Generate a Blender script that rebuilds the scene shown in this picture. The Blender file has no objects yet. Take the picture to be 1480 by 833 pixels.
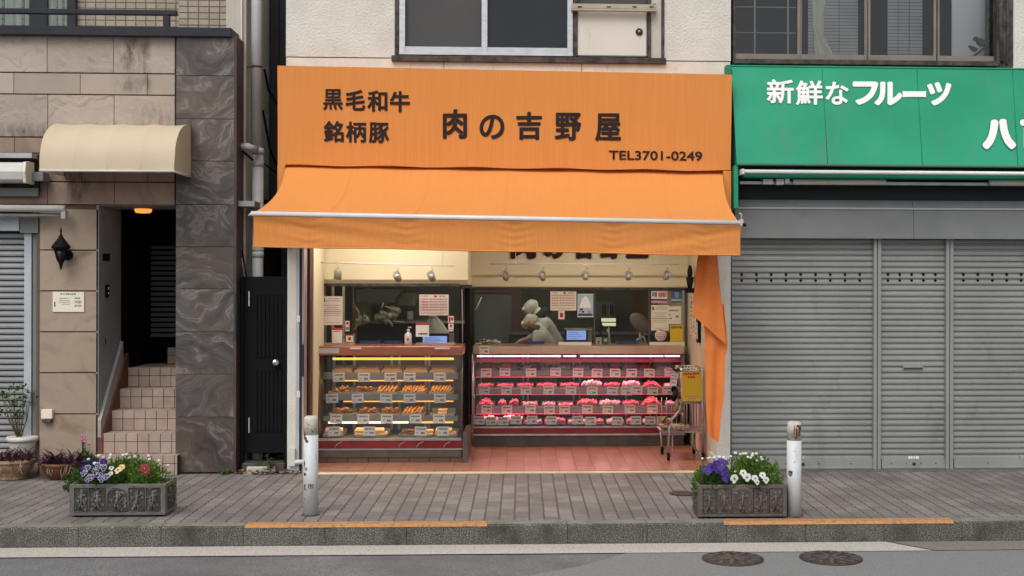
import bpy, bmesh, math, random
from mathutils import Vector, Matrix
random.seed(7)
C = bpy.context.scene.collection
PI = math.pi
# ---------------------------------------------------------------- camera model
F = 1720.0; DIST = 11.2; HC = 1.76; PSI = math.atan(0.043); RHO = 0.0022
VX, VY = 754.0, 412.0
CX = VX + F*math.tan(PSI); CY = VY
Fw = Vector((math.sin(PSI), math.cos(PSI), 0)); Rt = Vector((math.cos(PSI), -math.sin(PSI), 0)); Up = Vector((0, 0, 1))
Rr = Rt*math.cos(RHO) + Up*math.sin(RHO); Ur = Up*math.cos(RHO) - Rt*math.sin(RHO)
CAM = Vector((0, -DIST, HC))
def W(px, py, Y):
    """point of the plane at depth Y (metres behind the shop front) seen at a photo position"""
    d = Fw*F + Rr*(px-CX) + Ur*(CY-py)
    t = (Y+DIST)/d.y
    return CAM + d*t
def WX(px, Y, py=450): return W(px, py, Y).x
def WZ(py, Y, px=750): return W(px, py, Y).z
def GY(py, z=0.0, px=750):
    """depth at which a horizontal plane of height z is seen at py"""
    d = Fw*F + Rr*(px-CX) + Ur*(CY-py)
    t = (z-HC)/d.z
    return (CAM + d*t).y
# ---------------------------------------------------------------- materials
MATS = {}
def mat(name, c1, c2=None, scale=6, rough=.6, metal=0, bump=0, bscale=60, spec=.4, detail=6, stretch=(1,1,1), lo=.35, hi=.65,
        c3=None, s3=2, lo3=.55, hi3=.75, stretch3=(1,1,1), isl=0, trans=0, emit=None, es=0, coat=0):
    if name in MATS: return MATS[name]
    m = bpy.data.materials.new(name); m.use_nodes = True; MATS[name] = m
    nt = m.node_tree; N = nt.nodes; L = nt.links
    b = N['Principled BSDF']; out = N['Material Output']
    b.inputs['Base Color'].default_value = (*c1, 1); b.inputs['Roughness'].default_value = rough
    b.inputs['Metallic'].default_value = metal; b.inputs['Specular IOR Level'].default_value = spec
    if coat: b.inputs['Coat Weight'].default_value = coat
    geo = N.new('ShaderNodeNewGeometry'); tc = N.new('ShaderNodeTexCoord')
    def coords(st):
        mp = N.new('ShaderNodeMapping'); mp.inputs['Scale'].default_value = st
        L.new(geo.outputs['Position'] if not name.startswith('o_') else tc.outputs['Object'], mp.inputs['Vector'])
        return mp.outputs['Vector']
    col = None
    if c2:
        n = N.new('ShaderNodeTexNoise'); n.inputs['Scale'].default_value = scale; n.inputs['Detail'].default_value = detail
        L.new(coords(stretch), n.inputs['Vector'])
        r = N.new('ShaderNodeValToRGB'); r.color_ramp.elements[0].position = lo; r.color_ramp.elements[1].position = hi
        r.color_ramp.elements[0].color = (*c1, 1); r.color_ramp.elements[1].color = (*c2, 1)
        L.new(n.outputs['Fac'], r.inputs['Fac']); col = r.outputs['Color']
    if c3:
        n = N.new('ShaderNodeTexNoise'); n.inputs['Scale'].default_value = s3; n.inputs['Detail'].default_value = 8
        n.inputs['Roughness'].default_value = .65
        L.new(coords(stretch3), n.inputs['Vector'])
        mr = N.new('ShaderNodeMapRange'); mr.inputs['From Min'].default_value = lo3; mr.inputs['From Max'].default_value = hi3
        L.new(n.outputs['Fac'], mr.inputs['Value'])
        mx = N.new('ShaderNodeMix'); mx.data_type = 'RGBA'
        if col: L.new(col, mx.inputs[6])
        else: mx.inputs[6].default_value = (*c1, 1)
        mx.inputs[7].default_value = (*c3, 1); L.new(mr.outputs['Result'], mx.inputs[0]); col = mx.outputs[2]
    if isl:
        hs = N.new('ShaderNodeHueSaturation')
        mr = N.new('ShaderNodeMapRange'); mr.inputs['To Min'].default_value = 1-isl; mr.inputs['To Max'].default_value = 1+isl
        L.new(geo.outputs['Random Per Island'], mr.inputs['Value']); L.new(mr.outputs['Result'], hs.inputs['Value'])
        if col: L.new(col, hs.inputs['Color'])
        else: hs.inputs['Color'].default_value = (*c1, 1)
        col = hs.outputs['Color']
    if col: L.new(col, b.inputs['Base Color'])
    if bump:
        n = N.new('ShaderNodeTexNoise'); n.inputs['Scale'].default_value = bscale; n.inputs['Detail'].default_value = 5
        L.new(coords(stretch), n.inputs['Vector'])
        bp = N.new('ShaderNodeBump'); bp.inputs['Strength'].default_value = bump; bp.inputs['Distance'].default_value = .01
        L.new(n.outputs['Fac'], bp.inputs['Height']); L.new(bp.outputs['Normal'], b.inputs['Normal'])
    if emit:
        b.inputs['Emission Color'].default_value = (*emit, 1); b.inputs['Emission Strength'].default_value = es
    if trans:
        t = N.new('ShaderNodeBsdfTranslucent'); mx = N.new('ShaderNodeMixShader'); mx.inputs[0].default_value = trans
        if col: L.new(col, t.inputs['Color'])
        else: t.inputs['Color'].default_value = (*c1, 1)
        L.new(b.outputs[0], mx.inputs[1]); L.new(t.outputs[0], mx.inputs[2]); L.new(mx.outputs[0], out.inputs['Surface'])
    return m
def glass(name, tint=(.9,.93,.92), refl=.5, rough=.02, haze=0, hc=(.5,.5,.5)):
    if name in MATS: return MATS[name]
    m = bpy.data.materials.new(name); m.use_nodes = True; MATS[name] = m
    nt = m.node_tree; N = nt.nodes; L = nt.links; N.remove(N['Principled BSDF']); out = N['Material Output']
    t = N.new('ShaderNodeBsdfTransparent'); t.inputs['Color'].default_value = (*tint, 1)
    g = N.new('ShaderNodeBsdfGlossy'); g.inputs['Roughness'].default_value = rough
    lw = N.new('ShaderNodeFresnel'); lw.inputs['IOR'].default_value = 1.5
    mu = N.new('ShaderNodeMath'); mu.operation = 'MULTIPLY'; mu.inputs[1].default_value = refl
    L.new(lw.outputs[0], mu.inputs[0]); mx = N.new('ShaderNodeMixShader')
    L.new(mu.outputs[0], mx.inputs[0]); L.new(t.outputs[0], mx.inputs[1]); L.new(g.outputs[0], mx.inputs[2])
    last = mx
    if haze:
        d = N.new('ShaderNodeBsdfDiffuse'); d.inputs['Color'].default_value = (*hc, 1)
        m2 = N.new('ShaderNodeMixShader'); m2.inputs[0].default_value = haze
        L.new(mx.outputs[0], m2.inputs[1]); L.new(d.outputs[0], m2.inputs[2]); last = m2
    L.new(last.outputs[0], out.inputs['Surface']); return m
def brickmat(name, c1, c2, mortar, bw, rh, msize, offset=.5, plane='XY', rough=.8, bump=.5, dirt=None, rot90=False, noise=40, shift=(0,0), dlo=.45, dhi=.8, bias=0):
    m = bpy.data.materials.new(name); m.use_nodes = True; MATS[name] = m
    nt = m.node_tree; N = nt.nodes; L = nt.links; b = N['Principled BSDF']; b.inputs['Roughness'].default_value = rough
    geo = N.new('ShaderNodeNewGeometry'); sep = N.new('ShaderNodeSeparateXYZ'); com = N.new('ShaderNodeCombineXYZ')
    L.new(geo.outputs['Position'], sep.inputs[0]); a, c = plane
    if rot90: a, c = c, a
    for k, ax in enumerate((a, c)):
        ad = N.new('ShaderNodeMath'); ad.inputs[1].default_value = shift[k]+50
        L.new(sep.outputs[ax], ad.inputs[0]); L.new(ad.outputs[0], com.inputs[k])
    br = N.new('ShaderNodeTexBrick'); br.offset = offset; br.inputs['Scale'].default_value = 1
    br.inputs['Brick Width'].default_value = bw; br.inputs['Row Height'].default_value = rh
    br.inputs['Mortar Size'].default_value = msize; br.inputs['Mortar Smooth'].default_value = .3; br.inputs['Bias'].default_value = bias
    br.inputs['Color1'].default_value = (*c1, 1); br.inputs['Color2'].default_value = (*c2, 1); br.inputs['Mortar'].default_value = (*mortar, 1)
    L.new(com.outputs[0], br.inputs['Vector']); col = br.outputs['Color']
    n = N.new('ShaderNodeTexNoise'); n.inputs['Scale'].default_value = noise; n.inputs['Detail'].default_value = 8
    L.new(geo.outputs['Position'], n.inputs['Vector'])
    mr = N.new('ShaderNodeMapRange'); mr.inputs['To Min'].default_value = .72; mr.inputs['To Max'].default_value = 1.28
    L.new(n.outputs['Fac'], mr.inputs['Value'])
    hs = N.new('ShaderNodeHueSaturation'); L.new(col, hs.inputs['Color']); L.new(mr.outputs[0], hs.inputs['Value']); col = hs.outputs['Color']
    if dirt:
        n2 = N.new('ShaderNodeTexNoise'); n2.inputs['Scale'].default_value = 1.3; n2.inputs['Detail'].default_value = 9; n2.inputs['Roughness'].default_value = .7
        L.new(geo.outputs['Position'], n2.inputs['Vector'])
        m2 = N.new('ShaderNodeMapRange'); m2.inputs['From Min'].default_value = dlo; m2.inputs['From Max'].default_value = dhi
        L.new(n2.outputs['Fac'], m2.inputs['Value'])
        mx = N.new('ShaderNodeMix'); mx.data_type = 'RGBA'; L.new(m2.outputs[0], mx.inputs[0]); L.new(col, mx.inputs[6])
        mx.inputs[7].default_value = (*dirt, 1); col = mx.outputs[2]
    L.new(col, b.inputs['Base Color'])
    inv = N.new('ShaderNodeMath'); inv.operation = 'SUBTRACT'; inv.inputs[0].default_value = 1; L.new(br.outputs['Fac'], inv.inputs[1])
    ad = N.new('ShaderNodeMath'); ad.operation = 'MULTIPLY_ADD'; ad.inputs[1].default_value = .25
    L.new(n.outputs['Fac'], ad.inputs[0]); L.new(inv.outputs[0], ad.inputs[2])
    bp = N.new('ShaderNodeBump'); bp.inputs['Strength'].default_value = bump; bp.inputs['Distance'].default_value = .006
    L.new(ad.outputs[0], bp.inputs['Height']); L.new(bp.outputs['Normal'], b.inputs['Normal'])
    return m
def stonemat(name, ramp, warp=.35, ws=1.4, flow=(1,1,4), fscale=3, rough=.45, isl=.12, bump=.3, bdist=.02, tint=None, stains=(), stainc=(.07,.05,.04)):
    """stone with flowing veins (noise read through warped coordinates), different on every slab; ramp = (position, colour) stops"""
    m = bpy.data.materials.new(name); m.use_nodes = True; MATS[name] = m
    nt = m.node_tree; N = nt.nodes; L = nt.links; b = N['Principled BSDF']; b.inputs['Roughness'].default_value = rough
    geo = N.new('ShaderNodeNewGeometry'); cmb = N.new('ShaderNodeCombineXYZ')
    for k, f in enumerate((37., 11., 23.)):
        mu = N.new('ShaderNodeMath'); mu.operation = 'MULTIPLY'; mu.inputs[1].default_value = f
        L.new(geo.outputs['Random Per Island'], mu.inputs[0]); L.new(mu.outputs[0], cmb.inputs[k])
    off = N.new('ShaderNodeVectorMath'); off.operation = 'ADD'; L.new(geo.outputs['Position'], off.inputs[0]); L.new(cmb.outputs[0], off.inputs[1])
    wn = N.new('ShaderNodeTexNoise'); wn.inputs['Scale'].default_value = ws; wn.inputs['Detail'].default_value = 3; L.new(off.outputs[0], wn.inputs['Vector'])
    wp = N.new('ShaderNodeVectorMath'); wp.operation = 'MULTIPLY_ADD'; wp.inputs[1].default_value = (warp*3,)*3
    L.new(wn.outputs['Color'], wp.inputs[0]); L.new(off.outputs[0], wp.inputs[2])
    rot = N.new('ShaderNodeVectorRotate'); rot.rotation_type = 'Y_AXIS'; L.new(wp.outputs[0], rot.inputs['Vector'])
    ra = N.new('ShaderNodeMath'); ra.operation = 'MULTIPLY_ADD'; ra.inputs[1].default_value = 1.6; ra.inputs[2].default_value = -.9; L.new(geo.outputs['Random Per Island'], ra.inputs[0]); L.new(ra.outputs[0], rot.inputs['Angle'])
    mp = N.new('ShaderNodeMapping'); mp.inputs['Scale'].default_value = flow; L.new(rot.outputs[0], mp.inputs[0])
    n = N.new('ShaderNodeTexNoise'); n.inputs['Scale'].default_value = fscale; n.inputs['Detail'].default_value = 9; n.inputs['Roughness'].default_value = .62; L.new(mp.outputs[0], n.inputs['Vector'])
    r = N.new('ShaderNodeValToRGB'); e = r.color_ramp.elements
    while len(e) < len(ramp): e.new(.5)
    for k, (p, c) in enumerate(ramp): e[k].position = p; e[k].color = (*c, 1)
    L.new(n.outputs['Fac'], r.inputs['Fac']); col = r.outputs[0]
    sep = N.new('ShaderNodeSeparateXYZ'); L.new(geo.outputs['Position'], sep.inputs[0])
    dn = N.new('ShaderNodeTexNoise'); dn.inputs['Scale'].default_value = 9; dn.inputs['Detail'].default_value = 8; dn.inputs['Roughness'].default_value = .7
    dm = N.new('ShaderNodeMapping'); dm.inputs['Scale'].default_value = (1.6, 1, .6); L.new(geo.outputs['Position'], dm.inputs[0]); L.new(dm.outputs[0], dn.inputs['Vector'])
    if tint:
        t3 = N.new('ShaderNodeTexNoise'); t3.inputs['Scale'].default_value = 1.1; t3.inputs['Detail'].default_value = 5; L.new(off.outputs[0], t3.inputs['Vector'])
        q = N.new('ShaderNodeMapRange'); q.inputs['From Min'].default_value = .5; q.inputs['From Max'].default_value = .72; q.inputs['To Max'].default_value = tint[1]; L.new(t3.outputs['Fac'], q.inputs['Value'])
        x = N.new('ShaderNodeMix'); x.data_type = 'RGBA'; L.new(q.outputs[0], x.inputs[0]); L.new(col, x.inputs[6]); x.inputs[7].default_value = (*tint[0], 1); col = x.outputs[2]
    for (sx, sz, wx_, wz_, st) in stains:
        fs = []
        for ax, c, w_ in (('X', sx, wx_), ('Z', sz, wz_)):
            d = N.new('ShaderNodeMath'); d.operation = 'SUBTRACT'; d.inputs[1].default_value = c; L.new(sep.outputs[ax], d.inputs[0])
            ab = N.new('ShaderNodeMath'); ab.operation = 'ABSOLUTE'; L.new(d.outputs[0], ab.inputs[0])
            q = N.new('ShaderNodeMapRange'); q.inputs['From Min'].default_value = w_; q.inputs['From Max'].default_value = w_*.3; L.new(ab.outputs[0], q.inputs['Value']); fs.append(q.outputs[0])
        mu = N.new('ShaderNodeMath'); mu.operation = 'MULTIPLY'; L.new(fs[0], mu.inputs[0]); L.new(fs[1], mu.inputs[1])
        nq = N.new('ShaderNodeMapRange'); nq.inputs['From Min'].default_value = .38; nq.inputs['From Max'].default_value = .62; nq.inputs['To Max'].default_value = st; L.new(dn.outputs['Fac'], nq.inputs['Value'])
        m2 = N.new('ShaderNodeMath'); m2.operation = 'MULTIPLY'; L.new(mu.outputs[0], m2.inputs[0]); L.new(nq.outputs[0], m2.inputs[1])
        x = N.new('ShaderNodeMix'); x.data_type = 'RGBA'; L.new(m2.outputs[0], x.inputs[0]); L.new(col, x.inputs[6]); x.inputs[7].default_value = (*stainc, 1); col = x.outputs[2]
    hs = N.new('ShaderNodeHueSaturation'); m4 = N.new('ShaderNodeMapRange'); m4.inputs['To Min'].default_value = 1-isl; m4.inputs['To Max'].default_value = 1+isl
    L.new(geo.outputs['Random Per Island'], m4.inputs['Value']); L.new(m4.outputs[0], hs.inputs['Value']); L.new(col, hs.inputs['Color'])
    L.new(hs.outputs[0], b.inputs['Base Color'])
    bp = N.new('ShaderNodeBump'); bp.inputs['Strength'].default_value = bump; bp.inputs['Distance'].default_value = bdist
    L.new(n.outputs['Fac'], bp.inputs['Height']); L.new(bp.outputs[0], b.inputs['Normal'])
    return m
def emat(name, col, s):
    if name in MATS: return MATS[name]
    m = bpy.data.materials.new(name); m.use_nodes = True; MATS[name] = m
    b = m.node_tree.nodes['Principled BSDF']; b.inputs['Base Color'].default_value = (*[min(.6, c*.6) for c in col], 1)
    b.inputs['Emission Color'].default_value = (*col, 1); b.inputs['Emission Strength'].default_value = s; return m
# ---------------------------------------------------------------- mesh builder
class MB:
    def __init__(s): s.v = []; s.f = []; s.m = []; s.mats = []; s.sm = []
    def mi(s, m):
        if m not in s.mats: s.mats.append(m)
        return s.mats.index(m)
    def add(s, vs, fs, m, smooth=False):
        o = len(s.v); s.v += [tuple(v) for v in vs]; k = s.mi(m)
        for f in fs: s.f.append(tuple(i+o for i in f)); s.m.append(k); s.sm.append(smooth)
        return s
    def box(s, x0, x1, y0, y1, z0, z1, m, M=None):
        vs = [Vector((x, y, z)) for x in (x0, x1) for y in (y0, y1) for z in (z0, z1)]
        if M: vs = [M @ v for v in vs]
        return s.add(vs, [(0,1,3,2), (4,6,7,5), (0,4,5,1), (2,3,7,6), (0,2,6,4), (1,5,7,3)], m)
    def quad(s, a, b, c, d, m): return s.add([a, b, c, d], [(0,1,2,3)], m)
    def prism(s, pts, y0, y1, m):
        """outline of (x, z) points extruded from y0 to y1"""
        n = len(pts); vs = [(x, y0, z) for x, z in pts] + [(x, y1, z) for x, z in pts]
        return s.add(vs, [tuple(range(n)), tuple(range(2*n-1, n-1, -1))] + [(i, i+n, (i+1) % n+n, (i+1) % n) for i in range(n)], m)
    def prismx(s, pts, x0, x1, m):
        """outline of (y, z) points extruded along x"""
        n = len(pts); vs = [(x0, y, z) for y, z in pts] + [(x1, y, z) for y, z in pts]
        return s.add(vs, [tuple(range(n)), tuple(range(2*n-1, n-1, -1))] + [(i, i+n, (i+1) % n+n, (i+1) % n) for i in range(n)], m)
    def tube(s, pts, r, m, n=8, caps=True, taper=None):
        pts = [Vector(p) for p in pts]; k = len(pts); vs = []; fs = []
        ref = Vector((0, 0, 1))
        for i, p in enumerate(pts):
            d = (pts[min(i+1, k-1)] - pts[max(i-1, 0)]).normalized()
            a = d.cross(ref if abs(d.dot(ref)) < .95 else Vector((1, 0, 0))).normalized(); b = d.cross(a)
            rr = r if taper is None else taper[i]
            for j in range(n):
                t = 2*PI*j/n; vs.append(p + (a*math.cos(t)+b*math.sin(t))*rr)
        for i in range(k-1):
            for j in range(n): fs.append((i*n+j, i*n+(j+1) % n, (i+1)*n+(j+1) % n, (i+1)*n+j))
        if caps: fs += [tuple(range(n)), tuple(range((k-1)*n, k*n))]
        return s.add(vs, fs, m, True)
    def lathe(s, prof, c, m, n=20, axis='z', M=None):
        """profile of (radius, height)"""
        vs = []; fs = []; k = len(prof); c = Vector(c)
        for r, h in prof:
            for j in range(n):
                t = 2*PI*j/n; p = Vector((r*math.cos(t), r*math.sin(t), h))
                if axis == 'y': p = Vector((p.x, p.z, p.y))
                if axis == 'x': p = Vector((p.z, p.x, p.y))
                if M: p = M @ p
                vs.append(p+c)
        for i in range(k-1):
            for j in range(n): fs.append((i*n+j, i*n+(j+1) % n, (i+1)*n+(j+1) % n, (i+1)*n+j))
        fs += [tuple(range(n)), tuple(range((k-1)*n, k*n))]
        return s.add(vs, fs, m, True)
    def ball(s, c, r, m, sx=1, sy=1, sz=1, n=8, k=6, M=None):
        prof = [(max(.02, math.sin(PI*i/k)), -math.cos(PI*i/k)) for i in range(k+1)]
        S = Matrix.Diagonal((sx*r, sy*r, sz*r, 1)); S = (M @ S) if M else S
        return s.lathe(prof, c, m, n, 'z', S)
    def grid(s, rows, m, smooth=True, thick=None):
        h = len(rows); w = len(rows[0]); vs = [Vector(p) for r in rows for p in r]
        fs = [(i*w+j, i*w+j+1, (i+1)*w+j+1, (i+1)*w+j) for i in range(h-1) for j in range(w-1)]
        s.add(vs, fs, m, smooth)
        if thick:
            t = Vector(thick); s.add([v+t for v in vs], [f[::-1] for f in fs], m, smooth)
            rim = [j for j in range(w)] + [i*w+w-1 for i in range(1, h)] + [(h-1)*w+j for j in range(w-2, -1, -1)] + [i*w for i in range(h-2, 0, -1)]
            k = len(rim); s.add([vs[i] for i in rim] + [vs[i]+t for i in rim], [(i, (i+1) % k, (i+1) % k+k, i+k) for i in range(k)], m, False)
        return s
    def build(s, name, parent=None, bevel=0, seg=1, base=None, fix=True):
        me = bpy.data.meshes.new(name)
        off = Vector((0, 0, 0))
        if parent is not None: off = worldloc(parent)
        else:
            if base is not None: off = Vector(base)
            elif s.v:
                xs = [v[0] for v in s.v]; ys = [v[1] for v in s.v]; zs = [v[2] for v in s.v]
                off = Vector(((min(xs)+max(xs))/2, (min(ys)+max(ys))/2, min(zs)))
        me.from_pydata([tuple(Vector(v)-off) for v in s.v], [], s.f)
        for m in s.mats: me.materials.append(m)
        me.polygons.foreach_set('material_index', s.m); me.polygons.foreach_set('use_smooth', s.sm)
        if fix:
            bm = bmesh.new(); bm.from_mesh(me); bmesh.ops.recalc_face_normals(bm, faces=bm.faces); bm.to_mesh(me); bm.free()
        me.update()
        o = bpy.data.objects.new(name, me); C.objects.link(o)
        if parent is not None: o.parent = parent
        else: o.location = off
        if bevel:
            b = o.modifiers.new('b', 'BEVEL'); b.width = bevel; b.segments = seg; b.limit_method = 'ANGLE'; b.angle_limit = .6
        return o
def build_each(mb, name, parent, bevel=0, seg=1):
    """one object per loose piece of the mesh"""
    par = list(range(len(mb.v)))
    def fd(i):
        while par[i] != i: par[i] = par[par[i]]; i = par[i]
        return i
    for f in mb.f:
        for j in f[1:]: par[fd(j)] = fd(f[0])
    gr = {}
    for k, f in enumerate(mb.f): gr.setdefault(fd(f[0]), []).append(k)
    out = []
    for ks in gr.values():
        m = MB(); idx = {}
        for k in ks:
            fs = []
            for i in mb.f[k]:
                if i not in idx: idx[i] = len(m.v); m.v.append(mb.v[i])
                fs.append(idx[i])
            m.f.append(tuple(fs)); m.m.append(m.mi(mb.mats[mb.m[k]])); m.sm.append(mb.sm[k])
        out.append(m.build(name, parent, bevel, seg))
    return out
def worldloc(o):
    v = Vector((0, 0, 0))
    while o is not None: v += o.location; o = o.parent
    return v
LABELS = {}
def tag(o, label, cat, group=None, kind=None):
    o['label'] = label; o['category'] = cat
    if group: o['group'] = group
    if kind: o['kind'] = kind
    if label in LABELS and LABELS[label] != group: print('DUP LABEL', label)
    LABELS[label] = group
    n = len(label.split())
    if n < 4 or n > 16: print('LABEL LENGTH', n, label)
    return o
def thing(name, label, cat, loc=(0,0,0), group=None):
    o = bpy.data.objects.new(name, None); C.objects.link(o); o.location = loc; o.empty_display_size = .1
    return tag(o, label, cat, group)
def struct(mb, name, bevel=0):
    o = mb.build(name, None, bevel); o['kind'] = 'structure'; return o
def copytree(o, parent=None, loc=None):
    c = o.copy(); C.objects.link(c)
    if parent is not None: c.parent = parent
    if loc is not None: c.location = loc
    for ch in list(o.children): copytree(ch, c)
    return c
def one(mb, name, label, cat, group=None, bevel=0): return tag(mb.build(name, None, bevel), label, cat, group)
# ---------------------------------------------------------------- lettering
def glyph(ch, size=1.0):
    cu = bpy.data.curves.new('t', 'FONT'); cu.body = ch; cu.size = 1; cu.resolution_u = 5
    ob = bpy.data.objects.new('t', cu); C.objects.link(ob)
    bpy.context.view_layer.update()
    me = bpy.data.meshes.new_from_object(ob.evaluated_get(bpy.context.evaluated_depsgraph_get()))
    vs = [(v.co.x, v.co.y) for v in me.vertices]; fs = [tuple(p.vertices) for p in me.polygons]
    cnt = {}
    for f in fs:
        for i in range(len(f)):
            e = tuple(sorted((f[i], f[(i+1) % len(f)]))); cnt[e] = cnt.get(e, 0)+1
    ed = [e for e, c in cnt.items() if c == 1]
    bpy.data.objects.remove(ob); bpy.data.meshes.remove(me); bpy.data.curves.remove(cu)
    return vs, fs, ed
def letters(mb, items, place, m, bold=.03, lift=.003):
    """items: (character, x0, y0, x1, y1) in photo positions; place(px, py) -> world point on the panel; the strokes are rounded"""
    for ch, x0, y0, x1, y1 in items:
        vs, fs, ed = glyph(ch)
        xs = [v[0] for v in vs]; ys = [v[1] for v in vs]; ax, bx, ay, by = min(xs), max(xs), min(ys), max(ys)
        H = y1-y0; r = bold*H
        fx = lambda x: x0+r+(x-ax)/(bx-ax+1e-9)*(x1-x0-2*r)
        fy = lambda y: y1-r-(y-ay)/(by-ay+1e-9)*(y1-y0-2*r)
        P = [(fx(a), fy(b)) for a, b in vs]
        mb.add([place(a, b)+Vector((0, -lift, 0)) for a, b in P], fs, m)
        q = 0
        for i, j in ed:
            a = Vector(P[i]); b = Vector(P[j]); d = b-a
            t0 = math.atan2(d.y, d.x); ring = []
            for k in range(5): t = t0+PI/2+PI*k/4; ring.append((a.x+r*math.cos(t), a.y+r*math.sin(t)))
            for k in range(5): t = t0-PI/2+PI*k/4; ring.append((b.x+r*math.cos(t), b.y+r*math.sin(t)))
            q += 1; l = lift+.0002+.00001*(q % 60)
            mb.add([place(u, v)+Vector((0, -l, 0)) for u, v in ring], [tuple(range(10))], m)
def plain_text(mb, s, place, x0, y0, x1, y1, m, bold=.03, lift=.003):
    vs, fs, ed = glyph(s)
    letters(mb, [(s, x0, y0, x1, y1)], place, m, bold, lift)
# ---------------------------------------------------------------- palette
M_orange = mat('orange_fabric', (.77,.285,.075), (.82,.325,.092), scale=3, stretch=(45,45,.4), rough=.85, bump=.12, bscale=5, trans=.10, spec=.2)
M_orange2 = mat('awning_fabric', (.83,.325,.085), (.85,.34,.092), scale=2, stretch=(30,1,1), rough=.8, bump=.08, bscale=9, trans=.14, spec=.25)
M_orange3 = mat('cloth_orange', (.90,.31,.085), (.86,.26,.06), scale=5, rough=.8, trans=.25, spec=.2)
M_green = mat('green_sheet', (.014,.285,.155), (.022,.335,.19), scale=1.3, stretch=(1,1,1.5), rough=.6, c3=(.07,.26,.18), s3=2.2, lo3=.56, hi3=.85, stretch3=(2.2,1,.5), spec=.3)
M_greend = mat('green_edge', (.01,.22,.13), rough=.6)
M_ink = mat('sign_ink', (.028,.016,.016), rough=.7, spec=.2)
M_whiteink = mat('white_letter', (.88,.88,.85), rough=.5)
M_stucco = mat('stucco', (.66,.64,.58), (.76,.74,.68), scale=2.5, rough=.9, bump=.95, bscale=48, c3=(.46,.42,.36), s3=2.2, lo3=.56, hi3=.92, stretch3=(2,1,.5), spec=.15)
M_stucco2 = mat('stucco_band', (.66,.64,.57), (.74,.72,.65), scale=6, rough=.9, bump=.5, bscale=70, c3=(.36,.31,.24), s3=6, lo3=.56, hi3=.88, stretch3=(2,1,.6), spec=.15)
M_groove = mat('groove', (.16,.13,.10), rough=.9)
M_cream = mat('cream_wall', (.74,.66,.46), (.79,.71,.52), scale=2, rough=.7, spec=.2)
M_innerwall = mat('inner_wall', (.72,.63,.46), (.60,.5,.36), scale=3, rough=.75, c3=(.3,.2,.13), s3=4, lo3=.62, hi3=.9, spec=.2)
M_alu = mat('aluminium', (.62,.64,.66), (.50,.52,.54), scale=9, stretch=(1,1,4), rough=.42, metal=.6, spec=.5)
M_steel = mat('steel', (.55,.55,.55), (.40,.40,.40), scale=8, rough=.32, metal=.9)
M_chrome = mat('chrome', (.75,.75,.75), rough=.15, metal=1)
M_brownalu = mat('bronze_frame', (.22,.195,.165), (.27,.24,.20), scale=5, rough=.5, metal=.35)
M_darkframe = mat('dark_weathered', (.035,.03,.028), (.10,.085,.075), scale=14, rough=.8, bump=.3, bscale=40)
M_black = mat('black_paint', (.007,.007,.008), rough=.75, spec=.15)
M_blackmatt = mat('black_matt', (.006,.006,.007), rough=.9, spec=.1)
M_navy = mat('navy_metal', (.010,.012,.020), (.016,.018,.028), scale=5, rough=.45)
M_shut = mat('shutter_grey', (.265,.275,.27), (.325,.335,.328), scale=1.2, rough=.55, metal=.15, c3=(.14,.14,.13), s3=3, lo3=.58, hi3=.9, stretch3=(1,1,.35))
M_shutbox = mat('shutter_box_grey', (.185,.195,.195), (.23,.24,.24), scale=2, rough=.6, c3=(.10,.10,.10), s3=2, lo3=.55, hi3=.9)
M_shutdark = mat('shutter_dark', (.03,.033,.036), rough=.8)
SX_ = lambda px, py: (W(px, py, 0).x, W(px, py, 0).z)
M_stone = stonemat('sandstone', [(.30, (.22,.155,.11)), (.42, (.355,.27,.205)), (.55, (.38,.295,.23)), (.68, (.325,.25,.19))], warp=.22, ws=1.2, flow=(1,1,2.2), fscale=2.0, rough=.8, isl=.05, bump=.25, bdist=.012)
M_stone_up = stonemat('sandstone_upper', [(.28, (.30,.245,.205)), (.42, (.435,.362,.305)), (.6, (.47,.395,.335)), (.74, (.385,.32,.27))], warp=.30, ws=2.2, flow=(1,1,3.0), fscale=3.2, rough=.85, isl=.10, bump=.65, bdist=.03,
      stains=[(*SX_(190, 76), .16, .24, .9), (*SX_(212, 80), .05, .3, .7), (*SX_(120, 196), .9, .13, .75), (*SX_(225, 176), .3, .22, .4), (*SX_(18, 193), .5, .1, .5)])
M_stone_smooth = stonemat('sandstone_smooth', [(.35, (.40,.335,.28)), (.6, (.445,.37,.31))], warp=.1, flow=(1,1,1), fscale=3, rough=.8, isl=.1, bump=.1, stains=[(*SX_(190, 122), .2, .12, .55), (*SX_(213, 122), .05, .12, .6), (*SX_(60, 212), .9, .14, .8)])
M_stone_dk = stonemat('sandstone_lintel', [(.35, (.26,.18,.14)), (.6, (.33,.235,.18))], warp=.15, flow=(3,1,.8), fscale=3, rough=.7, isl=.14, bump=.1, stains=[(*SX_(95, 250), .5, .3, .7), (*SX_(110, 280), .12, .12, .8)])
M_marble = stonemat('purple_marble', [(.26, (.026,.022,.022)), (.40, (.060,.050,.048)), (.50, (.090,.075,.069)), (.56, (.115,.098,.088)), (.595, (.215,.185,.165)), (.63, (.105,.088,.08)), (.69, (.075,.063,.058)), (.80, (.055,.048,.049))],
      warp=.40, ws=1.5, flow=(1,1,4.6), fscale=2.3, rough=.38, isl=.2, bump=.25, bdist=.008, tint=((.12,.085,.05), .45))
M_tilewall = brickmat('balcony_tile', (.33,.27,.20), (.41,.34,.26), (.10,.08,.065), .1, .06, .006, offset=0, plane='XZ', rough=.45, bump=.5)
M_steptile = mat('step_tile', (.42,.325,.27), (.365,.28,.23), scale=7, rough=.45, isl=.09, c3=(.27,.19,.145), s3=6, lo3=.55, hi3=.85)
M_grout = mat('step_grout', (.05,.035,.03), rough=.95)
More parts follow.
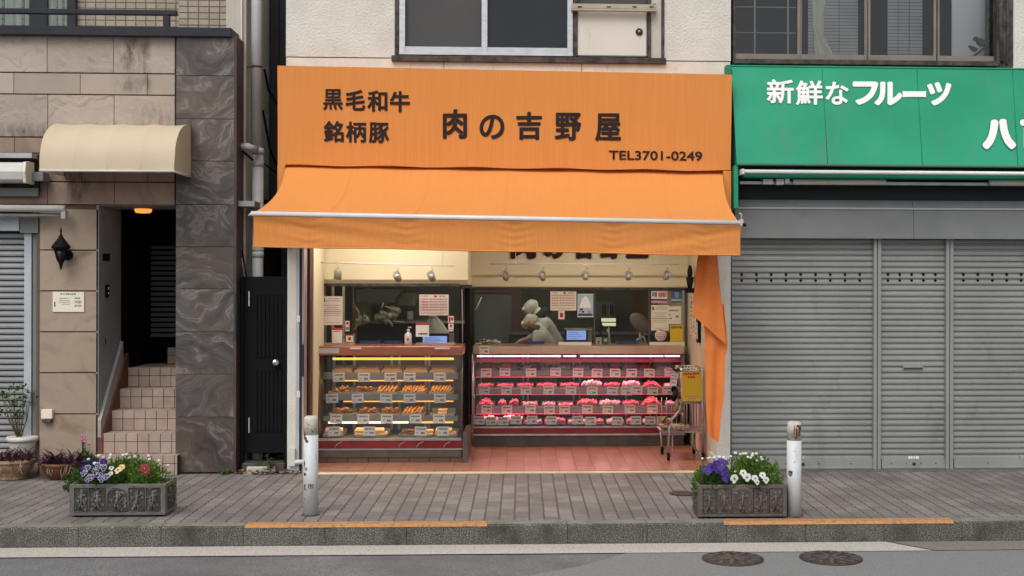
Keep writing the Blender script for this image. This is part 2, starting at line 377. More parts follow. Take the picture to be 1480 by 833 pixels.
M_redpaint = mat('stringer_red', (.20,.065,.045), (.14,.05,.04), scale=6, rough=.7)
M_greyplaster = mat('grey_plaster', (.30,.30,.30), (.25,.25,.25), scale=3, rough=.85, bump=.3, bscale=50)
M_beigeawn = mat('beige_vinyl', (.70,.585,.42), (.66,.545,.385), scale=2, rough=.6, trans=.12, c3=(.5,.38,.26), s3=2.5, lo3=.62, hi3=.9)
M_offwhite = mat('off_white', (.72,.70,.66), (.62,.60,.55), scale=4, rough=.5)
M_greyw = mat('cream_concrete', (.52,.49,.43), (.60,.57,.50), scale=2, rough=.9, bump=.3, bscale=50, c3=(.36,.32,.27), s3=1.5, lo3=.5, hi3=.8)
M_pipe = mat('pipe_grey', (.40,.40,.40), (.46,.46,.45), scale=3, rough=.5)
M_terra = mat('terracotta_pale', (.36,.23,.14), (.28,.165,.10), scale=9, rough=.65, c3=(.12,.08,.05), s3=5, lo3=.5, hi3=.8)
M_terrad = mat('terracotta_dark', (.16,.062,.035), (.10,.04,.026), scale=9, rough=.55)
M_potwhite = mat('white_plastic', (.68,.66,.60), (.6,.57,.5), scale=5, rough=.5)
M_potblue = mat('blue_glaze', (.016,.026,.07), rough=.3)
M_soil = mat('soil', (.03,.02,.013), (.06,.04,.028), scale=30, rough=.95)
M_leaf = mat('leaf_green', (.085,.18,.022), (.16,.29,.045), scale=9, rough=.6, isl=.35, trans=.25)
M_leafd = mat('leaf_deep', (.045,.10,.02), (.075,.15,.03), scale=9, rough=.6, isl=.35, trans=.2)
M_purpleleaf = mat('purple_leaf', (.060,.026,.042), (.105,.045,.065), scale=20, rough=.5, isl=.4)
M_stem = mat('stem', (.10,.09,.045), rough=.8)
M_drystem = mat('dry_stem', (.34,.24,.17), (.22,.14,.1), scale=9, rough=.9)
M_pur = mat('petal_purple', (.048,.014,.20), (.075,.025,.28), scale=30, rough=.6, isl=.4, trans=.2)
M_wht = mat('petal_white', (.82,.82,.78), rough=.6, trans=.2)
M_yel = mat('petal_yellow', (.82,.58,.22), (.85,.70,.42), scale=30, rough=.6, trans=.2)
M_red = mat('petal_red', (.15,.005,.01), (.24,.015,.02), scale=30, rough=.6, isl=.3)
M_pink = mat('petal_pink', (.62,.17,.36), rough=.6, isl=.3)
M_eye = mat('petal_eye', (.02,.008,.03), rough=.6)
M_egg = mat('eggshell', (.62,.42,.28), rough=.6)
M_planter = mat('o_planter_concrete', (.125,.115,.105), (.185,.175,.16), scale=9, rough=.9, bump=.5, bscale=70, c3=(.07,.06,.055), s3=5, lo3=.5, hi3=.8)
M_planterb = mat('o_planter_brown', (.105,.088,.078), (.15,.128,.115), scale=9, rough=.9, bump=.5, bscale=70, c3=(.06,.05,.045), s3=5, lo3=.5, hi3=.8)
M_plrec = mat('planter_recess', (.035,.033,.031), (.07,.065,.06), scale=25, rough=.95)
M_plrecb = mat('planter_recess_brown', (.075,.062,.055), (.10,.085,.075), scale=25, rough=.95)
M_bollard = mat('bollard_white', (.66,.68,.70), (.58,.60,.62), scale=6, rough=.45, c3=(.34,.31,.28), s3=7, lo3=.60, hi3=.8, stretch3=(1,1,.4))
M_boltop = mat('bollard_rusty', (.60,.57,.50), (.42,.36,.28), scale=14, rough=.7, c3=(.20,.09,.045), s3=11, lo3=.58, hi3=.66, lo=.5, hi=.7)
M_rust = mat('rust', (.17,.06,.03), (.08,.035,.02), scale=20, rough=.9)
M_castiron = mat('cast_iron', (.058,.040,.034), (.09,.066,.055), scale=20, rough=.65, metal=.3, bump=.4, bscale=90)
M_paper = mat('paper', (.86,.84,.81), rough=.8)
M_paperp = mat('paper_pink', (.82,.71,.67), rough=.8)
M_papery = mat('paper_cream', (.82,.77,.64), rough=.8)
M_txt = mat('print_grey', (.36,.30,.28), rough=.8)
M_txtd = mat('print_dark', (.12,.10,.10), rough=.8)
M_txtr = mat('print_red', (.55,.04,.04), rough=.8)
M_yposter = mat('poster_yellow', (.78,.50,.03), rough=.5)
M_bposter = mat('poster_blue', (.06,.19,.42), rough=.5)
M_lbposter = mat('poster_sky', (.35,.55,.68), rough=.5)
M_pposter = mat('poster_pink', (.70,.32,.38), rough=.5)
# ---------------------------------------------------------------- ground
ZR = -.155
YK = GY(757, 0)              # top front edge of the kerb
YKB = YK-.02
M_pave = brickmat('paving', (.185,.168,.160), (.275,.25,.238), (.13,.116,.11), .225, .1125, .005, offset=.5, plane='XY', rot90=True, rough=.85, bump=.8,
                  dirt=(.115,.102,.096), noise=38, dlo=.40, dhi=.72)
def zigzag(m, pitch, depth, wid, dark):
    """wavy long joints of interlocking pavers, running away from the street"""
    nt = m.node_tree; N = nt.nodes; L = nt.links; b = N['Principled BSDF']; col = b.inputs['Base Color'].links[0].from_socket
    geo = N.new('ShaderNodeNewGeometry'); sep = N.new('ShaderNodeSeparateXYZ'); L.new(geo.outputs['Position'], sep.inputs[0])
    def mth(op, a, b_=None, c=None):
        n = N.new('ShaderNodeMath'); n.operation = op
        for k, v in enumerate((a, b_, c)):
            if v is None: continue
            if isinstance(v, (int, float)): n.inputs[k].default_value = v
            else: L.new(v, n.inputs[k])
        return n.outputs[0]
    zz_ = mth('MULTIPLY', mth('SIGN', mth('SINE', mth('MULTIPLY', sep.outputs['Y'], 2*PI/pitch))), depth)
    fr = mth('FRACT', mth('DIVIDE', mth('ADD', mth('ADD', sep.outputs['X'], 50), zz_), pitch))
    d = mth('ABSOLUTE', mth('SUBTRACT', fr, .5)); near = mth('GREATER_THAN', d, .5-wid)
    nz = N.new('ShaderNodeTexNoise'); nz.inputs['Scale'].default_value = 14; nz.inputs['Detail'].default_value = 5; L.new(geo.outputs['Position'], nz.inputs['Vector'])
    q = N.new('ShaderNodeMapRange'); q.inputs['From Min'].default_value = .3; q.inputs['From Max'].default_value = .55; q.inputs['To Min'].default_value = .35; L.new(nz.outputs['Fac'], q.inputs['Value'])
    f = mth('MULTIPLY', near, q.outputs[0])
    x = N.new('ShaderNodeMix'); x.data_type = 'RGBA'; L.new(f, x.inputs[0]); L.new(col, x.inputs[6]); x.inputs[7].default_value = (*dark, 1); L.new(x.outputs[2], b.inputs['Base Color'])
zigzag(M_pave, .1125, .0045, .040, (.055,.046,.043))
M_asph = mat('asphalt', (.125,.128,.13), (.30,.303,.305), lo=.36, hi=.68, scale=105, rough=.85, bump=.7, bscale=150, c3=(.105,.107,.11), s3=1.2, lo3=.40, hi3=.75, detail=3)
M_asph2 = mat('asphalt_patch', (.175,.178,.182), (.275,.28,.283), scale=130, rough=.85, bump=.5, bscale=170, detail=3)
M_line = mat('road_paint', (.56,.53,.48), (.40,.37,.33), scale=60, rough=.8, bump=.5, bscale=130, c3=(.21,.205,.2), s3=60, lo3=.57, hi3=.68, lo=.4, hi=.75)
M_gutter = mat('gutter_concrete', (.27,.25,.225), (.17,.16,.145), scale=90, rough=.9, bump=.8, bscale=90)
M_kerb = mat('kerb_concrete', (.062,.060,.052), (.34,.325,.275), lo=.42, hi=.74, scale=120, rough=.95, bump=1, bscale=110, detail=2, c3=(.045,.044,.039), s3=2.4, lo3=.46, hi3=.72, stretch3=(1.5,1,1), isl=.1)
M_kerbtop = mat('kerb_top', (.20,.19,.155), (.30,.285,.24), scale=70, rough=.95, bump=.8, bscale=75, c3=(.11,.11,.08), s3=3, lo3=.45, hi3=.7)
M_kerbor = mat('kerb_orange', (.58,.27,.085), (.47,.225,.09), scale=50, rough=.8, bump=.6, bscale=90, c3=(.20,.17,.13), s3=26, lo3=.50, hi3=.64)
M_floor = brickmat('red_floor_tile', (.42,.175,.10), (.52,.245,.145), (.22,.10,.07), .168, .168, .006, offset=0, plane='XY', rough=.28, bump=.3, dirt=(.35,.19,.14), noise=12, shift=(.04,.0))
M_ground = mat('base_ground', (.12,.12,.12), rough=.9)

g = MB().box(-60, 60, -40, 60, ZR-.3, ZR-.02, M_ground); struct(g, 'ground')
g = MB()
g.quad((-40, -30, ZR), (40, -30, ZR), (40, YKB+.02, ZR), (-40, YKB+.02, ZR), M_asph); o = struct(g, 'road')
g = MB()   # smoother patch on the right half of the lane
e1 = [W(860, 815, 0)]
def onroad(px, py, dz=0):
    d = Fw*F + Rr*(px-CX) + Ur*(CY-py); t = (ZR+dz-HC)/d.z; return CAM+d*t
pa = [onroad(765, 832, .004), onroad(840, 818, .004), onroad(905, 799.5, .004)]
yl = pa[2].y
g.add([(pa[0].x-2.0, -20, ZR+.004), pa[0], pa[1], pa[2], (20, yl, ZR+.004), (20, -20, ZR+.004)], [(0,1,2,3,4,5)], M_asph2); struct(g, 'road_patch')
g = MB()
yb, yt = GY(802, ZR), YKB-.005
xe = onroad(1318, 797).x
g.add([(-14, yb, ZR+.008), (xe+.15, yb, ZR+.008), (xe-.1, yt, ZR+.008), (-14, yt, ZR+.008)], [(0,1,2,3)], M_line); struct(g, 'road_line')
g = MB(); g.add([(xe+.17, yb+.01, ZR+.008), (16, yb+.01, ZR+.008), (16, yt, ZR+.008), (xe-.07, yt, ZR+.008)], [(0,1,2,3)], M_gutter); struct(g, 'gutter_strip')
# kerb stones with a painted stretch
g = MB(); pitch = 116/196.5; xk = WX(587.5, YK, 757)
kx = [xk+pitch*i for i in range(-26, 30)]
orange_k = (WX(355, YK, 757), WX(704, YK, 757)); orange_k2 = (WX(1046, YK, 757), WX(1377, YK, 757))
for x in kx:
    a, b = x+.002, x+pitch-.002; rz = random.uniform(-.002, .002)
    g.add([(a, YKB, ZR-.05), (b, YKB, ZR-.05), (b, YKB, -.012), (a, YKB, -.012), (a, YKB+.014, rz), (b, YKB+.014, rz), (b, YKB+.15, rz), (a, YKB+.15, rz), (a, YKB+.15, ZR-.05), (b, YKB+.15, ZR-.05)],
          [(0,1,2,3), (3,2,5,4), (0,3,4,7,8), (1,9,6,5,2)], M_kerb)
    g.add([(a, YKB+.014, rz), (b, YKB+.014, rz), (b, YKB+.15, rz), (a, YKB+.15, rz)], [(0,1,2,3)], M_kerbtop)
g.box(kx[0], kx[-1], YKB+.03, YKB+.14, ZR-.05, -.006, M_groove)
struct(g, 'kerb')
g = MB()
for a, b in (orange_k, orange_k2):
    g.add([(a, YKB-.003, -.016), (b, YKB-.003, -.015), (b, YKB-.003, -.012), (a, YKB-.003, -.012), (b, YKB+.014, .006), (a, YKB+.014, .006), (b, YKB+.105, .006), (a, YKB+.105, .006)],
          [(0,1,2,3), (3,2,4,5), (5,4,6,7)], M_kerbor)
struct(g, 'kerb_paint')
g = MB(); g.box(-30, 30, YKB+.15, .0, ZR-.05, 0, M_pave); struct(g, 'sidewalk')
XL = WX(440, 0, 600); XR = WX(1036, 0, 600)    # inner faces of the shop's side walls
g = MB(); g.box(XL, XR, 0.0, 5.0, ZR, .012, M_floor)
g.box(XL, XR, -.10, .0, ZR, .006, M_innerwall); struct(g, 'shop_floor')
g = MB(); g.box(WX(1057, 0, 680), 30, -.10, -.0, -.01, .003, mat('edge_mortar', (.13,.12,.112), (.20,.185,.17), scale=12, rough=.95, c3=(.07,.065,.06), s3=4, lo3=.45, hi3=.7)); struct(g, 'pavement_edge')
# manhole covers
M_ironlight = mat('iron_worn', (.095,.080,.073), (.125,.108,.098), scale=30, rough=.7)
def manhole(px, py, w, z, label, pat=True):
    d = Fw*F + Rr*(px-CX) + Ur*(CY-py); t = (z-HC)/d.z; c = CAM+d*t; r = w/2*t
    m = MB(); m.lathe([(r, 0), (r, .008), (r*.93, .010), (.001, .010)], c, M_castiron, 36)
    for k in range(14 if pat else 0):
        a = 2*PI*k/14; p = Vector((math.cos(a), math.sin(a), 0)); q = Vector((-p.y, p.x, 0))
        m.box(-.012, .012, -.03, .03, .010, .015, M_ironlight, Matrix.Translation(c+p*r*.76)@Matrix.Rotation(a+PI/2+.35*(k % 2), 4, 'Z'))
    for k in range(7 if pat else 0):
        a = 2*PI*k/7; p = Vector((math.cos(a), math.sin(a), 0))
        m.box(-.014, .014, -.045, .045, .010, .014, M_ironlight, Matrix.Translation(c+p*r*.3)@Matrix.Rotation(a+PI/2, 4, 'Z'))
    return one(m, 'manhole_cover', label, 'manhole cover', 'iron covers set in the ground')
manhole(1059, 808.5, 89, ZR+.004, 'round iron manhole cover in the road, left of the two by the gutter')
manhole(1201, 807.5, 90, ZR+.004, 'round iron manhole cover in the road, right of the two by the gutter')
manhole(986, 714, 37, .001, 'small rust brown round cover in the paving beside the right planter', False)
# ---------------------------------------------------------------- left building
LB = thing('stone_clad_building', 'beige sandstone clad building with a purple marble pillar and tiled entrance steps', 'building', (-3.6, 0, 0))
def slabs(mb, bands, x0p, x1p, Y, m, joints, gap=.0045, t=.03, py=100):
    """bands: list of (ytop, ybot) in photo rows; joints: photo columns of the vertical joints"""
    for (a, b), js in zip(bands, joints):
        zt, zb = WZ(a, Y, 180), WZ(b, Y, 180); xs = [x0p]+js+[x1p]
        for i in range(len(xs)-1):
            mb.box(WX(xs[i], Y, py)+gap/2, WX(xs[i+1], Y, py)-gap/2, Y, Y+t, zb+gap/2, zt-gap/2, m)
X0 = -9.5
w = MB()
w.box(X0, WX(253, .0), .022, .5, WZ(296, 0, 180), WZ(47, 0, 180), mat('joint_brown', (.13,.095,.07), rough=.9))          # core of the upper wall
w.box(X0, WX(57, .1, 500), .13, .5, 0, WZ(296, 0, 180), M_grout)
w.box(WX(57, .1, 500), WX(142, 0, 500)-.004, .025, .5, 0, WZ(296, 0, 180), mat('joint_brown', (0,0,0)))
w.build('wall_core', LB)
up = MB(); sm = MB()
slabs(up, [(52, 106)], -900, 253, 0, M_stone_up, [[-750,-655,-560,-465,-370,-275,-125,-28,68,164]])
slabs(sm, [(107, 137)], -900, 253, 0, M_stone_smooth, [[-750,-655,-560,-465,-370,-275,-175,-78,20,116,213]])
slabs(up, [(138, 199)], -900, 253, 0, M_stone_up, [[-750,-655,-560,-465,-370,-275,-125,-28,69,165]])
slabs(sm, [(200, 222)], -900, 253, 0, M_stone_dk, [[-750,-655,-560,-465,-370,-275,-175,-78,21,118,213]])
up.build('rough_stone', LB, .003); 
slabs(sm, [(223, 263), (264, 296)], -900, 253, 0, M_stone_dk, [[-655,-560,-465,-370,-275,-175,-78,21,118,213], [-655,-560,-465,-370,-275,-125,-28,69,166]])
sm.build('smooth_stone', LB, .002)
lo = MB(); slabs(lo, [(303, 361.5), (362.5, 420.5), (421.5, 479.5), (480.5, 538.5), (539.5, 598), (599, 690)], 57, 142, .0, M_stone, [[], [], [], [], [], []], py=500)
lo.build('stone_panel', LB, .002)
# marble pillar
pm = MB(); zs = [53, 109.5, 172, 233, 296, 357, 418, 480, 541, 603, 683]
xa, xb = WX(254, -.03, 450), WX(338, -.03, 450)
for a, b in zip(zs, zs[1:]):
    pm.box(xa, xb, -.03, .0, max(0, WZ(b, -.03, 295))+.002, WZ(a, -.03, 295)-.002, M_marble)
pm.box(xa+.01, xb-.004, 0.0, .55, 0, WZ(53, 0, 295), M_grout)
pm.box(xb-.004, xb+.022, -.03, .5, 0, WZ(53, 0, 295), mat('pillar_return', (.10,.06,.055), (.06,.04,.04), scale=5, rough=.6))
pm.build('marble_pillar', LB, .0015)
# coping, balcony and rail
cp = MB(); zc0, zc1 = WZ(51.5, -.08, 180), WZ(38.5, -.08, 180)
cp.box(X0, WX(334, -.08, 45), -.08, .35, zc0, zc1, M_navy); cp.build('coping', LB, .004)
rl = MB(); zr = WZ(15, .06, 180)
rl.box(X0, WX(256, .06, 18), .03, .09, zr-.045, zr, M_navy)
for px in (241, -20, -280, -540): rl.box(WX(px-4.5, .06, 20), WX(px+4.5, .06, 20), .035, .085, zc1, zr-.045, M_navy)
rl.build('balcony_rail', LB, .003)
bw = MB(); bw.box(X0, WX(270, 1.0, 20), 1.0, 1.2, zc0, 5.4, M_tilewall)
bw.box(WX(258.5, .35, 20), WX(327, .35, 20), .35, 1.1, zc0, 5.4, M_tilewall); bw.build('tiled_wall', LB)
bf = MB(); bf.box(X0, WX(300, .35), .3, 1.0, zc0-.1, zc0, M_greyplaster); bf.build('balcony_floor', LB)
M_curt = mat('sheer_curtain', (.80,.84,.80), (.66,.74,.68), scale=2, stretch=(5,5,.4), rough=.8)
M_skyglass = glass('window_glass', refl=.8, tint=(.9,.93,.91))
wf = MB(); yw = .94; 
for a, b in ((-90, 0), (42, 68), (98, 109)): wf.box(WX(a if a > -80 else -140, yw, 20), WX(b if b else -92, yw, 20), yw, yw+.05, zc0, 5.2, M_navy)
wf.box(WX(-140, yw, 20), WX(109, yw, 20), yw, yw+.05, zc0, WZ(38, yw, 50), M_navy)
wf_o = wf.build('window', LB, .002)
pn = MB(); pn.box(WX(-140, yw, 20), WX(98, yw, 20), yw+.012, yw+.018, WZ(38, yw, 50), 5.2, M_skyglass); pn.build('pane', wf_o)
cu = MB(); rows = []
for z in (zc0, 5.2): rows.append([(WX(-140+240*i/120, yw+.1, 20), yw+.05+.012*math.sin(i*1.3)+.01*math.sin(i*.45), z) for i in range(121)])
cu.grid(list(zip(*rows)), M_curt); cu.build('curtain', wf_o)
# stair recess
SX0 = WX(142, 0, 620); SX1 = WX(256, 0, 600)
rc = MB(); zs0 = WZ(297, .0, 180)
YD = 1.55
rc.box(SX0-.02, SX0, .0, .62, 0, zs0, M_greyplaster)
rc.build('stair_side_wall', LB)
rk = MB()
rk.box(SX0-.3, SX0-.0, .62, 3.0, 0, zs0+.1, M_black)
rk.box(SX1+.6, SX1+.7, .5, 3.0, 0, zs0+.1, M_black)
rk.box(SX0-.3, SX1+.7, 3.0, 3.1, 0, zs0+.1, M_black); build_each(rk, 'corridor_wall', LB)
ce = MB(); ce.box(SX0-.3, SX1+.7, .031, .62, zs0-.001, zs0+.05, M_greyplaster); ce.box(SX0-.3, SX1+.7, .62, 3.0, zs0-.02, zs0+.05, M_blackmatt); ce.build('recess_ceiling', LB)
st = MB(); tread = [(-.12, .0), (0, .224), (.224, .448), (.448, .69), (.69, 1.6)]
rise = .187; tz = 0
for k in range(5):
    z0, z1 = k*rise, (k+1)*rise; y0 = tread[k][0]; y1 = tread[k][1]+.02
    xa_ = SX0 + (.045 if k else .0); xe_ = SX1+.55 if k else WX(256, -.12, 670); st.box(xa_, xe_, y0+.006, 3.0 if k == 4 else 1.6, z0, z1-.006, M_grout)
    n = 9; tw = .1045
    for i in range(n):
        a = xa_+i*tw+.0025; b = min(a+tw-.005, xe_)
        if a > xe_-.02: continue
        st.box(a, b, y0, y0+.012, z1-.075, z1+.0, M_steptile); st.box(a, b, y0, y0+.012, z0+.003, z1-.08, M_steptile)
        yy = y0+.016
        while yy < min(y1, 1.3): st.box(a, b, yy, min(yy+.1, y1+.004), z1-.01, z1, M_steptile); yy += .105
# one more riser at the landing
z5 = 5*rise; st.box(SX0+.25, SX1+.55, 1.306, 3.0, z5, z5+.165, M_grout)
for i in range(8):
    a = SX0+.25+i*.1045; st.box(a, a+.1, 1.3, 1.31, z5+.003, z5+.08, M_steptile); st.box(a, a+.1, 1.3, 1.31, z5+.085, z5+.165, M_steptile)
st.build('steps', LB, .0015)
sg = MB()
sg.prismx([(-.01, 0), (-.01, .34), (.62, 1.02), (.72, 1.08), (.72, 0)], SX0-.001, SX0+.044, M_redpaint)
sg.prismx([(-.01, .34), (-.012, .50), (.60, 1.2), (.62, 1.02)], SX0-.0012, SX0+.028, mat('plaster_edge', (.42,.40,.37), (.33,.31,.29), scale=9, rough=.8)); sg.build('stringer', LB)
# dark louvred gate in the recess
dg = MB(); z6 = z5+.165; gx0, gx1 = WX(176, YD, 400), WX(268, YD, 400)
zt = WZ(346, YD, 220)
dg.box(gx0, gx0+.13, YD-.25, YD+.05, z5, WZ(340, YD, 220), M_blackmatt)
dg.box(gx0+.13, WX(214, YD, 400), YD, YD+.04, z6, zt, mat('gate_grey', (.13,.135,.15), rough=.6))
for i in range(18):
    z = z6+.1+i*(zt-z6-.15)/18; dg.box(WX(214, YD, 400), gx1+.3, YD+.005, YD+.03, z, z+.035, mat('gate_grey', (.02,.02,.02)), Matrix.Identity(4))
dg.box(WX(214, YD, 400), gx1+.3, YD+.06, YD+.08, z6, zt, M_blackmatt)
dgo = one(dg, 'entrance_gate', 'dark louvred gate at the top of the tiled entrance steps', 'gate', None)
k = MB(); k.ball(W(197, 411, YD-.03), .022, M_chrome); k.build('knob', dgo)
# fittings on the stair wall
s = MB(); p = W(152, 374, .2); s.box(SX0, SX0+.008, .1, .28, WZ(379, .2), WZ(369, .2), M_black); one(s, 'wall_plate', 'small dark number plate high on the grey stair wall', 'sign')
s = MB(); s.box(SX0, SX0+.018, .17, .24, WZ(431, .25), WZ(413, .25), M_black)
for z in (418, 425): s.ball((SX0+.02, .205, WZ(z, .22)), .009, M_offwhite)
one(s, 'light_switch', 'black switch with two pale buttons on the grey stair wall', 'switch')
s = MB(); s.box(SX0, SX0+.012, .13, .17, WZ(497, .2), WZ(489, .2), M_steel); one(s, 'wall_hook', 'little metal hook low on the grey stair wall', 'hook')
# recessed round lamp, lit
lm = thing('ceiling_lamp', 'round amber ceiling lamp glowing above the entrance steps', 'lamp', tuple(W(207, 301, .32)))
c = W(207, 298, .32); zc = zs0-.002
s = MB(); s.lathe([(.082, -.012), (.082, 0), (.02, 0)], (c.x, c.y, zc), M_offwhite, 24); s.build('lamp_base', lm)
s = MB(); s.lathe([(.03, -.052), (.066, -.048), (.078, -.03), (.08, -.012)], (c.x, c.y, zc), emat('lamp_amber', (1, .36, .06), 1.15), 24); s.build('lamp_shade', lm)
# ---- barrel awning over the entrance
aw = thing('barrel_awning', 'cream vinyl barrel awning above the tiled entrance steps', 'awning', tuple(W(160, 256, 0)))
ax1 = W(277, 256, -.0).x; ax0 = W(57, 248, -.56).x; zb = W(252, 248, -.56).z; ztp = W(275, 182, 0).z
prof = []
for i in range(13):
    t = PI/2*i/12; prof.append((-.56*math.sin(t)**.9, zb+(ztp-zb)*(math.cos(t)**.75 if t < PI/2-1e-6 else 0)))
s = MB()
n = 4; 
for k in range(n):
    a = ax0+(ax1-ax0)*k/n; b = ax0+(ax1-ax0)*(k+1)/n; rows = []
    for j in range(7):
        u = j/6; x = a+(b-a)*u; sag = -.012*math.sin(PI*u)
        rows.append([(x, y*(1+sag), z+sag*(1 if i else 0)) for i, (y, z) in enumerate(prof)])
    s.grid(rows, M_beigeawn)
s.build('cover', aw)
s = MB()
s.add([(ax1, y, z) for y, z in prof]+[(ax1, 0, zb)], [tuple(range(len(prof)+1))], M_beigeawn)
s.add([(ax0, y, z) for y, z in prof]+[(ax0, 0, zb)], [tuple(range(len(prof)+1))], M_beigeawn); build_each(s, 'end_panel', aw)
s = MB(); s.tube([(ax0, -.56, zb), (ax1, -.56, zb), (ax1, -.002, zb)], .011, M_offwhite, 6)
for q in range(5): s.tube([(ax0+(ax1-ax0)*q/4, y+.002, z-.002) for y, z in prof], .003, M_beigeawn, 5)
s.build('frame', aw)
# ---- wall lantern
lt = thing('wall_lantern', 'black pointed iron lantern on the sandstone beside the steps', 'lantern', tuple(W(90, 360, -.02)))
c = W(88, 392, -.13)
def zz(py): return WZ(py, -.13, 88)
s = MB(); s.lathe([(.002, zz(328)-c.z), (.010, zz(334)-c.z), (.006, zz(338)-c.z), (.03, zz(345)-c.z), (.085, zz(356)-c.z), (.088, zz(359)-c.z), (.06, zz(361)-c.z)], c, M_black, 8); s.build('roof', lt)
s = MB(); s.lathe([(.058, zz(361)-c.z), (.030, zz(377)-c.z)], c, mat('lantern_glass', (.035,.028,.025), rough=.2), 6); g_o = s.build('glass', lt)
s = MB()
for k in range(6):
    t = PI*k/3; s.tube([c+Vector((.06*math.cos(t), .06*math.sin(t), zz(361)-c.z)), c+Vector((.032*math.cos(t), .032*math.sin(t), zz(377)-c.z))], .005, M_black, 5)
s.lathe([(.034, zz(377)-c.z), (.02, zz(381)-c.z), (.012, zz(386)-c.z), (.002, zz(391)-c.z)], c, M_black, 8); s.build('frame', lt)
s = MB(); q = W(98, 369, -.0); s.lathe([(.045, -.02), (.05, 0)], (q.x, -.0, q.z), M_black, 14, 'y'); s.tube([(q.x, -.01, q.z), (q.x, -.08, q.z-.03), c+Vector((.03, 0, zz(372)-c.z))], .012, M_black, 6); s.build('bracket', lt)
# ---- notices and outlet
def flat_sheet(name, label, cat, x0, y0, x1, y1, Y, base, rows=(), group=None, t=.003, tilt=0, extra=None, colls=None, big=None, seed=1):
    """a sheet of paper or card facing the street; rows = (top, bottom, left, right, material, dash) in fractions of the sheet"""
    a = W(x0, y1, Y); b = W(x1, y0, Y); R_ = random.Random(seed+int(x0*7+y0))
    m = MB(); m.box(a.x, b.x, Y, Y+t, a.z, b.z, base)
    ww, hh = b.x-a.x, b.z-a.z
    for (t0, t1, l, r, mm, dash) in rows:
        z1, z0 = b.z-hh*t0, b.z-hh*t1
        if not dash: m.box(a.x+ww*l, a.x+ww*r, Y-.0012, Y, z0, z1, mm)
        else:
            x = l
            while x < r-.01:
                dx = min(R_.uniform(.5, 1.3)*dash, r-x); m.box(a.x+ww*x, a.x+ww*(x+dx), Y-.0012, Y, z0+R_.uniform(0, .2)*(z1-z0), z1, mm); x += dx+dash*R_.uniform(.25, .5)
    if extra: extra(m, a, b, ww, hh)
    if tilt:
        c = (a+b)/2; R = Matrix.Translation(c)@Matrix.Rotation(tilt, 4, 'Y')@Matrix.Translation(-c); m.v = [tuple(R@Vector(v)) for v in m.v]
    return one(m, name, label, cat, group)
T_, D_, R__ = M_txt, M_txtd, M_txtr
flat_sheet('notice_board', 'white printed notice taped to the sandstone beside the steps', 'notice', 76, 422, 121.5, 451, -.01, M_papery,
  [(.08,.15,.25,.75,D_,.05), (.3,.36,.22,.5,T_,.04), (.28,.36,.7,.9,D_,.05), (.42,.46,.2,.55,T_,.03), (.5,.54,.2,.55,T_,.03), (.6,.64,.3,.55,T_,.03), (.44,.58,.7,.92,T_,.04), (.64,.76,.7,.92,T_,.04), (.5,.75,.05,.09,D_,0)])
s = MB(); a = W(60, 611, -.03); b = W(76, 592, -.03); s.box(a.x, b.x, -.045, .0, a.z+.035, b.z, M_papery); s.box(a.x+.015, b.x-.01, -.055, -.0, a.z, a.z+.033, M_darkframe)
one(s, 'outdoor_outlet', 'small beige outdoor socket box low on the sandstone panel', 'socket', None, .004)
# ---- far left shopfront: roller shutter and fittings
def slat_shutter(mb, x0, x1, z0, z1, Y, pitch, m, dep=.012):
    z = z1; pr = []
    while z > z0+pitch*.3:
        zb_ = max(z-pitch, z0)
        pr += [(Y+dep, z), (Y+dep, z-pitch*.16), (Y+.0, z-pitch*.30), (Y-.002, z-pitch*.6), (Y+.0, z-pitch*.86)]; z = zb_
    pr.append((Y+dep, z0)); vs = []; fs = []
    for y, zz_ in pr: vs += [(x0, y, zz_), (x1, y, zz_)]
    for i in range(len(pr)-1): fs.append((2*i, 2*i+1, 2*i+3, 2*i+2))
    mb.add(vs, fs, m); mb.box(x0, x1, Y+dep+.004, Y+dep+.02, z0, z1, M_shutdark)
ls = thing('roller_shutter', 'pale grey closed roller shutter at the far left edge', 'shutter', tuple(W(20, 680, .1)))
s = MB(); slat_shutter(s, X0, WX(36, .12, 500), .0, WZ(336, .12, 20), .12, .056, mat('left_shutter', (.30,.31,.32), (.38,.39,.40), scale=2, rough=.5, metal=.2)); s.build('curtain', ls)
s = MB(); s.box(WX(36.5, .08, 500), WX(47, .08, 500), .05, .2, 0, WZ(334, .08, 20), mat('rail_blue', (.50,.54,.58), (.42,.46,.5), scale=4, rough=.45)); s.box(WX(47.5, .08, 500), WX(55.5, .1, 500), .07, .2, 0, WZ(300, .08, 20), M_shutbox); build_each(s, 'guide_rail', ls, .002)
s = MB(); s.box(X0, WX(30, .04, 320), .0, .12, WZ(334, .04, 20), WZ(311, .04, 20), mat('rail_blue', (.5,.5,.5))); s.box(WX(30.5, .04, 320), WX(57, .04, 320), .01, .12, WZ(337, .04, 20), WZ(309, .04, 20), M_shutbox); s.build('shutter_box', ls, .002)
s = MB(); a = W(94, 307, -.12); s.tube([(X0, -.12, WZ(297.5, -.12, 20)), (a.x, -.12, WZ(302, -.12, 90))], .033, M_offwhite, 10); s.tube([(X0, -.1, WZ(309, -.12, 20)), (a.x-.02, -.1, WZ(311.5, -.12, 90))], .02, M_steel, 8)
s.box(a.x-.03, a.x+.01, -.14, -.07, a.z-.06, a.z+.02, M_pipe)
one(s, 'awning_bar', 'off white folded awning bar above the left roller shutter', 'awning bar')
aw2 = thing('awning_cassette', 'white retracted awning cassette at the upper left edge', 'awning', tuple(W(20, 262, -.1)))
s = MB(); a = W(33, 263, -.28); b = W(33, 234, -.28)
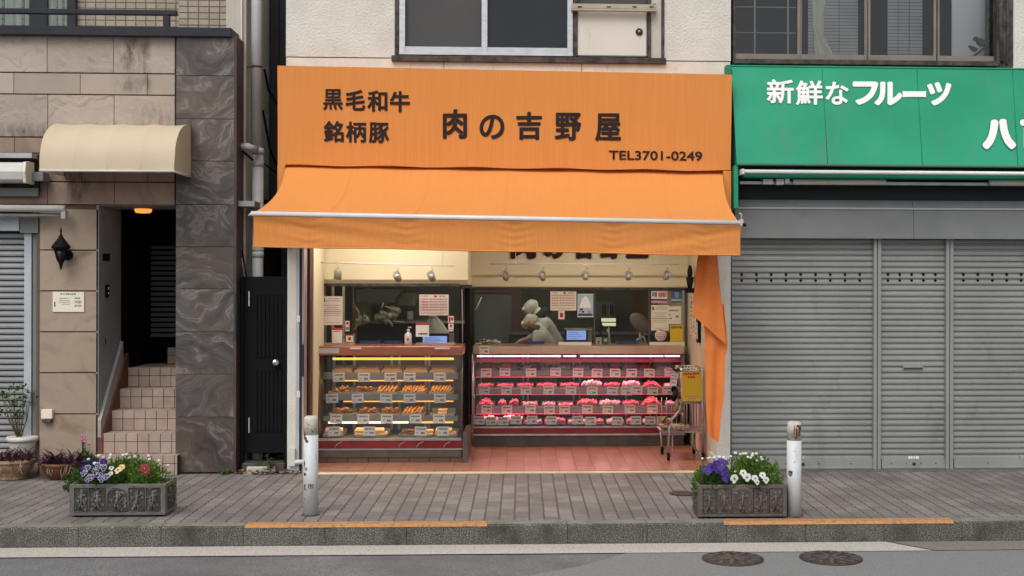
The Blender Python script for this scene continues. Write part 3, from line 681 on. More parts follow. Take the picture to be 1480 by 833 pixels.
s.prismx([(-.28, a.z+.02), (-.30, (a.z+b.z)/2), (-.28, b.z-.02), (-.22, b.z), (-.1, b.z), (-.1, a.z), (-.24, a.z)], X0, a.x, M_offwhite); s.build('body', aw2, .004)
s = MB(); s.prismx([(-.28, a.z-.01), (-.305, (a.z+b.z)/2), (-.28, b.z), (-.2, b.z+.01), (-.1, b.z+.01), (-.1, a.z-.01)], a.x+.002, a.x+.03, mat('cap_ivory', (.75,.72,.6), rough=.5)); s.build('end_cap', aw2, .003)
s = MB(); s.box(X0, W(56, 228, -.05).x, -.2, -.02, WZ(230, -.1, 20), WZ(222.5, -.1, 20), M_steel); s.box(a.x+.03, a.x+.13, -.16, -.02, a.z+.02, a.z+.1, M_shutbox)
s.box(X0, W(57, 283, -.03).x, -.06, -.03, WZ(284, -.05, 20), WZ(272, -.05, 20), M_shutbox); s.box(X0, W(57, 266, -.0).x, -.012, -.004, WZ(272, -.0, 20), WZ(231, -.0, 20), M_darkframe)
s.build('mounting_rail', aw2, .002)
s = MB(); s.tube([W(38, 250, -.15), W(44, 240, -.12), W(56, 224, -.06), W(58, 262, -.05), W(56, 280, -.04)], .006, M_black, 6); one(s, 'cable', 'black cable looping beside the white awning cassette', 'cable')
# ---- gap between the buildings
nb = thing('narrow_side_wall', 'narrow cream concrete wall in the gap beside the marble pillar', 'wall', (WX(350, .25), .25, 0))
s = MB(); s.box(WX(326, .25, 300), WX(355, .25, 300), .25, 1.4, 0, 5.4, M_greyw); s.box(WX(341, .25, 300), WX(350, .25, 300), .22, .25, 0, 5.4, M_greyw); s.build('wall', nb, .004)
s = MB(); s.box(WX(340, .18, 600), WX(354, .18, 600), .16, .24, 0, WZ(628, .18, 345), M_greyw); s.build('plinth', nb, .004)
s = MB()
xx = WX(372, 1.25, 200)
s.box(xx, WX(470, 1.25, 200), 1.3, 1.5, 0, 5.4, mat('dark_siding', (.028,.029,.034), (.042,.044,.05), scale=2, rough=.7))
for i in range(9): s.box(xx+.02+i*.11, xx+.1+i*.11, 1.27, 1.3, 0, 5.4, mat('dark_siding', (0,0,0)))
s.box(WX(330, 1.3), xx, 1.4, 1.5, 0, 5.4, M_blackmatt)
one(s, 'siding_wall', 'dark corrugated metal siding deep in the gap between buildings', 'wall')
dp = thing('drainpipe', 'grey plastic drainpipe running down between the two buildings', 'drainpipe', tuple(W(372, 400, .3)))
s = MB(); x = WX(370.5, .3, 200); x2 = WX(372.5, .3, 350); zj = WZ(219, .3, 370)
s.tube([(x, .3, 5.4), (x, .3, zj)], .050, M_pipe, 14); s.tube([(x2, .3, zj), (x2, .3, 0)], .053, M_pipe, 14); s.build('pipe', dp)
s = MB()
for py, xc in ((97, x), (219, x2), (237, x2), (360, x2), (368, x2)): z = WZ(py, .3, 370); s.lathe([(.057, -.03), (.06, 0), (.057, .03)] if py != 97 else [(.054, -.01), (.054, .01)], (xc, .3, z), M_pipe if py != 97 else M_rust, 14)
build_each(s, 'coupling', dp)
s = MB(); s.tube([W(356, 97, .28), (x, .3, WZ(97, .3, 370))], .008, M_rust, 6); s.tube([W(343, 213, .2), W(358, 212, .12), W(371, 217, .2)], .034, M_pipe, 10); s.tube([W(345, 214, .19), W(366, 232, .2)], .012, M_black, 6); build_each(s, 'bracket', dp)
s = MB(); s.tube([W(382, 100, .9), W(388, 130, .9), W(400, 150, .8), W(412, 165, .8)], .012, M_blackmatt, 6); s.tube([W(380, 160, .9), W(390, 215, .85), W(404, 250, .8)], .012, M_blackmatt, 6); s.tube([W(378, 235, .6), W(400, 250, .6)], .008, M_blackmatt, 6)
one(s, 'loose_cables', 'black cables drooping against the dark siding in the gap', 'cable')
s = MB(); s.tube([W(349, 0, .2), W(349, 200, .2), W(349, 350, .2), W(347, 362, .2), W(354, 399, .16)], .006, M_offwhite, 5); s.tube([W(350, 362, .19), W(356, 400, .15)], .008, M_black, 5)
one(s, 'wall_wire', 'thin white wire running down the narrow cream wall', 'wire')
gt = thing('side_gate', 'narrow black metal gate with a round knob closing the gap', 'gate', tuple(W(384, 655, .12)))
s = MB(); gx0, gx1 = WX(353, .12, 500), WX(414, .12, 500); gz0, gz1 = WZ(655, .12, 384), WZ(400, .12, 384)
s.box(gx0, gx1-.02, .12, .16, gz0, gz1, M_black)
for i in range(7):
    for (a_, b_) in ((.12, .47), (.54, .9)):
        xq = gx0+.1+i*.038; s.box(xq, xq+.022, .108, .12, gz0+(gz1-gz0)*a_, gz0+(gz1-gz0)*b_, M_black)
s.build('panel', gt, .003)
s = MB(); s.box(gx0-.03, gx0, .1, .17, 0, gz1+.0, M_black); s.box(gx1-.02, gx1+.0, .1, .17, 0, gz1, M_black); s.build('frame', gt)
s = MB(); kk = W(398, 524, .07); s.ball(kk, .038, M_chrome, n=14, k=10); s.tube([kk, kk+Vector((0, .06, 0))], .015, M_chrome); s.build('knob', gt)
for py in (432, 615):
    s = MB(); q = W(360, py, .1); s.box(q.x-.005, q.x+.005, .095, .12, q.z-.07, q.z+.07, M_alu); s.build('hinge', gt)
s = MB(); s.box(gx0, gx1, .02, .3, 0, .09, M_darkframe); s.box(gx0+.05, gx1-.08, .0, .05, 0, .06, M_greyw); one(s, 'door_sill', 'low stained concrete sill under the narrow black gate', 'sill', None, .01)
s = MB(); q = W(339.5, 470, -.02); s.box(q.x-.008, q.x+.008, -.036, -.031, WZ(490, -.02, 340), WZ(424, -.02, 340), mat('strip_green', (.008,.07,.05), rough=.6)); one(s, 'address_strip', 'thin dark green vertical strip on the marble pillar edge', 'sign')
# ================================================================= white stucco building (the shop)
SB = thing('stucco_building', 'white stucco shop building above and around the orange awning', 'building', (0, 0, 0))
bx0, bx1 = WX(413, 0, 200), WX(1056, 0, 200)
zsl = WZ(86, 0, 735)                 # joint between wall and band
wx0, wx1 = WX(571, 0, 50), WX(959, 0, 50); zsill = WZ(82, 0, 765)
w = MB()
w.box(bx0, wx0, 0, .25, zsl+.006, 5.4, M_stucco); w.box(wx1, bx1, 0, .25, zsl+.006, 5.4, M_stucco)
build_each(w, 'upper_wall', SB)
w = MB(); cuts = [413, 641.5, 841, 1056]
for a, b in zip(cuts, cuts[1:]): w.box(WX(a, 0, 90)+.003, WX(b, 0, 90)-.003, .003, .25, WZ(130, 0, 735), zsl-.004, M_stucco2)
w.box(bx0, bx1, .02, .24, 2.56, WZ(84, .02, 735), M_groove); w.box(bx0, bx1, .25, 1.5, 2.55, 5.4, M_stucco); w.build('wall_band', SB, .002)
# piers either side of the shop opening
p = MB(); px0, px1 = WX(415, 0, 550), WX(428, 0, 550)
p.box(px0, px1, 0, .6, 0, 2.6, M_stucco); p.build('left_pier', SB, .004)
p = MB(); rx0, rx1 = WX(1036, 0, 550), WX(1056, 0, 550)
p.box(rx0, rx1, 0, .35, .12, 2.6, M_stucco); p.box(rx0-.02, rx1+.004, -.02, .36, 0, .14, M_stucco); p.build('right_pier', SB, .006)
# interior shell
XLI = XL-.0; s = MB()
s.box(XL-.1, XL, .62, 5.2, 0, 2.7, M_innerwall); s.box(XR, XR+.1, .352, 5.2, 0, 2.7, M_innerwall); build_each(s, 'side_wall', SB)
s = MB(); s.box(XL-.1, XR+.1, 5.0, 5.1, 0, 2.7, mat('kitchen_wall', (.115,.125,.10), (.075,.08,.068), scale=2, rough=.6)); s.build('back_wall', SB)
s = MB(); s.box(XL-.1, XR+.1, .25, 5.1, 2.45, 2.55, M_cream); s.build('shop_ceiling', SB)
SX = WX(676, .95, 450)
YS1, YS2 = .95, 2.0
zso1 = WZ(411.5, YS1, 560); zso2 = WZ(417, YS2, 840)
XGL = WX(457, YS1, 450)
s = MB(); s.prismx([(YS1-.02, zso1+.05), (YS1+.02, zso1), (YS1+.25, zso1), (YS1+.25, 2.45), (YS1-.02, 2.45)], XL, SX, M_cream)
s.prismx([(YS2-.0, zso2+.02), (YS2+.02, zso2), (YS2+.25, zso2), (YS2+.25, 2.45), (YS2, 2.45)], SX, XR, M_cream)
s.box(SX-.04, SX, YS1+.25, YS2+.2, zso1, 2.45, M_cream); s.build('soffit', SB)
# black sign letters above the meat counter (only their feet show below the awning)
ls_ = MB(); 
def pl2(a, b): return W(a, b, YS2-.03)
ww = [(737, 776), (783, 817), (828, 859), (866, 899), (903, 938)]
letters(ls_, [(ch, a+1, 339, b-1, 374.5) for ch, (a, b) in zip('肉の吉野屋', ww)], pl2, M_ink, .06)
for i in range(len(ls_.v)): pass
k = len(ls_.v)
tag(ls_.build('wall_lettering', None), 'black raised sign characters on the cream wall under the orange valance', 'sign lettering')
# upstairs window
wn = MB(); zt = 5.4
wf = MB()
fx = [(577, 585.5), (696, 704.5), (820, 828)]
for a, b in fx: wf.box(WX(a, -.01, 40), WX(b, -.01, 40), -.012, .06, WZ(77, 0, 700), zt, M_alu)
wf.box(WX(577, -.01, 70), WX(828, -.01, 70), -.004, .055, WZ(78.5, 0, 700), WZ(68.5, 0, 700), M_alu)
wf.box(WX(577, -.01, 70), WX(828, -.01, 70), -.030, .055, WZ(81, 0, 700), WZ(76.5, 0, 700), M_alu)
WN = wf.build('window', SB, .002)
pn = MB(); M_screen = mat('insect_screen', (.082,.082,.083), (.066,.067,.069), scale=1.5, rough=.7)
pn.box(WX(585.5, .03, 40), WX(696, .03, 40), .03, .036, WZ(69, 0, 640), zt, M_screen); pn.build('screen', WN)
pn = MB(); M_dglass = mat('dark_glass', (.028,.033,.043), (.02,.024,.032), scale=.8, rough=.12, spec=.3)
pn.box(WX(704.5, .03, 40), WX(820, .03, 40), .03, .036, WZ(69, 0, 760), zt, M_dglass); pn.build('pane', WN)
fr = MB()
fr.box(wx0-.002, WX(577, 0, 40)-.002, -.015, .1, zsill-.04, zt, M_darkframe)
fr.box(wx0-.03, wx1+.02, -.035, .1, WZ(90.5, -.03, 765), WZ(82, -.03, 765), M_darkframe)
fr.box(WX(828.5, 0, 40), WX(834, 0, 40), -.02, .1, zsill, zt, M_darkframe); fr.box(WX(935.5, 0, 40), WX(940.5, 0, 40), -.02, .1, zsill, zt, M_darkframe)
fr.box(WX(956, 0, 40), wx1+.006, -.018, .1, zsill, zt, M_darkframe); fr.build('window_surround', SB, .003)
s = MB(); s.box(WX(940.6, 0, 40), WX(955.8, 0, 40), .005, .1, zsill, zt, M_greyw); s.box(WX(834.2, 0, 40), WX(935.3, 0, 40), .06, .1, zsill, zt, M_screen); s.build('side_board', SB)
vp = thing('vent_panel', 'cream blanking panel with a small round vent beside the upstairs window', 'panel', (W(885, 82, 0)))
s = MB(); s.box(WX(834.3, 0, 60), WX(935.2, 0, 60), -.0, .055, zsill+.01, WZ(16, 0, 885), mat('panel_cream', (.70,.66,.585), (.745,.70,.63), scale=2, rough=.6, c3=(.3,.28,.24), s3=3, lo3=.63, hi3=.85, stretch3=(3,1,.7))); s.build('board', vp, .01)
s = MB(); c = W(924, 46, -.01); s.lathe([(.018, 0), (.032, -.004), (.036, .012), (.04, .014)], c, M_darkframe, 18, 'y'); s.ball(c+Vector((0, -.004, 0)), .014, M_steel); s.build('vent', vp)
s = MB(); a = W(826, 17, -.06); b = W(949, 9.5, -.06); s.box(a.x, b.x, -.075, -.05, WZ(13, -.06, 885), WZ(6.5, -.06, 885), mat('rail_khaki', (.42,.37,.28), (.5,.45,.35), scale=6, rough=.5)); s.box(a.x, b.x, -.075, -.02, WZ(16, -.06, 885), WZ(13.4, -.06, 885), mat('rail_khaki', (0,0,0)))
for px in (838, 880, 917, 942): q = W(px, 10, -.08); s.box(q.x-.02, q.x+.02, -.079, -.075, q.z-.006, q.z+.006, M_darkframe)
for px in (831, 945): q = W(px, 12, 0); s.box(q.x-.015, q.x+.015, -.05, .0, q.z-.03, q.z+.03, M_darkframe)
one(s, 'hanging_rail', 'khaki metal rail fixed across the cream panel upstairs', 'rail')
# ---------------------------------------------------------------- orange fascia sign
fs_ = thing('fascia_sign', 'orange fabric fascia sign with dark Japanese lettering above the awning', 'sign', tuple(W(730, 243, -.2)))
YF = -.28
c00 = W(401, 95, YF); c10 = W(1058, 108, YF); c01 = W(401.5, 238.5, YF); c11 = W(1056, 247, YF)
s = MB()
def bil(u, v): return c00*(1-u)*(1-v)+c10*u*(1-v)+c01*(1-u)*v+c11*u*v
rows = []
for j in range(15):
    v = j/14; rows.append([bil(i/60, v)+Vector((0, .0022*math.sin(i*.8+j*.25)*math.sin(PI*v)+.0012*math.sin(i*2.3), .006*math.sin(i*.55)*(1 if j == 14 else 0))) for i in range(61)])
s.grid(rows, M_orange)
b00, b10, b01, b11 = [Vector((p.x, -.01, p.z)) for p in (c00, c10, c01, c11)]
s.quad(c00, c10, b10, b00, M_orange); s.quad(c00, b00, b01, c01, M_orange); s.quad(c10, c11, b11, b10, M_orange); s.quad(c01, b01, b11, c11, M_orange)
s.build('fabric_panel', fs_, fix=True)
def plS(a, b):
    p = W(a, b, YF-.003); return p
s = MB()
letters(s, [('黒', 467, 129, 495.5, 159)], plS, M_ink, .018, .0025); letters(s, [('毛', 499.5, 130, 528, 160.5), ('和', 531, 131, 560, 162), ('牛', 563.5, 132, 592.5, 162.5)], plS, M_ink, .032, .0025)
s.build('upper_lettering', fs_)
s = MB(); letters(s, [('銘', 468, 175, 497, 206), ('柄', 500, 176, 529.5, 206.5), ('豚', 533, 177, 562.5, 207)], plS, M_ink, .030, .0025); s.build('lower_lettering', fs_)
s = MB(); letters(s, [('肉', 640, 158, 675, 201), ('の', 693, 166, 729, 201.5), ('吉', 746, 162, 783.5, 202.5), ('野', 802, 163, 840, 203.5), ('屋', 860, 164, 897.5, 204.5)], plS, M_ink, .030, .0025); s.build('large_lettering', fs_)
s = MB()
def plT(a, b): return W(a, b+(a-947)*.013, YF-.003)
letters(s, [('TEL3701-0249', 880, 218.5, 1015, 232)], plT, M_ink, .032, .0025); s.build('phone_lettering', fs_)
# side returns that run on down behind the awning
s = MB()
a = W(401, 238, YF); s.box(a.x, a.x+.07, YF, -.01, WZ(352, YF, 405), a.z, M_orange)
a = W(1057, 247, YF); s.box(a.x-.075, a.x, YF, -.01, WZ(312, YF, 1050), a.z, M_orange); build_each(s, 'side_strip', fs_, .003)
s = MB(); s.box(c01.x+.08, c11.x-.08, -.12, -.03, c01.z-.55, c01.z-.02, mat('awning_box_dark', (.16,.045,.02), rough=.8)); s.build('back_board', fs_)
# ---------------------------------------------------------------- orange awning
an = thing('shop_awning', 'orange retractable awning pulled out over the shop front with a hanging valance', 'awning', tuple(W(718, 360, -1.37)))
YB = -1.37
tL, tR = W(414, 238, -.2), W(1044, 249, -.2)
bL, bR = W(367, 309, YB), W(1069, 322.5, YB)
NX, NY = 96, 16
def aw_pt(u, v):
    # panel edges pull in toward the roller; seams every sixth
    uu = u; L_ = tL.lerp(bL, v); R_ = tR.lerp(bR, v)
    pin = .05*math.sin(PI*v)
    L_ = L_+Vector((pin, 0, 0)); R_ = R_-Vector((pin*.6, 0, 0))
    p = L_.lerp(R_, uu); sag = -.045*math.sin(PI*v)-.004*abs(math.sin(u*6*PI))*v
    wr = .004*math.sin(u*40+v*3)*(1-v)+.005*math.sin(u*23-v*5)*v
    return p+Vector((0, 0, sag+wr))
s = MB(); s.grid([[aw_pt(i/NX, j/NY) for i in range(NX+1)] for j in range(NY+1)], M_orange2, thick=(0, .0, -.003)); s.build('canopy', an, fix=True)
s = MB()
for i in range(1, 6):
    u = (i-.18)/5.6
    s.grid([[aw_pt(u+e, j/NY)+Vector((0, 0, .0022)) for e in (-.0028, .0028)] for j in range(NY+1)], mat('seam_orange', (.76,.28,.068), rough=.8))
build_each(s, 'seam', an)
s = MB(); s.tube([bL+Vector((-.02, 0, 0)), bR+Vector((.0, 0, 0))], .021, M_offwhite if 0 else mat('bar_white', (.78,.79,.80), (.70,.71,.72), scale=5, rough=.3, metal=0), 12); s.build('front_bar', an)
s = MB(); s.box(bR.x, bR.x+.03, YB-.02, YB+.03, bR.z-.03, bR.z+.03, M_alu); s.tube([bR+Vector((.015, 0, 0)), bR+Vector((.015, 0, .075)), bR+Vector((-.005, 0, .08))], .007, M_alu, 6)
s.tube([bR+Vector((.02, -.02, -.015)), bR+Vector((.05, -.02, -.02))], .014, M_black, 8); s.tube([bL+Vector((-.02, 0, 0)), bL+Vector((-.045, 0, -.02))], .010, M_steel, 6); build_each(s, 'bar_end', an, .002)
# valance with gathers at the seams
vL0, vR0 = W(367, 313, YB), W(1070, 326, YB); vL1, vR1 = W(366, 357.3, YB), W(1070, 370.5, YB)
rows = []; sx = [.112, .31, .55-.02, .735, .925]
for j in range(15):
    v = j/14; r = []
    for i in range(281):
        u = i/280; p = vL0.lerp(vR0, u).lerp(vL1.lerp(vR1, u), v)
        g = 0
        for q in sx: d = (u-q)*3.9; g += math.exp(-(d/.14)**2)*math.sin(v*26+d*22*(1 if d > 0 else -1)-2)*.0035
        d0 = u*4; g += .006*math.exp(-((d0-v*1.1)/.3)**2)*math.sin(v*9-d0*5)+.003*math.exp(-((d0-.5-v*.9)/.35)**2)*math.sin(v*14-d0*7)
        d1 = (1-u)*4; g += .006*math.exp(-((d1-v*.9)/.3)**2)*math.sin(v*10-d1*6)
        g += .003*math.sin(u*70)*v+.004*math.sin(u*13)*v*.6
        z = -.003*math.sin(u*17)*v
        r.append(p+Vector((0, g-.022*(1-v)**4, z)))
    rows.append(r)
s = MB(); s.grid(rows, M_orange, thick=(0, .003, 0)); s.build('valance', an)
s = MB()
hem = [rows[-1][i]+Vector((0, -.002, .006)) for i in range(0, 281, 2)]
s.tube(hem, .006, M_orange, 6); s.build('hem', an)
for px in (455, 1000):     # folding arms under the fabric
    s = MB(); q = W(px, 275, -.30); e = Vector((q.x+(.15 if px < 700 else -.15), YB+.03, bL.z-.0)); mid = (q+e)/2+Vector((.3 if px < 700 else -.3, 0, -.2)); e.z -= .05
    s.tube([q, mid, e], .018, M_alu, 8); s.build('folding_arm', an)
# ---------------------------------------------------------------- hanging orange cloth
def ribbon(mb, rows_, Y, amp, ph, m, nx=22, tilt=0):
    R_ = []
    for k, (py, a, b, *_x) in enumerate(rows_):
        r = []
        for i in range(nx+1):
            u = i/nx; yy = Y+amp*math.sin(u*7.5+ph+k*.22)+tilt*u
            pyy = py+(b-a)*0
            r.append(W(a+(b-a)*u, pyy+ (rows_[k][3] if len(rows_[k]) > 3 else 0)*u, yy))
        R_.append(r)
    mb.grid(R_, m, thick=(0, .003, 0))
clo = thing('hanging_cloth', 'bright orange cloth strip tied up and hanging in front of the right pier', 'cloth', tuple(W(1033, 645, -1.0)))
s = MB(); ribbon(s, [(362, 1010, 1036, 0), (380, 1007, 1038, 2), (400, 1005.5, 1040, 8), (415, 1004, 1042.5, 18), (430, 1002.5, 1045.5, 28), (440, 1002, 1048, 40), (448, 1001.5, 1050, 48), (455.5, 1001, 1053, 46)], -1.05, .02, .4, M_orange3, tilt=-.02); s.build('front_fold', clo)
s = MB(); ribbon(s, [(440, 1012, 1046, 0), (470, 1018, 1050, 8), (490, 1019, 1051.5, 14), (512, 1019.5, 1048, 6), (540, 1020, 1048, 2), (575, 1020, 1046, 0), (600, 1021, 1042.5, 2), (622, 1022.5, 1040, 6), (630, 1025, 1038.5, 11)], -1.0, .018, 1.9, M_orange3); s.build('rear_fold', clo)
# ================================================================= green sign building on the right
RB = thing('shuttered_building', 'cream building with bronze framed upstairs windows above the green sign', 'building', tuple(W(1270, 680, .1)))
rx = WX(1057, .1, 500); RXE = 9.5
zgb = WZ(97, .1, 1250)
s = MB()
s.box(WX(1465, .0, 40), RXE, .0, .3, zgb-.1, 5.4, M_stucco); s.box(rx, RXE, .3, .5, WZ(343, .3, 1250), zgb-.0, M_stucco)
s.build('wall', RB)
s = MB(); yw = .06
s.box(WX(1057, .1, 40)+.004, WX(1061, .1, 40), .02, .3, zgb, 5.4, M_darkframe)
wins = [(1061, 1154), (1157, 1251), (1256, 1351), (1356, 1440)]
s.box(rx+.01, WX(1443, yw, 88), .0, .22, WZ(95.5, yw, 1250), WZ(88.5, yw, 1250), M_darkframe)
s.box(WX(1442, 0, 40), WX(1464.5, 0, 40), .01, .3, zgb-.05, 5.4, M_darkframe)
s.tube([W(1447, 0, -.0), W(1446, 30, -.0), W(1448, 90, -.0)], .02, M_darkframe, 8); s.tube([W(1456, 0, -.0), W(1457, 50, -.0), W(1455, 93, -.0)], .015, M_darkframe, 8)
s.build('window_surround', RB, .003)
s = MB()
for k, (a, b) in enumerate(wins):
    yy = yw if k % 2 == 0 else yw+.03
    s.box(WX(a-1, yy, 40), WX(a+2.2, yy, 40), yy, yy+.04, WZ(87, yy, 1250), 5.4, M_brownalu); s.box(WX(b-1.5, yy, 40), WX(b+2.5, yy, 40), yy, yy+.04, WZ(87, yy, 1250), 5.4, M_brownalu)
    s.box(WX(a-1, yy, 80), WX(b+2.5, yy, 80), yy+.002, yy+.038, WZ(87.5, yy, 1250), WZ(79.5, yy, 1250), M_brownalu)
WR = s.build('window', RB, .002)
M_wg = glass('street_glass', tint=(.96,.97,.97), refl=.9, rough=.015)
for k, (a, b) in enumerate(wins):
    yy = (yw if k % 2 == 0 else yw+.03)+.018
    s = MB(); s.box(WX(a+2, yy, 40), WX(b-1.5, yy, 40), yy, yy+.004, WZ(80, yy, 1250), 5.4, M_wg); s.build('pane', WR)
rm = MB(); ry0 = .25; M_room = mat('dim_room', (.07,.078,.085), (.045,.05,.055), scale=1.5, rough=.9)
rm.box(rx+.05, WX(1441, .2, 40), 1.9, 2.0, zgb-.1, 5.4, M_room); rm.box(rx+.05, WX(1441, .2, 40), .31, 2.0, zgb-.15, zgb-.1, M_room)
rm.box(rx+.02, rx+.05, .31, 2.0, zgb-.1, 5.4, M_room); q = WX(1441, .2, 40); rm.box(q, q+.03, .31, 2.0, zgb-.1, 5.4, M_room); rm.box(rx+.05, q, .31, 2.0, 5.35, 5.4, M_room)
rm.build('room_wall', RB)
s = MB(); M_drape = mat('drape_cream', (.80,.80,.70), (.85,.84,.74), scale=4, rough=.9)
rows = []
for j, (py, a, b) in enumerate([(-40, 1172, 1196), (0, 1173, 1194), (20, 1174, 1191), (38, 1173, 1190), (50, 1176, 1191), (65, 1175, 1198), (80, 1178, 1205), (92, 1178, 1207)]):
    rows.append([W(a+(b-a)*i/24, py, .20+.025*math.sin(i*1.9+j*.3)) for i in range(25)])
s.grid(rows, M_drape, thick=(0, .004, 0)); one(s, 'tied_curtain', 'cream curtain gathered and tied behind the second upstairs window pane', 'curtain')
M_blind = mat('blind_grey', (.40,.41,.42), (.5,.51,.52), scale=3, rough=.8)
for (a, b, y_, nm, lab) in ((1283, 1333, .35, 'window_blind', 'grey slatted blind hanging behind the third upstairs window pane'), (1168, 1240, 1.0, 'window_blind', 'dim slatted blind behind the tied curtain upstairs')):
    s = MB(); 
    for i in range(34):
        z = WZ(88, y_, a)+i*.034; s.box(WX(a, y_, 40), WX(b, y_, 40), y_, y_+.004, z, z+.029, M_blind)
    for f in (.3, .62): xq = WX(a+(b-a)*f, y_, 40); s.box(xq-.002, xq+.002, y_-.003, y_-.001, WZ(88, y_, a), 5.3, M_room)
    one(s, nm, lab, 'blind')
s = MB(); s.box(WX(1376, .5, 40), WX(1446, .5, 40), .5, .52, zgb, 5.3, mat('pale_sheet', (.80,.82,.85), (.82,.84,.86), scale=2, rough=.9)); one(s, 'pale_screen', 'pale sheet standing behind the rightmost upstairs window pane', 'screen')
s = MB()
for (a, b) in ((1070, 1088), (1092, 1128)):
    pass
for px in (1090, 1138): s.box(WX(px, .5, 40), WX(px+2, .5, 40), .5, .52, zgb, 5.3, M_pipe)
for py in (10, 47): s.box(WX(1062, .5, 40), WX(1150, .5, 40), .495, .515, WZ(py+1, .5, 1100), WZ(py, .5, 1100), M_pipe)
one(s, 'lattice_screen', 'faint pale lattice behind the leftmost upstairs window pane', 'screen')
# two little bird ornaments on a branch in the rightmost pane
s = MB(); s.tube([W(1404, 84, .2), W(1420, 72, .2), W(1425, 68, .2), W(1440, 69, .2)], .012, M_shutdark, 8); s.tube([W(1424, 69, .2), W(1424, 84, .2)], .01, M_shutdark, 8); one(s, 'ornament_branch', 'dark forked perch behind the rightmost upstairs window pane', 'ornament')
M_bird = mat('bird_grey', (.06,.065,.07), rough=.8)
def bird(c, s_, face, label, tail):
    m = MB(); R = Matrix.Rotation(.5*face, 4, 'Y')
    prof = [(.004, -.075), (.018, -.068), (.036, -.04), (.044, -.005), (.038, .03), (.026, .05)]
    m.ball(c, .045*s_, M_bird, 1.35, .85, .9, 14, 10, R); m.ball(c+Vector((-.055*face*s_, 0, .035*s_)), .026*s_, M_bird, 1.1, .9, 1, 12, 8)
    m.tube([c+Vector((-.078*face*s_, 0, .036*s_)), c+Vector((-.095*face*s_, 0, .030*s_))], .006*s_, M_bird, 6, taper=[.007*s_, .001])
    m.tube([c+Vector((.045*face*s_, 0, -.004)), c+Vector((.12*face*s_*tail, 0, .0))], .012, M_bird, 6, taper=[.02*s_, .012*s_])
    for dx in (-.01, .012): m.tube([c+Vector((dx, 0, -.035*s_)), c+Vector((dx, 0, -.06*s_))], .003, M_shutdark, 5)
    one(m, 'bird_figurine', label, 'bird ornament', 'bird ornaments on the perch upstairs')
bird(W(1418, 61.5, .2), .95, 1, 'larger dark bird ornament standing on top of the perch upstairs', 1)
bird(W(1407, 71, .2), .6, 1, 'smaller dark bird ornament sitting lower on the perch upstairs', .6)
# green slanted sign
gs = thing('green_sign', 'green fascia sign with white Japanese lettering above the grey shutters', 'sign', tuple(W(1270, 240, -.2)))
YG0, YG1 = -.06, -.36
g00, g10 = W(1057, 97, YG0), W(1057+760, 97+8, YG0); g01, g11 = W(1064.5, 239, YG1), W(1064.5+760, 239+7, YG1)
pyt = lambda px: 95.5+(px-1057)*.011; pyb = lambda px: 238.5+(px-1064)*.009
def Pg(px, py, lift=0):
    # point of the slanted sheet
    for _ in range(3): pass
    v = (py-pyt(px))/(pyb(px)-pyt(px)); y = YG0+(YG1-YG0)*v
    # refine: depth is linear in height
    zt_, zb_ = W(px, pyt(px), YG0).z, W(px, pyb(px), YG1).z
    for _ in range(4):
        p = W(px, py, y); f = (zt_-p.z)/(zt_-zb_); y = YG0+(YG1-YG0)*f
    p = W(px, py, y); p.y -= lift; return p
s = MB(); rows = []
for j in range(9):
    r = []
    for i in range(61):
        px = 1057+8*(j/8)+i*14; py = pyt(px)+(pyb(px)-pyt(px))*j/8; p = Pg(px, py); p.y += .003*math.sin(i*1.7)*math.sin(j*.8); r.append(p)
    rows.append(r)
s.grid(rows, M_green)
lt_, rt_, lb_, rb_ = rows[0][0], rows[0][-1], rows[-1][0], rows[-1][-1]
s.add([lt_, lb_, (lb_.x, 0, lb_.z), (lt_.x, 0, lt_.z)], [(0,1,2,3)], M_greend); s.add([lt_, rt_, (rt_.x, 0.02, rt_.z), (lt_.x, 0.02, lt_.z)], [(0,1,2,3)], M_green)
s.add([lb_, rb_, (rb_.x, 0, rb_.z), (lb_.x, 0, lb_.z)], [(0,1,2,3)], M_greend)
s.add([(rt_.x, 0, rt_.z), rt_, rb_, (rb_.x, 0, rb_.z)], [(0,1,2,3)], M_greend)
s.build('sheet', gs)
s = MB()
for px in (1188, 1325, 1463, 1600):
    a, b = Pg(px, pyt(px)+2, .004), Pg(px+8, pyb(px)-2, .004); s.tube([a, b], .0022, mat('green_seam', (.012,.20,.11), rough=.7), 5)
s.tube([rows[-1][0]+Vector((0, -.004, .004)), rows[-1][-1]+Vector((0, -.004, .004))], .012, mat('hem_grey', (.09,.15,.12), rough=.8), 6)
s.tube([rows[0][0], rows[0][-1]], .010, M_green, 6); s.build('seam', gs)
def plG(a, b): return Pg(a, b, .006)
s = MB(); letters(s, [('新', 1108, 115, 1147, 150), ('鮮', 1150, 117, 1189, 152), ('な', 1193, 118.5, 1226, 152)], plG, M_whiteink, .024); s.build('small_lettering', gs)
s = MB(); letters(s, [('フ', 1232, 118, 1269, 152), ('ル', 1263.5, 118.5, 1303.6, 153), ('ー', 1304, 132, 1338, 141), ('ツ', 1339.5, 119, 1374.5, 153)], plG, M_whiteink, .062); s.build('bold_lettering', gs)
def plG2(a, b): return Pg(a, b, .0045)
s = MB(); letters(s, [('八', 1419.5, 172, 1468, 216)], plG, M_whiteink, .085); letters(s, [('百', 1474, 173, 1520, 216)], plG, M_whiteink, .07); s.build('shop_lettering', gs)
s = MB(); letters(s, [('八', 1418.3, 170.8, 1469.2, 217.2)], plG2, M_greend, .11); s.build('lettering_outline', gs)
s = MB(); a = W(1055, 95, -.1); s.box(WX(1049, -.08, 100), WX(1056, -.08, 100), -.12, -.0, WZ(108, -.08, 1052), WZ(95, -.08, 1052), M_greend); s.build('end_bracket', gs)
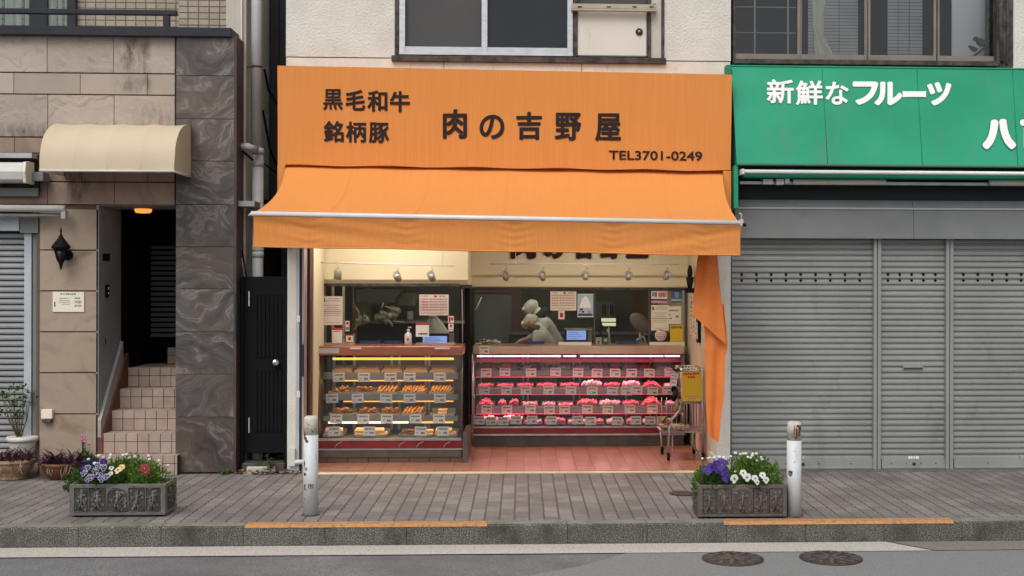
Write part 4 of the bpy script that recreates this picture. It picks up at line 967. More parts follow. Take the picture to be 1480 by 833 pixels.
s = MB(); s.box(WX(1060, -.3, 260), WX(1066, -.3, 260), -.34, -.0, WZ(302, -.3, 1062), WZ(240, -.3, 1062), M_green); s.build('side_strip', gs, .003)
# folded awning hardware
ga = thing('folded_awning', 'folded green awning with a white bar under the green sign', 'awning', tuple(W(1270, 265, -.25)))
s = MB(); x1 = RXE
za = WZ(245, -.25, 1270)
s.box(WX(1073, -.25, 250), x1, -.28, -.16, WZ(258, -.25, 1270), WZ(246, -.25, 1270), M_green); s.build('rolled_fabric', ga, .01)
s = MB(); s.tube([W(1074, 248, -.43), Vector((x1, -.43, WZ(251, -.43, 1270)))], .018, mat('bar_white', (0,0,0)), 10); s.box(WX(1071.5, -.42, 250), WX(1075, -.42, 250), -.45, -.26, WZ(252, -.42, 1073), WZ(244.5, -.42, 1073), M_offwhite); s.build('front_bar', ga)
s = MB()
s.box(WX(1068, -.12, 262), x1, -.16, -.10, WZ(268, -.12, 1270), WZ(263.5, -.12, 1270), M_alu)
s.tube([W(1146, 263, -.18), W(1280, 263.5, -.18)], .028, M_offwhite, 10); s.tube([W(1430, 264, -.18), W(1700, 265, -.18)], .028, M_offwhite, 10)
s.box(WX(1102, -.18, 262), WX(1117, -.18, 262), -.2, -.12, WZ(267, -.18, 1110), WZ(259, -.18, 1110), M_alu); s.box(WX(1121, -.18, 262), WX(1132, -.18, 262), -.22, -.14, WZ(267.5, -.18, 1126), WZ(259, -.18, 1126), M_offwhite); s.box(WX(1133.5, -.18, 262), WX(1141, -.18, 262), -.2, -.12, WZ(266, -.18, 1137), WZ(258, -.18, 1137), M_steel)
s.build('folding_arm', ga, .003)
s = MB(); s.box(rx+.01, RXE, .02, .06, WZ(290, .02, 1250), WZ(243, .0, 1250), mat('dark_recess', (.014,.019,.027), rough=.7)); one(s, 'gap_shade_sheet', 'dark blue sheet standing for the shaded gap between green sign and shutter box', 'board')  # added sheet, its dark colour stands for the shade in the gap
sb = thing('shutter_box', 'long dull grey shutter housing above the closed shutters', 'shutter box', tuple(W(1270, 343, .0)))
s = MB(); xm = WX(1321, -.06, 320)
for a, b in ((rx+.006, xm-.002), (xm+.002, RXE)):
    s.prismx([(.0, WZ(290, 0, 1270)), (-.04, WZ(300, -.04, 1270)), (-.05, WZ(301.5, -.05, 1270)), (-.045, WZ(303, -.04, 1270)), (-.06, WZ(345, -.06, 1270)), (.1, WZ(345, -.06, 1270)), (.1, WZ(290, 0, 1270))], a, b, M_shutbox)
build_each(s, 'housing', sb)
s = MB(); s.box(rx+.006, RXE, -.056, -.04, WZ(303, -.05, 1270), WZ(300.5, -.05, 1270), M_pipe); s.build('trim_strip', sb)
zst = WZ(344, .06, 1270); panels = [(1057.5, 1262, 'wide grey roller shutter beside the white pier, vent holes near its top'), (1273.5, 1366.5, 'narrow middle grey roller shutter with a small letter slot handle'), (1378, 1700, 'rightmost grey roller shutter running out of the picture')]
for k, (a, b, lab) in enumerate(panels):
    sh = thing('roller_shutter', lab, 'shutter', tuple(W((a+b)/2 if k < 2 else 1430, 680, .06)), 'closed grey shutters under the green sign')
    xa_, xb_ = WX(a, .06, 500), WX(b, .06, 500); pitch = (WZ(345, .06)-WZ(654, .06))/36.0
    s = MB(); slat_shutter(s, xa_, xb_, WZ(664, .06, 1270), zst, .06, pitch, M_shut, .016)
    s.build('slat_curtain', sh)
    s = MB(); s.box(xa_, xb_, .035, .09, .012, WZ(664, .05, 1270), M_shut); s.box(xa_, xb_, .028, .036, .012, .03, M_shut)
    for i in range(4): q = xa_+(xb_-xa_)*(.15+.23*i); s.ball((q, .034, .06), .006, M_shutdark)
    if k < 2: q = (xa_+xb_)/2; s.lathe([(.016, 0), (.018, .004)], (q, .03, .055), M_shutdark, 12, 'y')
    s.build('bottom_rail', sh, .003)
    s = MB(); n = 9 if k == 0 else 5; p0 = 1072 if k == 0 else (1283.5 if k == 1 else 1392.5); dp_ = 21.35 if k == 0 else (17.1 if k == 1 else 20.9)
    if k == 2: n = 14
    for i in range(n):
        for py in (397, 405.5):
            c = W(p0+i*dp_, py, .055); s.lathe([(.013, -.003), (.013, .004)], (c.x, .057, c.z), M_blackmatt, 12, 'y')
    s.build('vent_holes', sh)
    if k == 1:
        s = MB(); a1, b1 = W(1305, 534, .05), W(1334, 529, .05); s.box(a1.x, b1.x, .045, .062, a1.z, b1.z, M_shut); s.box(a1.x+.008, b1.x-.008, .042, .046, a1.z+.004, b1.z-.016, M_shutdark); s.build('letter_slot', sh, .002)
    st_ = MB()
    for (u0, u1) in ((0, .2), (.25, .4), (.5, .62), (.7, 1)):
        q = W((1313+u0*15) if k == 1 else (1160+u0*1 if k == 0 else 1474), 661.5, .05); st_.box(q.x, q.x+(u1-u0)*(.10 if k == 1 else .035), .05, .056, q.z-.012, q.z+.012, M_paper)
    st_.build('sticker', sh)
for (a, b, lab) in ((1262, 1273.5, 'grey upright post between the wide and the narrow shutter'), (1366.5, 1378, 'grey upright post between the narrow and the rightmost shutter')):
    s = MB(); m_ = (a+b)/2
    s.box(WX(a+.3, .02, 500), WX(m_-.5, .02, 500), .01, .09, 0, zst, M_shut); s.box(WX(m_+.6, .02, 500), WX(b-.3, .02, 500), .01, .09, 0, zst, M_shut); s.box(WX(m_-.5, .02, 500), WX(m_+.6, .02, 500), .04, .09, 0, zst, M_shutdark)
    one(s, 'shutter_post', lab, 'post', 'posts between the grey shutters', .002)
s = MB(); s.box(rx-.001, RXE, .0, .2, 0, .011, mat('threshold', (.16,.145,.13), (.10,.09,.08), scale=6, rough=.9)); one(s, 'shutter_sill', 'worn strip of grey sill along the foot of the shutters', 'sill')
# outer back masses so that nothing behind is open
for (nm, lab, a, b) in ():
    pass
# shop shutter rails at the left of the opening
s = MB(); a, b = WX(428.5, .02, 500), WX(440, .02, 500); M_pinkrail = mat('pink_rail', (.46,.38,.38), (.36,.28,.28), scale=3, rough=.5, metal=.2, stretch=(4,1,.6))
s.box(a, a+.030, .0, .16, 0, 2.5, mat('rail_blue', (.5,.5,.5))); s.box(a+.034, a+.050, .01, .16, 0, 2.5, M_shutdark); s.box(a+.054, b-.001, .0, .16, 0, 2.5, M_pinkrail)
s.box(a+.055, a+.075, -.004, 0, .9, 1.2, M_shutdark)
for py in (461, 570): q = W(429, py, -.0); s.box(q.x, q.x+.03, -.006, .0, q.z-.03, q.z+.03, M_papery)
one(s, 'shutter_track', 'grey and pink metal shutter tracks at the left edge of the shop opening', 'shutter track', None, .002)
s = MB(); a, b = WX(440.5, .05, 500), WX(452, .3, 500); s.box(XL+.0, XL+.02, .17, .62, 0, 2.5, mat('maroon_trim', (.13,.06,.05), (.09,.04,.035), scale=4, rough=.6)); s.box(XL+.001, XL+.03, .3, .9, 0.0, 2.5, M_cream); one(s, 'jamb_board', 'cream and maroon jamb boards inside the left shop edge', 'board')
s = MB(); q0 = W(417, 664, -.03); s.box(q0.x, q0.x+.06, -.05, 0, q0.z-.06, q0.z+.10, M_offwhite); s.tube([W(418, 668, -.03), W(440, 668, -.03)], .022, M_offwhite, 8); s.tube([W(440, 668, -.03), W(440, 676, -.03)], .02, M_offwhite, 8)
one(s, 'white_pipe', 'short white pipe at ground level beside the left bollard', 'pipe')
# ================================================================= bollards
def bollard(px, pyb, pyt, r, label, top_rot, seed):
    Y = GY(pyb, 0, px)+.055; c = W(px, pyb, Y); z1 = WZ(pyt, Y, px)
    t = thing('bollard', label, 'bollard', (c.x, Y, 0), 'white steel bollards along the kerb')
    s = MB(); zb = z1-.145
    s.lathe([(r, 0), (r, zb)], (c.x, Y, 0), M_bollard, 28); s.build('post', t)
    s = MB(); s.lathe([(r-.002, zb), (r-.002, z1-.05), (r-.003, z1-.03), (r*.9, z1-.012), (r*.65, z1-.002), (.004, z1)], (c.x, Y, 0), M_boltop, 28); s.build('cap', t)
    R_ = random.Random(seed); s = MB()
    def patch(u, z, w, h, m):
        pts = []; n = 11
        for k in range(n):
            a = 2*PI*k/n; q = R_.uniform(.6, 1.15); uu = u+w/2*math.cos(a)*q/r; pts.append((c.x+(r+.0012)*math.sin(uu), Y-(r+.0012)*math.cos(uu), z+h/2*math.sin(a)*q))
        s.add(pts, [tuple(range(n))], m)
    if seed == 1:
        for u, z, w, h, m in ((-.75, z1-.155, .02, .07, M_rust), (-.5, z1-.175, .018, .05, M_rust), (-.35, z1-.19, .025, .03, M_darkframe), (-.8, z1-.36, .02, .06, M_darkframe), (-.55, z1-.40, .035, .03, M_greyplaster), (-.7, z1-.44, .03, .03, M_darkframe), (-.8, .22, .022, .05, M_txtd), (-.55, .20, .03, .022, M_greyplaster), (-.6, .235, .02, .012, M_txtd), (-.75, .13, .03, .02, M_greyplaster), (-.3, z1-.09, .02, .02, M_greyplaster), (.2, z1-.1, .015, .02, M_greyplaster)): patch(u, z, w, h, m)
        # stencilled characters on the side of the post
        def plc(a, b):
            uu = (a-448)/148/r*1.0; return Vector((c.x+(r+.002)*math.sin(uu), Y-(r+.002)*math.cos(uu), WZ(b, Y-.05, 448)))
        letters(s, [('市', 446, 699, 453, 707)], plc, M_txtd, .02, .0)
    else:
        for u, z, w, h, m in ((-.75, z1-.39, .035, .055, M_darkframe), (-.7, z1-.385, .02, .03, M_rust), (-.2, .5, .01, .008, M_greyplaster), (-.15, .42, .01, .01, M_greyplaster), (-.2, z1-.06, .01, .09, M_txtd), (.1, z1-.08, .016, .08, M_rust), (.5, z1-.07, .018, .10, M_rust), (.75, z1-.05, .02, .06, M_rust), (.3, z1-.03, .03, .02, M_rust)): patch(u, z, w, h, m)
    build_each(s, 'paint_damage', t)
    s = MB(); s.lathe([(r+.016, 0), (r+.012, .006), (r, .008)], (c.x, Y, 0), M_rust if seed == 2 else M_darkframe, 24); s.build('base_ring', t)
bollard(449, 746.5, 601, .056, 'white bollard with flaking paint and scribbles in front of the fried food case', 0, 1)
bollard(1147.5, 748, 609, .056, 'white bollard with a rusty streaked top beside the right planter', 0, 2)
# ================================================================= planters
def planter(pxl, pxr, pyb, pyt, Ydep, rot, label, mc, mr, bodyright):
    Y = GY(pyb, 0, (pxl+pxr)/2); a = W(pxl, pyb, Y); b = W(pxr, pyb, Y); w = b.x-a.x; h = WZ(pyt, Y, (pxl+pxr)/2); d = Ydep; x0, x1 = -w/2, w/2
    t = thing('planter', label, 'planter', ((a.x+b.x)/2, Y+d/2, 0), 'relief carved concrete planters by the kerb')
    base = Vector(((a.x+b.x)/2, Y+d/2, 0)); mb = MB()
    def bx(x0_, x1_, y0_, y1_, z0_, z1_, m): mb.box(base.x+x0_, base.x+x1_, base.y+y0_, base.y+y1_, z0_, z1_, m)
    tk = .022; mb.add([base+Vector(p) for p in ((x0+.01, -d/2+.01, .012), (x1-.01, -d/2+.01, .012), (x1-.01, d/2-.01, .012), (x0+.01, d/2-.01, .012))], [(0,1,2,3)], mc)
    z0 = .014
    bx(x0, x1, -d/2, -d/2+tk, z0, h, mc); bx(x0, x1, d/2-tk, d/2, z0, h, mc); bx(x0, x0+tk, -d/2+tk, d/2-tk, z0, h, mc); bx(x1-tk, x1, -d/2+tk, d/2-tk, z0, h, mc)
    for fx_ in (x0+.03, x1-.09):
        for fy in (-d/2+.03, d/2-.08): bx(fx_, fx_+.06, fy, fy+.05, 0, z0, M_blackmatt)
    mb.build('tub', t, .006, 2)
    # carved relief on the street side: five sunk panels, the middle one arched, filled with small raised shapes
    f = MB(); yF = base.y-d/2; R_ = random.Random(int(pxl)); fr = [(.055, .195), (.21, .375), (.39, .605), (.62, .785), (.80, .945)]
    for k, (u0, u1) in enumerate(fr):
        xa_, xb_ = base.x+x0+w*u0, base.x+x0+w*u1; za, zb_ = .045, h-.028
        if k == 2:
            cxx = (xa_+xb_)/2; rr = (xb_-xa_)/2; pts = [(xa_, za), (xb_, za)]+[(cxx+rr*math.cos(PI*i/12), zb_-rr*.8+rr*.8*math.sin(PI*i/12)) for i in range(13)]
        else: pts = [(xa_, za), (xb_, za), (xb_, zb_), (xa_, zb_)]
        f.prism(pts, yF-.0015, yF+.002, mr)
        f.tube([(p[0], yF-.002, p[1]) for p in pts+[pts[0]]], .0035, mc, 5)
        for _ in range(26 if k != 2 else 40):
            x = R_.uniform(xa_+.012, xb_-.012); z = R_.uniform(za+.012, zb_-.016)
            if k == 2 and z > zb_-rr*.8 and ((x-cxx)/rr)**2+((z-(zb_-rr*.8))/(rr*.8))**2 > .8: continue
            if R_.random() < .5:
                q = []; an_ = R_.uniform(0, 6.28); px_, pz_ = x, z
                for i in range(6): q.append((px_, yF-.004, pz_)); px_ += .006*math.cos(an_); pz_ += .006*math.sin(an_); an_ += R_.uniform(.2, .9)
                q = [p for p in q if xa_+.004 < p[0] < xb_-.004 and za+.004 < p[2] < zb_-.004]
                if len(q) > 2: f.tube(q, R_.uniform(.0025, .004), mc, 5)
            else: f.ball((x, yF-.002, z), R_.uniform(.006, .013), mc, 1, .45, 1.2, 7, 5)
        # a figure-like stem in every panel
        xm_ = (xa_+xb_)/2
        f.ball((xm_, yF-.002, zb_-.035), .013, mc, 1, .6, 1); f.tube([(xm_, yF-.003, zb_-.045), (xm_+.004, yF-.005, za+.06), (xm_-.012, yF-.004, za+.012)], .009, mc, 6); f.tube([(xm_, yF-.004, za+.07), (xm_+.014, yF-.004, za+.012)], .006, mc, 6)
        f.tube([(xm_-.03, yF-.004, za+.10), (xm_, yF-.005, zb_-.055), (xm_+.032, yF-.004, za+.12)], .005, mc, 6)
    # the short side
    sx = base.x+(x1 if bodyright else x0); sg_ = 1 if bodyright else -1
    f.box(sx-.002 if bodyright else sx-.0015, sx+.0015 if bodyright else sx+.002, base.y-d/2+.05, base.y+d/2-.05, .045, h-.028, mr)
    for i in range(14):
        f.ball((sx+.002*sg_, base.y+R_.uniform(-d/2+.065, d/2-.065), R_.uniform(.06, h-.045)), R_.uniform(.008, .016), mc, .4, 1, 1.2, 7, 5)
    f.build('relief', t)
    so = MB(); so.box(base.x+x0+tk, base.x+x1-tk, base.y-d/2+tk, base.y+d/2-tk, .02, h-.03, M_soil); so.build('soil', t)
    t.rotation_euler.z = rot
    return base, w, h, d
M_leaf2 = M_leaf
def leafclump(mb, c, rx_, ry_, rz_, n, size, m, R_, up=.6):
    """many small folded leaves through an uneven volume"""
    for _ in range(n):
        while True:
            p = Vector((R_.uniform(-1, 1), R_.uniform(-1, 1), R_.uniform(-.3, 1)))
            if p.length < 1 and (p.length > .35 or R_.random() < .3): break
        bump_ = 1+.22*math.sin(p.x*7+c[0]*9)*math.cos(p.y*6+c[1]*5)
        q = Vector(c)+Vector((p.x*rx_*bump_, p.y*ry_*bump_, p.z*rz_*bump_))
        d = (p+Vector((R_.uniform(-.5, .5), R_.uniform(-.5, .5), up))).normalized(); s_ = d.cross(Vector((R_.uniform(-1, 1), R_.uniform(-1, 1), R_.uniform(-1, 1)))).normalized()
        l = size*R_.uniform(.6, 1.3); wd = l*.32
        n_ = d.cross(s_)*wd*.5
        mb.add([q, q+d*l*.5+s_*wd+n_, q+d*l, q+d*l*.5-s_*wd+n_], [(0,1,2), (0,2,3)], m)
def pansy(mb, c, r, m, R_, edge=None, face=None):
    nrm = (face or Vector((R_.uniform(-.5, .5), -1, R_.uniform(.0, .8)))).normalized()
    s_ = nrm.cross(Vector((0, 0, 1))).normalized(); u_ = s_.cross(nrm)
    c = Vector(c); r = r*1.25
    for k, (a, q) in enumerate(((PI*.30, .95), (PI*.70, .95), (PI*.02, .9), (PI*.98, .9), (PI*1.5, 1.05))):
        cc = c+(s_*math.cos(a)+u_*math.sin(a))*r*.48*q+nrm*(.001*k); n = 9
        pts = [cc+(s_*math.cos(2*PI*i/n)+u_*math.sin(2*PI*i/n))*r*.5*(1+.12*math.sin(i*3+k))+nrm*R_.uniform(-.1, .12)*r for i in range(n)]
        mb.add([cc]+pts, [(0, i+1, (i+1) % n+1) for i in range(n)], m)
        if edge:
            mb.add([p+nrm*.0006 for p in pts]+[cc.lerp(p, .86)+nrm*.0012 for p in pts], [(i, (i+1) % n, (i+1) % n+n, i+n) for i in range(n)], edge)
    cc = c+nrm*.007; mb.add([cc+(s_*math.cos(2*PI*i/8)+u_*math.sin(2*PI*i/8))*r*.24 for i in range(8)], [tuple(range(8))], M_eye)
    cc = c+nrm*.0085; mb.add([cc+(s_*math.cos(2*PI*i/6)+u_*math.sin(2*PI*i/6))*r*.08 for i in range(6)], [tuple(range(6))], M_yel)
def flower_plant(name, label, cat, c, rx_, ry_, rz_, nl, ls, ml, flowers, group, seed):
    R_ = random.Random(seed); t = thing(name, label, cat, tuple(c), group)
    s = MB(); leafclump(s, c, rx_, ry_, rz_, nl, ls, ml, R_)
    for _ in range(14): a = R_.uniform(0, 6.28); s.tube([c, Vector(c)+Vector((math.cos(a)*rx_*.6, math.sin(a)*ry_*.6, rz_*.8))], .0025, M_leafd, 4)
    s.build('foliage', t, fix=False)
    for (px, py, Y, r, m, e) in flowers:
        f = MB(); p = W(px, py, Y); pansy(f, p, r, m, R_, e); f.tube([p, Vector((p.x*.7+c[0]*.3, Y+.03, max(c[2], p.z-.05)))], .0018, M_leaf, 4); f.build('flower', t, fix=False)
def daisies(name, label, cat, c, rx_, ry_, rz_, nl, ls, pts, Yf, group, seed, ml=None):
    R_ = random.Random(seed); t = thing(name, label, cat, tuple(c), group)
    s = MB(); leafclump(s, c, rx_, ry_, rz_, nl, ls, ml or M_leaf, R_, .9); s.build('foliage', t, fix=False)
    for (px, py) in pts:
        f = MB(); Y = Yf+R_.uniform(-.05, .06); p = W(px, py, Y); r = R_.uniform(.011, .016)
        f.ball(p, r, M_wht, 1, 1, .8, 9, 6); f.tube([p, Vector((p.x*.8+c[0]*.2, p.y, p.z-.09))], .0016, M_leaf, 4); f.build('flower', t, fix=False)
b1, w1, h1, d1 = planter(100, 239, 748, 700, .30, .0, 'grey carved concrete planter of purple, yellow and red pansies on the left', M_planter, M_plrec, True)
Yp = b1.y; zb = h1-.04
G1 = 'flowers growing in the left planter'; PW = M_wht
F1 = lambda a, b, y, m, e=None, r=.024: (a, b, y, r, m, e)
flower_plant('pansy_plant', 'purple and white edged pansies in the left planter', 'flower plant', (WX(137, Yp-.08, 690), Yp-.04, zb), .14, .10, .14, 700, .032, M_leafd,
  [F1(122, 684, Yp-.16, M_pur, PW), F1(127, 676, Yp-.12, M_pur, PW, .02), F1(131, 690, Yp-.2, M_pur, PW), F1(138, 681, Yp-.15, M_pur, PW), F1(144, 688, Yp-.17, M_pur, PW), F1(149, 676, Yp-.14, M_pur, PW), F1(150, 668, Yp-.1, M_pur, None, .024), F1(154, 689, Yp-.2, M_pur, PW), F1(141, 672, Yp-.1, M_pur, PW, .02), F1(147, 694-2, Yp-.2, M_pur, PW), F1(127, 693, Yp-.2, M_pur, PW, .02), F1(121, 677, Yp-.1, M_pur, None, .018)], G1, 11)
flower_plant('pansy_plant', 'pale yellow pansies in the middle of the left planter', 'flower plant', (WX(168, Yp-.08, 690), Yp-.05, zb), .09, .09, .13, 450, .03, M_leafd,
  [F1(171, 680, Yp-.17, M_yel, None, .026), F1(176, 676, Yp-.15, M_yel, None, .022), F1(160, 685, Yp-.18, M_yel, M_wht, .018), F1(161, 677, Yp-.15, M_wht, M_pur, .018)], G1, 12)
flower_plant('pansy_plant', 'single deep red pansy in the left planter', 'flower plant', (WX(206, Yp-.08, 690), Yp-.05, zb), .12, .09, .13, 700, .028, M_leaf,
  [F1(209, 678, Yp-.17, M_red, None, .036), F1(211, 683, Yp-.18, M_red, None, .022)], G1, 13)
daisies('daisy_plant', 'bushy bright green plant with tiny white buds along the back of the left planter', 'flower plant', (WX(189, Yp+.04, 690), Yp+.04, zb), .27, .12, .20, 4200, .026,
  [(143,659),(150,661),(160,658),(159,662),(178,658),(183,657),(187,662),(195,660),(203,663),(215,659),(216,664),(230,666),(232,671),(243,673)], Yp, G1, 14)
daisies('daisy_plant', 'sparse grey green sprigs at the left end of the left planter', 'flower plant', (WX(114, Yp, 690), Yp, zb), .09, .10, .13, 600, .026, [(128,664),(137,670)], Yp, G1, 15, M_leafd)
b2, w2, h2, d2 = planter(1009, 1137.5, 750, 701, .30, -.0, 'brown carved concrete planter of purple and white pansies beside the right bollard', M_planterb, M_plrecb, False)
Yp = b2.y; zb = h2-.04; G2 = 'flowers growing in the right planter'
flower_plant('pansy_plant', 'deep violet pansies in the right planter', 'flower plant', (WX(1036, Yp-.08, 690), Yp-.04, zb), .14, .10, .13, 700, .032, M_leafd,
  [F1(1019, 678, Yp-.1, M_pur), F1(1024, 682, Yp-.13, M_pur), F1(1030, 675, Yp-.12, M_pur), F1(1035, 670, Yp-.1, M_pur), F1(1041, 667, Yp-.08, M_pur), F1(1047, 669, Yp-.1, M_pur), F1(1043, 677, Yp-.15, M_pur), F1(1045, 683, Yp-.16, M_pur), F1(1050, 687, Yp-.17, M_pur), F1(1048, 693, Yp-.19, M_pur), F1(1036, 680, Yp-.15, M_pur, None, .02), F1(1026, 673, Yp-.1, M_pur, None, .018)], G2, 21)
flower_plant('pansy_plant', 'white pansies with dark eyes along the front of the right planter', 'flower plant', (WX(1088, Yp-.1, 690), Yp-.08, zb), .20, .07, .09, 700, .028, M_leafd,
  [F1(1061, 692, Yp-.18, M_wht, None, .03), F1(1074, 684, Yp-.15, M_wht, None, .024), F1(1080, 690, Yp-.17, M_wht, None, .027), F1(1091, 692, Yp-.18, M_wht, None, .026), F1(1102, 687, Yp-.17, M_wht, None, .022), F1(1107, 694, Yp-.18, M_wht, None, .022), F1(1094, 697, Yp-.19, M_wht, None, .018)], G2, 22)
daisies('daisy_plant', 'dense green bush with white button flowers filling the right planter', 'flower plant', (WX(1087, Yp+.03, 690), Yp+.04, zb), .22, .13, .23, 3800, .028,
  [(1063,655),(1070,657),(1074,656),(1078,656),(1088,656),(1093,656),(1081,661),(1085,662),(1087,659),(1100,661),(1101,664),(1093,666),(1092,670),(1101,674),(1113,674),(1119,685),(1120,690),(1063,682)], Yp-.02, G2, 23)
daisies('daisy_plant', 'small leafy clump with white buds at the left end of the right planter', 'flower plant', (WX(1030, Yp+.02, 690), Yp+.05, zb), .15, .11, .17, 1400, .026, [(1015,663),(1023,663),(1026,662),(1032,662),(1040,661),(1046,662),(1049,665),(1056,660)], Yp, G2, 24)
# ================================================================= pots by the sandstone wall
def pot(px, pyb, prof, Y, name, label, m, feet=None, n=28):
    c = W(px, pyb, Y); c.z = max(0, c.z)
    c = Vector((c.x, Y, 0)); t = thing(name, label, 'plant pot', tuple(c), 'pots standing by the sandstone wall')
    s = MB(); s.lathe(prof, c, m, n); s.build('bowl', t)
    r, h = max(prof, key=lambda p: p[1]); s = MB(); s.lathe([(r*.9, h*.86), (.01, h*.88)], c, M_soil, n); s.build('soil', t); return c, h, r
def spikes(name, label, c, h, r, n, L_, seed, m, droop=.5, cat='plant'):
    R_ = random.Random(seed); t = thing(name, label, cat, (c.x, c.y, h)); s = MB()
    for i in range(n):
        a = R_.uniform(0, 2*PI); e = R_.uniform(.1, 1.2); p = Vector((c.x+R_.uniform(-r, r)*.8, c.y+R_.uniform(-r, r)*.6, h)); l = L_*R_.uniform(.5, 1.2); w = R_.uniform(.010, .018)
        d = Vector((math.cos(a)*math.cos(e), math.sin(a)*math.cos(e), math.sin(e))); sd = d.cross(Vector((0, 0, 1))).normalized()*w
        pts = []; q = p.copy()
        for k in range(5): pts.append(q.copy()); q += d*l/4; d = (d+Vector((0, 0, -droop*.45))).normalized()
        ws = (.5, 1, .9, .6, .05); vs = []
        for k, q in enumerate(pts): vs += [q-sd*ws[k], q+Vector((0, 0, -.004)), q+sd*ws[k]]
        s.add(vs, [(3*k+j, 3*k+j+1, 3*k+j+4, 3*k+j+3) for k in range(4) for j in (0, 1)], m)
    s.build('leaves', t, fix=False)
    s = MB()
    for i in range(9): x = c.x+R_.uniform(-r, r)*.85; s.tube([(x, c.y-r*.8, h), (x+R_.uniform(-.01, .01), c.y-r*1.02, h-.05), (x+R_.uniform(-.02, .02), c.y-r*1.05, h-.05-R_.uniform(.02, .09))], .004, M_drystem, 4)
    s.build('dry_stems', t)
    return t
c, h, r = pot(19, 682, [(.11, 0), (.12, .018), (.105, .03), (.15, .08), (.18, .13), (.178, .15), (.19, .155), (.19, .175), (.17, .175)], -.27, 'plant_pot', 'pale terracotta bowl at the far left, filled with purple foliage', M_terra)
spikes('purple_plant', 'dark purple trailing plant in the pale terracotta bowl', c, h-.01, r, 150, .15, 31, M_purpleleaf)
c, h, r = pot(88, 684, [(.09, 0), (.10, .015), (.135, .05), (.16, .10), (.163, .12), (.172, .128), (.168, .15), (.15, .15)], -.27, 'plant_pot', 'dark red brown bowl of purple foliage in front of the sandstone', M_terrad)
spikes('purple_plant', 'dark purple trailing plant in the red brown bowl', c, h-.01, r, 200, .15, 32, M_purpleleaf)
c, h, r = pot(33, 676, [(.09, .1), (.10, .105), (.118, .29), (.128, .31), (.14, .315), (.14, .35), (.128, .35)], -.0, 'plant_pot', 'tall white plastic pot behind the terracotta bowl', M_potwhite)
s = MB(); s.lathe([(.14, 0), (.14, .1)], (c.x, c.y, 0), M_greyw, 16); one(s, 'pot_stand', 'low round stand under the white plastic pot', 'stand')
sh = thing('potted_shrub', 'thin small leaved shrub standing in the white plastic pot', 'shrub', (c.x, c.y, h)); R_ = random.Random(5)
s = MB(); lf = MB(); root = Vector((c.x-.02, c.y-.03, h-.05))
for (a, b) in ((5, 597), (12, 570), (22, 560), (33, 562), (44, 572), (15, 585), (30, 580), (3, 575), (39, 585), (26, 600)):
    e = W(a, b, c.y+R_.uniform(-.1, .05)); mid = root.lerp(e, .5)+Vector((R_.uniform(-.03, .03), 0, .01)); s.tube([root, mid, e], .005, M_stem, 5, taper=[.007, .005, .002])
    leafclump(lf, e-Vector((0, 0, .01)), .042, .04, .040, 22, .032, M_leafd, R_, .2); leafclump(lf, mid.lerp(e, .5), .02, .02, .04, 4, .03, M_leafd, R_, .2)
s.build('stems', sh); lf.build('leaves', sh, fix=False)
c, h, r = pot(123, 677, [(.085, 0), (.095, .01), (.115, .12), (.12, .135), (.122, .165), (.11, .17)], -.14, 'plant_pot', 'dark blue glazed pot of pink flowers against the step side', M_potblue)
t = thing('cyclamen_plant', 'small pink flowering plant in the dark blue pot', 'flower plant', (c.x, c.y, h)); R_ = random.Random(9); s = MB(); leafclump(s, (c.x, c.y, h-.01), .08, .06, .04, 80, .035, M_leafd, R_); s.build('foliage', t, fix=False)
for k in range(12):
    f = MB(); p = W(R_.uniform(118, 134), R_.uniform(629, 643), c.y+R_.uniform(-.05, .03)); f.ball(p, .009, M_pink, 1.2, .8, 1.1, 7, 5); f.tube([p, (p.x*.6+c.x*.4, c.y, h)], .0016, M_leafd, 4); f.build('flower', t)
# weeds and litter at the foot of the gate
def weed(px, py, Y, n, L_, label, seed, m, hgt=0):
    R_ = random.Random(seed); c = W(px, py, Y); c.z = .005; s = MB()
    t = thing('weed', label, 'weed', tuple(c))
    if hgt: s.tube([c, c+Vector((.01, 0, hgt*.5)), c+Vector((-.005, 0, hgt))], .004, M_stem, 5); s.build('stem', t); s = MB()
    for i in range(n):
        a = R_.uniform(0, 2*PI); e = R_.uniform(.1, .8); d = Vector((math.cos(a)*math.cos(e), math.sin(a)*math.cos(e), math.sin(e))); l = L_*R_.uniform(.6, 1.1); sd = d.cross(Vector((0, 0, 1))).normalized()*l*.2
        p = c+Vector((0, 0, hgt*(i+1)/n if hgt else .01)); s.add([p, p+d*l*.5+sd, p+d*l+Vector((0, 0, -.02)), p+d*l*.5-sd], [(0,1,2), (0,2,3)], m)
    s.build('leaves', t, fix=False)
weed(325, 683, -.06, 26, .075, 'low bright green weed at the foot of the marble pillar', 41, M_leaf)
weed(386, 676, -.02, 16, .085, 'upright leafy weed growing in front of the black gate', 42, M_leafd, .17)
s = MB(); R_ = random.Random(8)
for i in range(150):
    px = R_.uniform(343, 432); p = W(px, 680, 0); p.y = R_.uniform(-.10, .06); p.z = R_.uniform(.003, .03); q = R_.uniform(.012, .03); M4 = Matrix.Translation(p)@Matrix.Rotation(R_.uniform(0, 6), 4, 'Z')@Matrix.Rotation(R_.uniform(-.9, .9), 4, 'X')
    s.add([M4@Vector(v) for v in ((-q, -q*.5, 0), (q, -q*.4, .002), (q*.8, q*.5, .004), (-q*.6, q*.5, 0))], [(0,1,2,3)], R_.choice([M_drystem, M_terrad, M_darkframe, M_greyw, M_drystem]))
tag(s.build('leaf_litter', None, fix=False), 'dry leaves and litter gathered at the foot of the black gate', 'leaf litter', None, 'stuff')
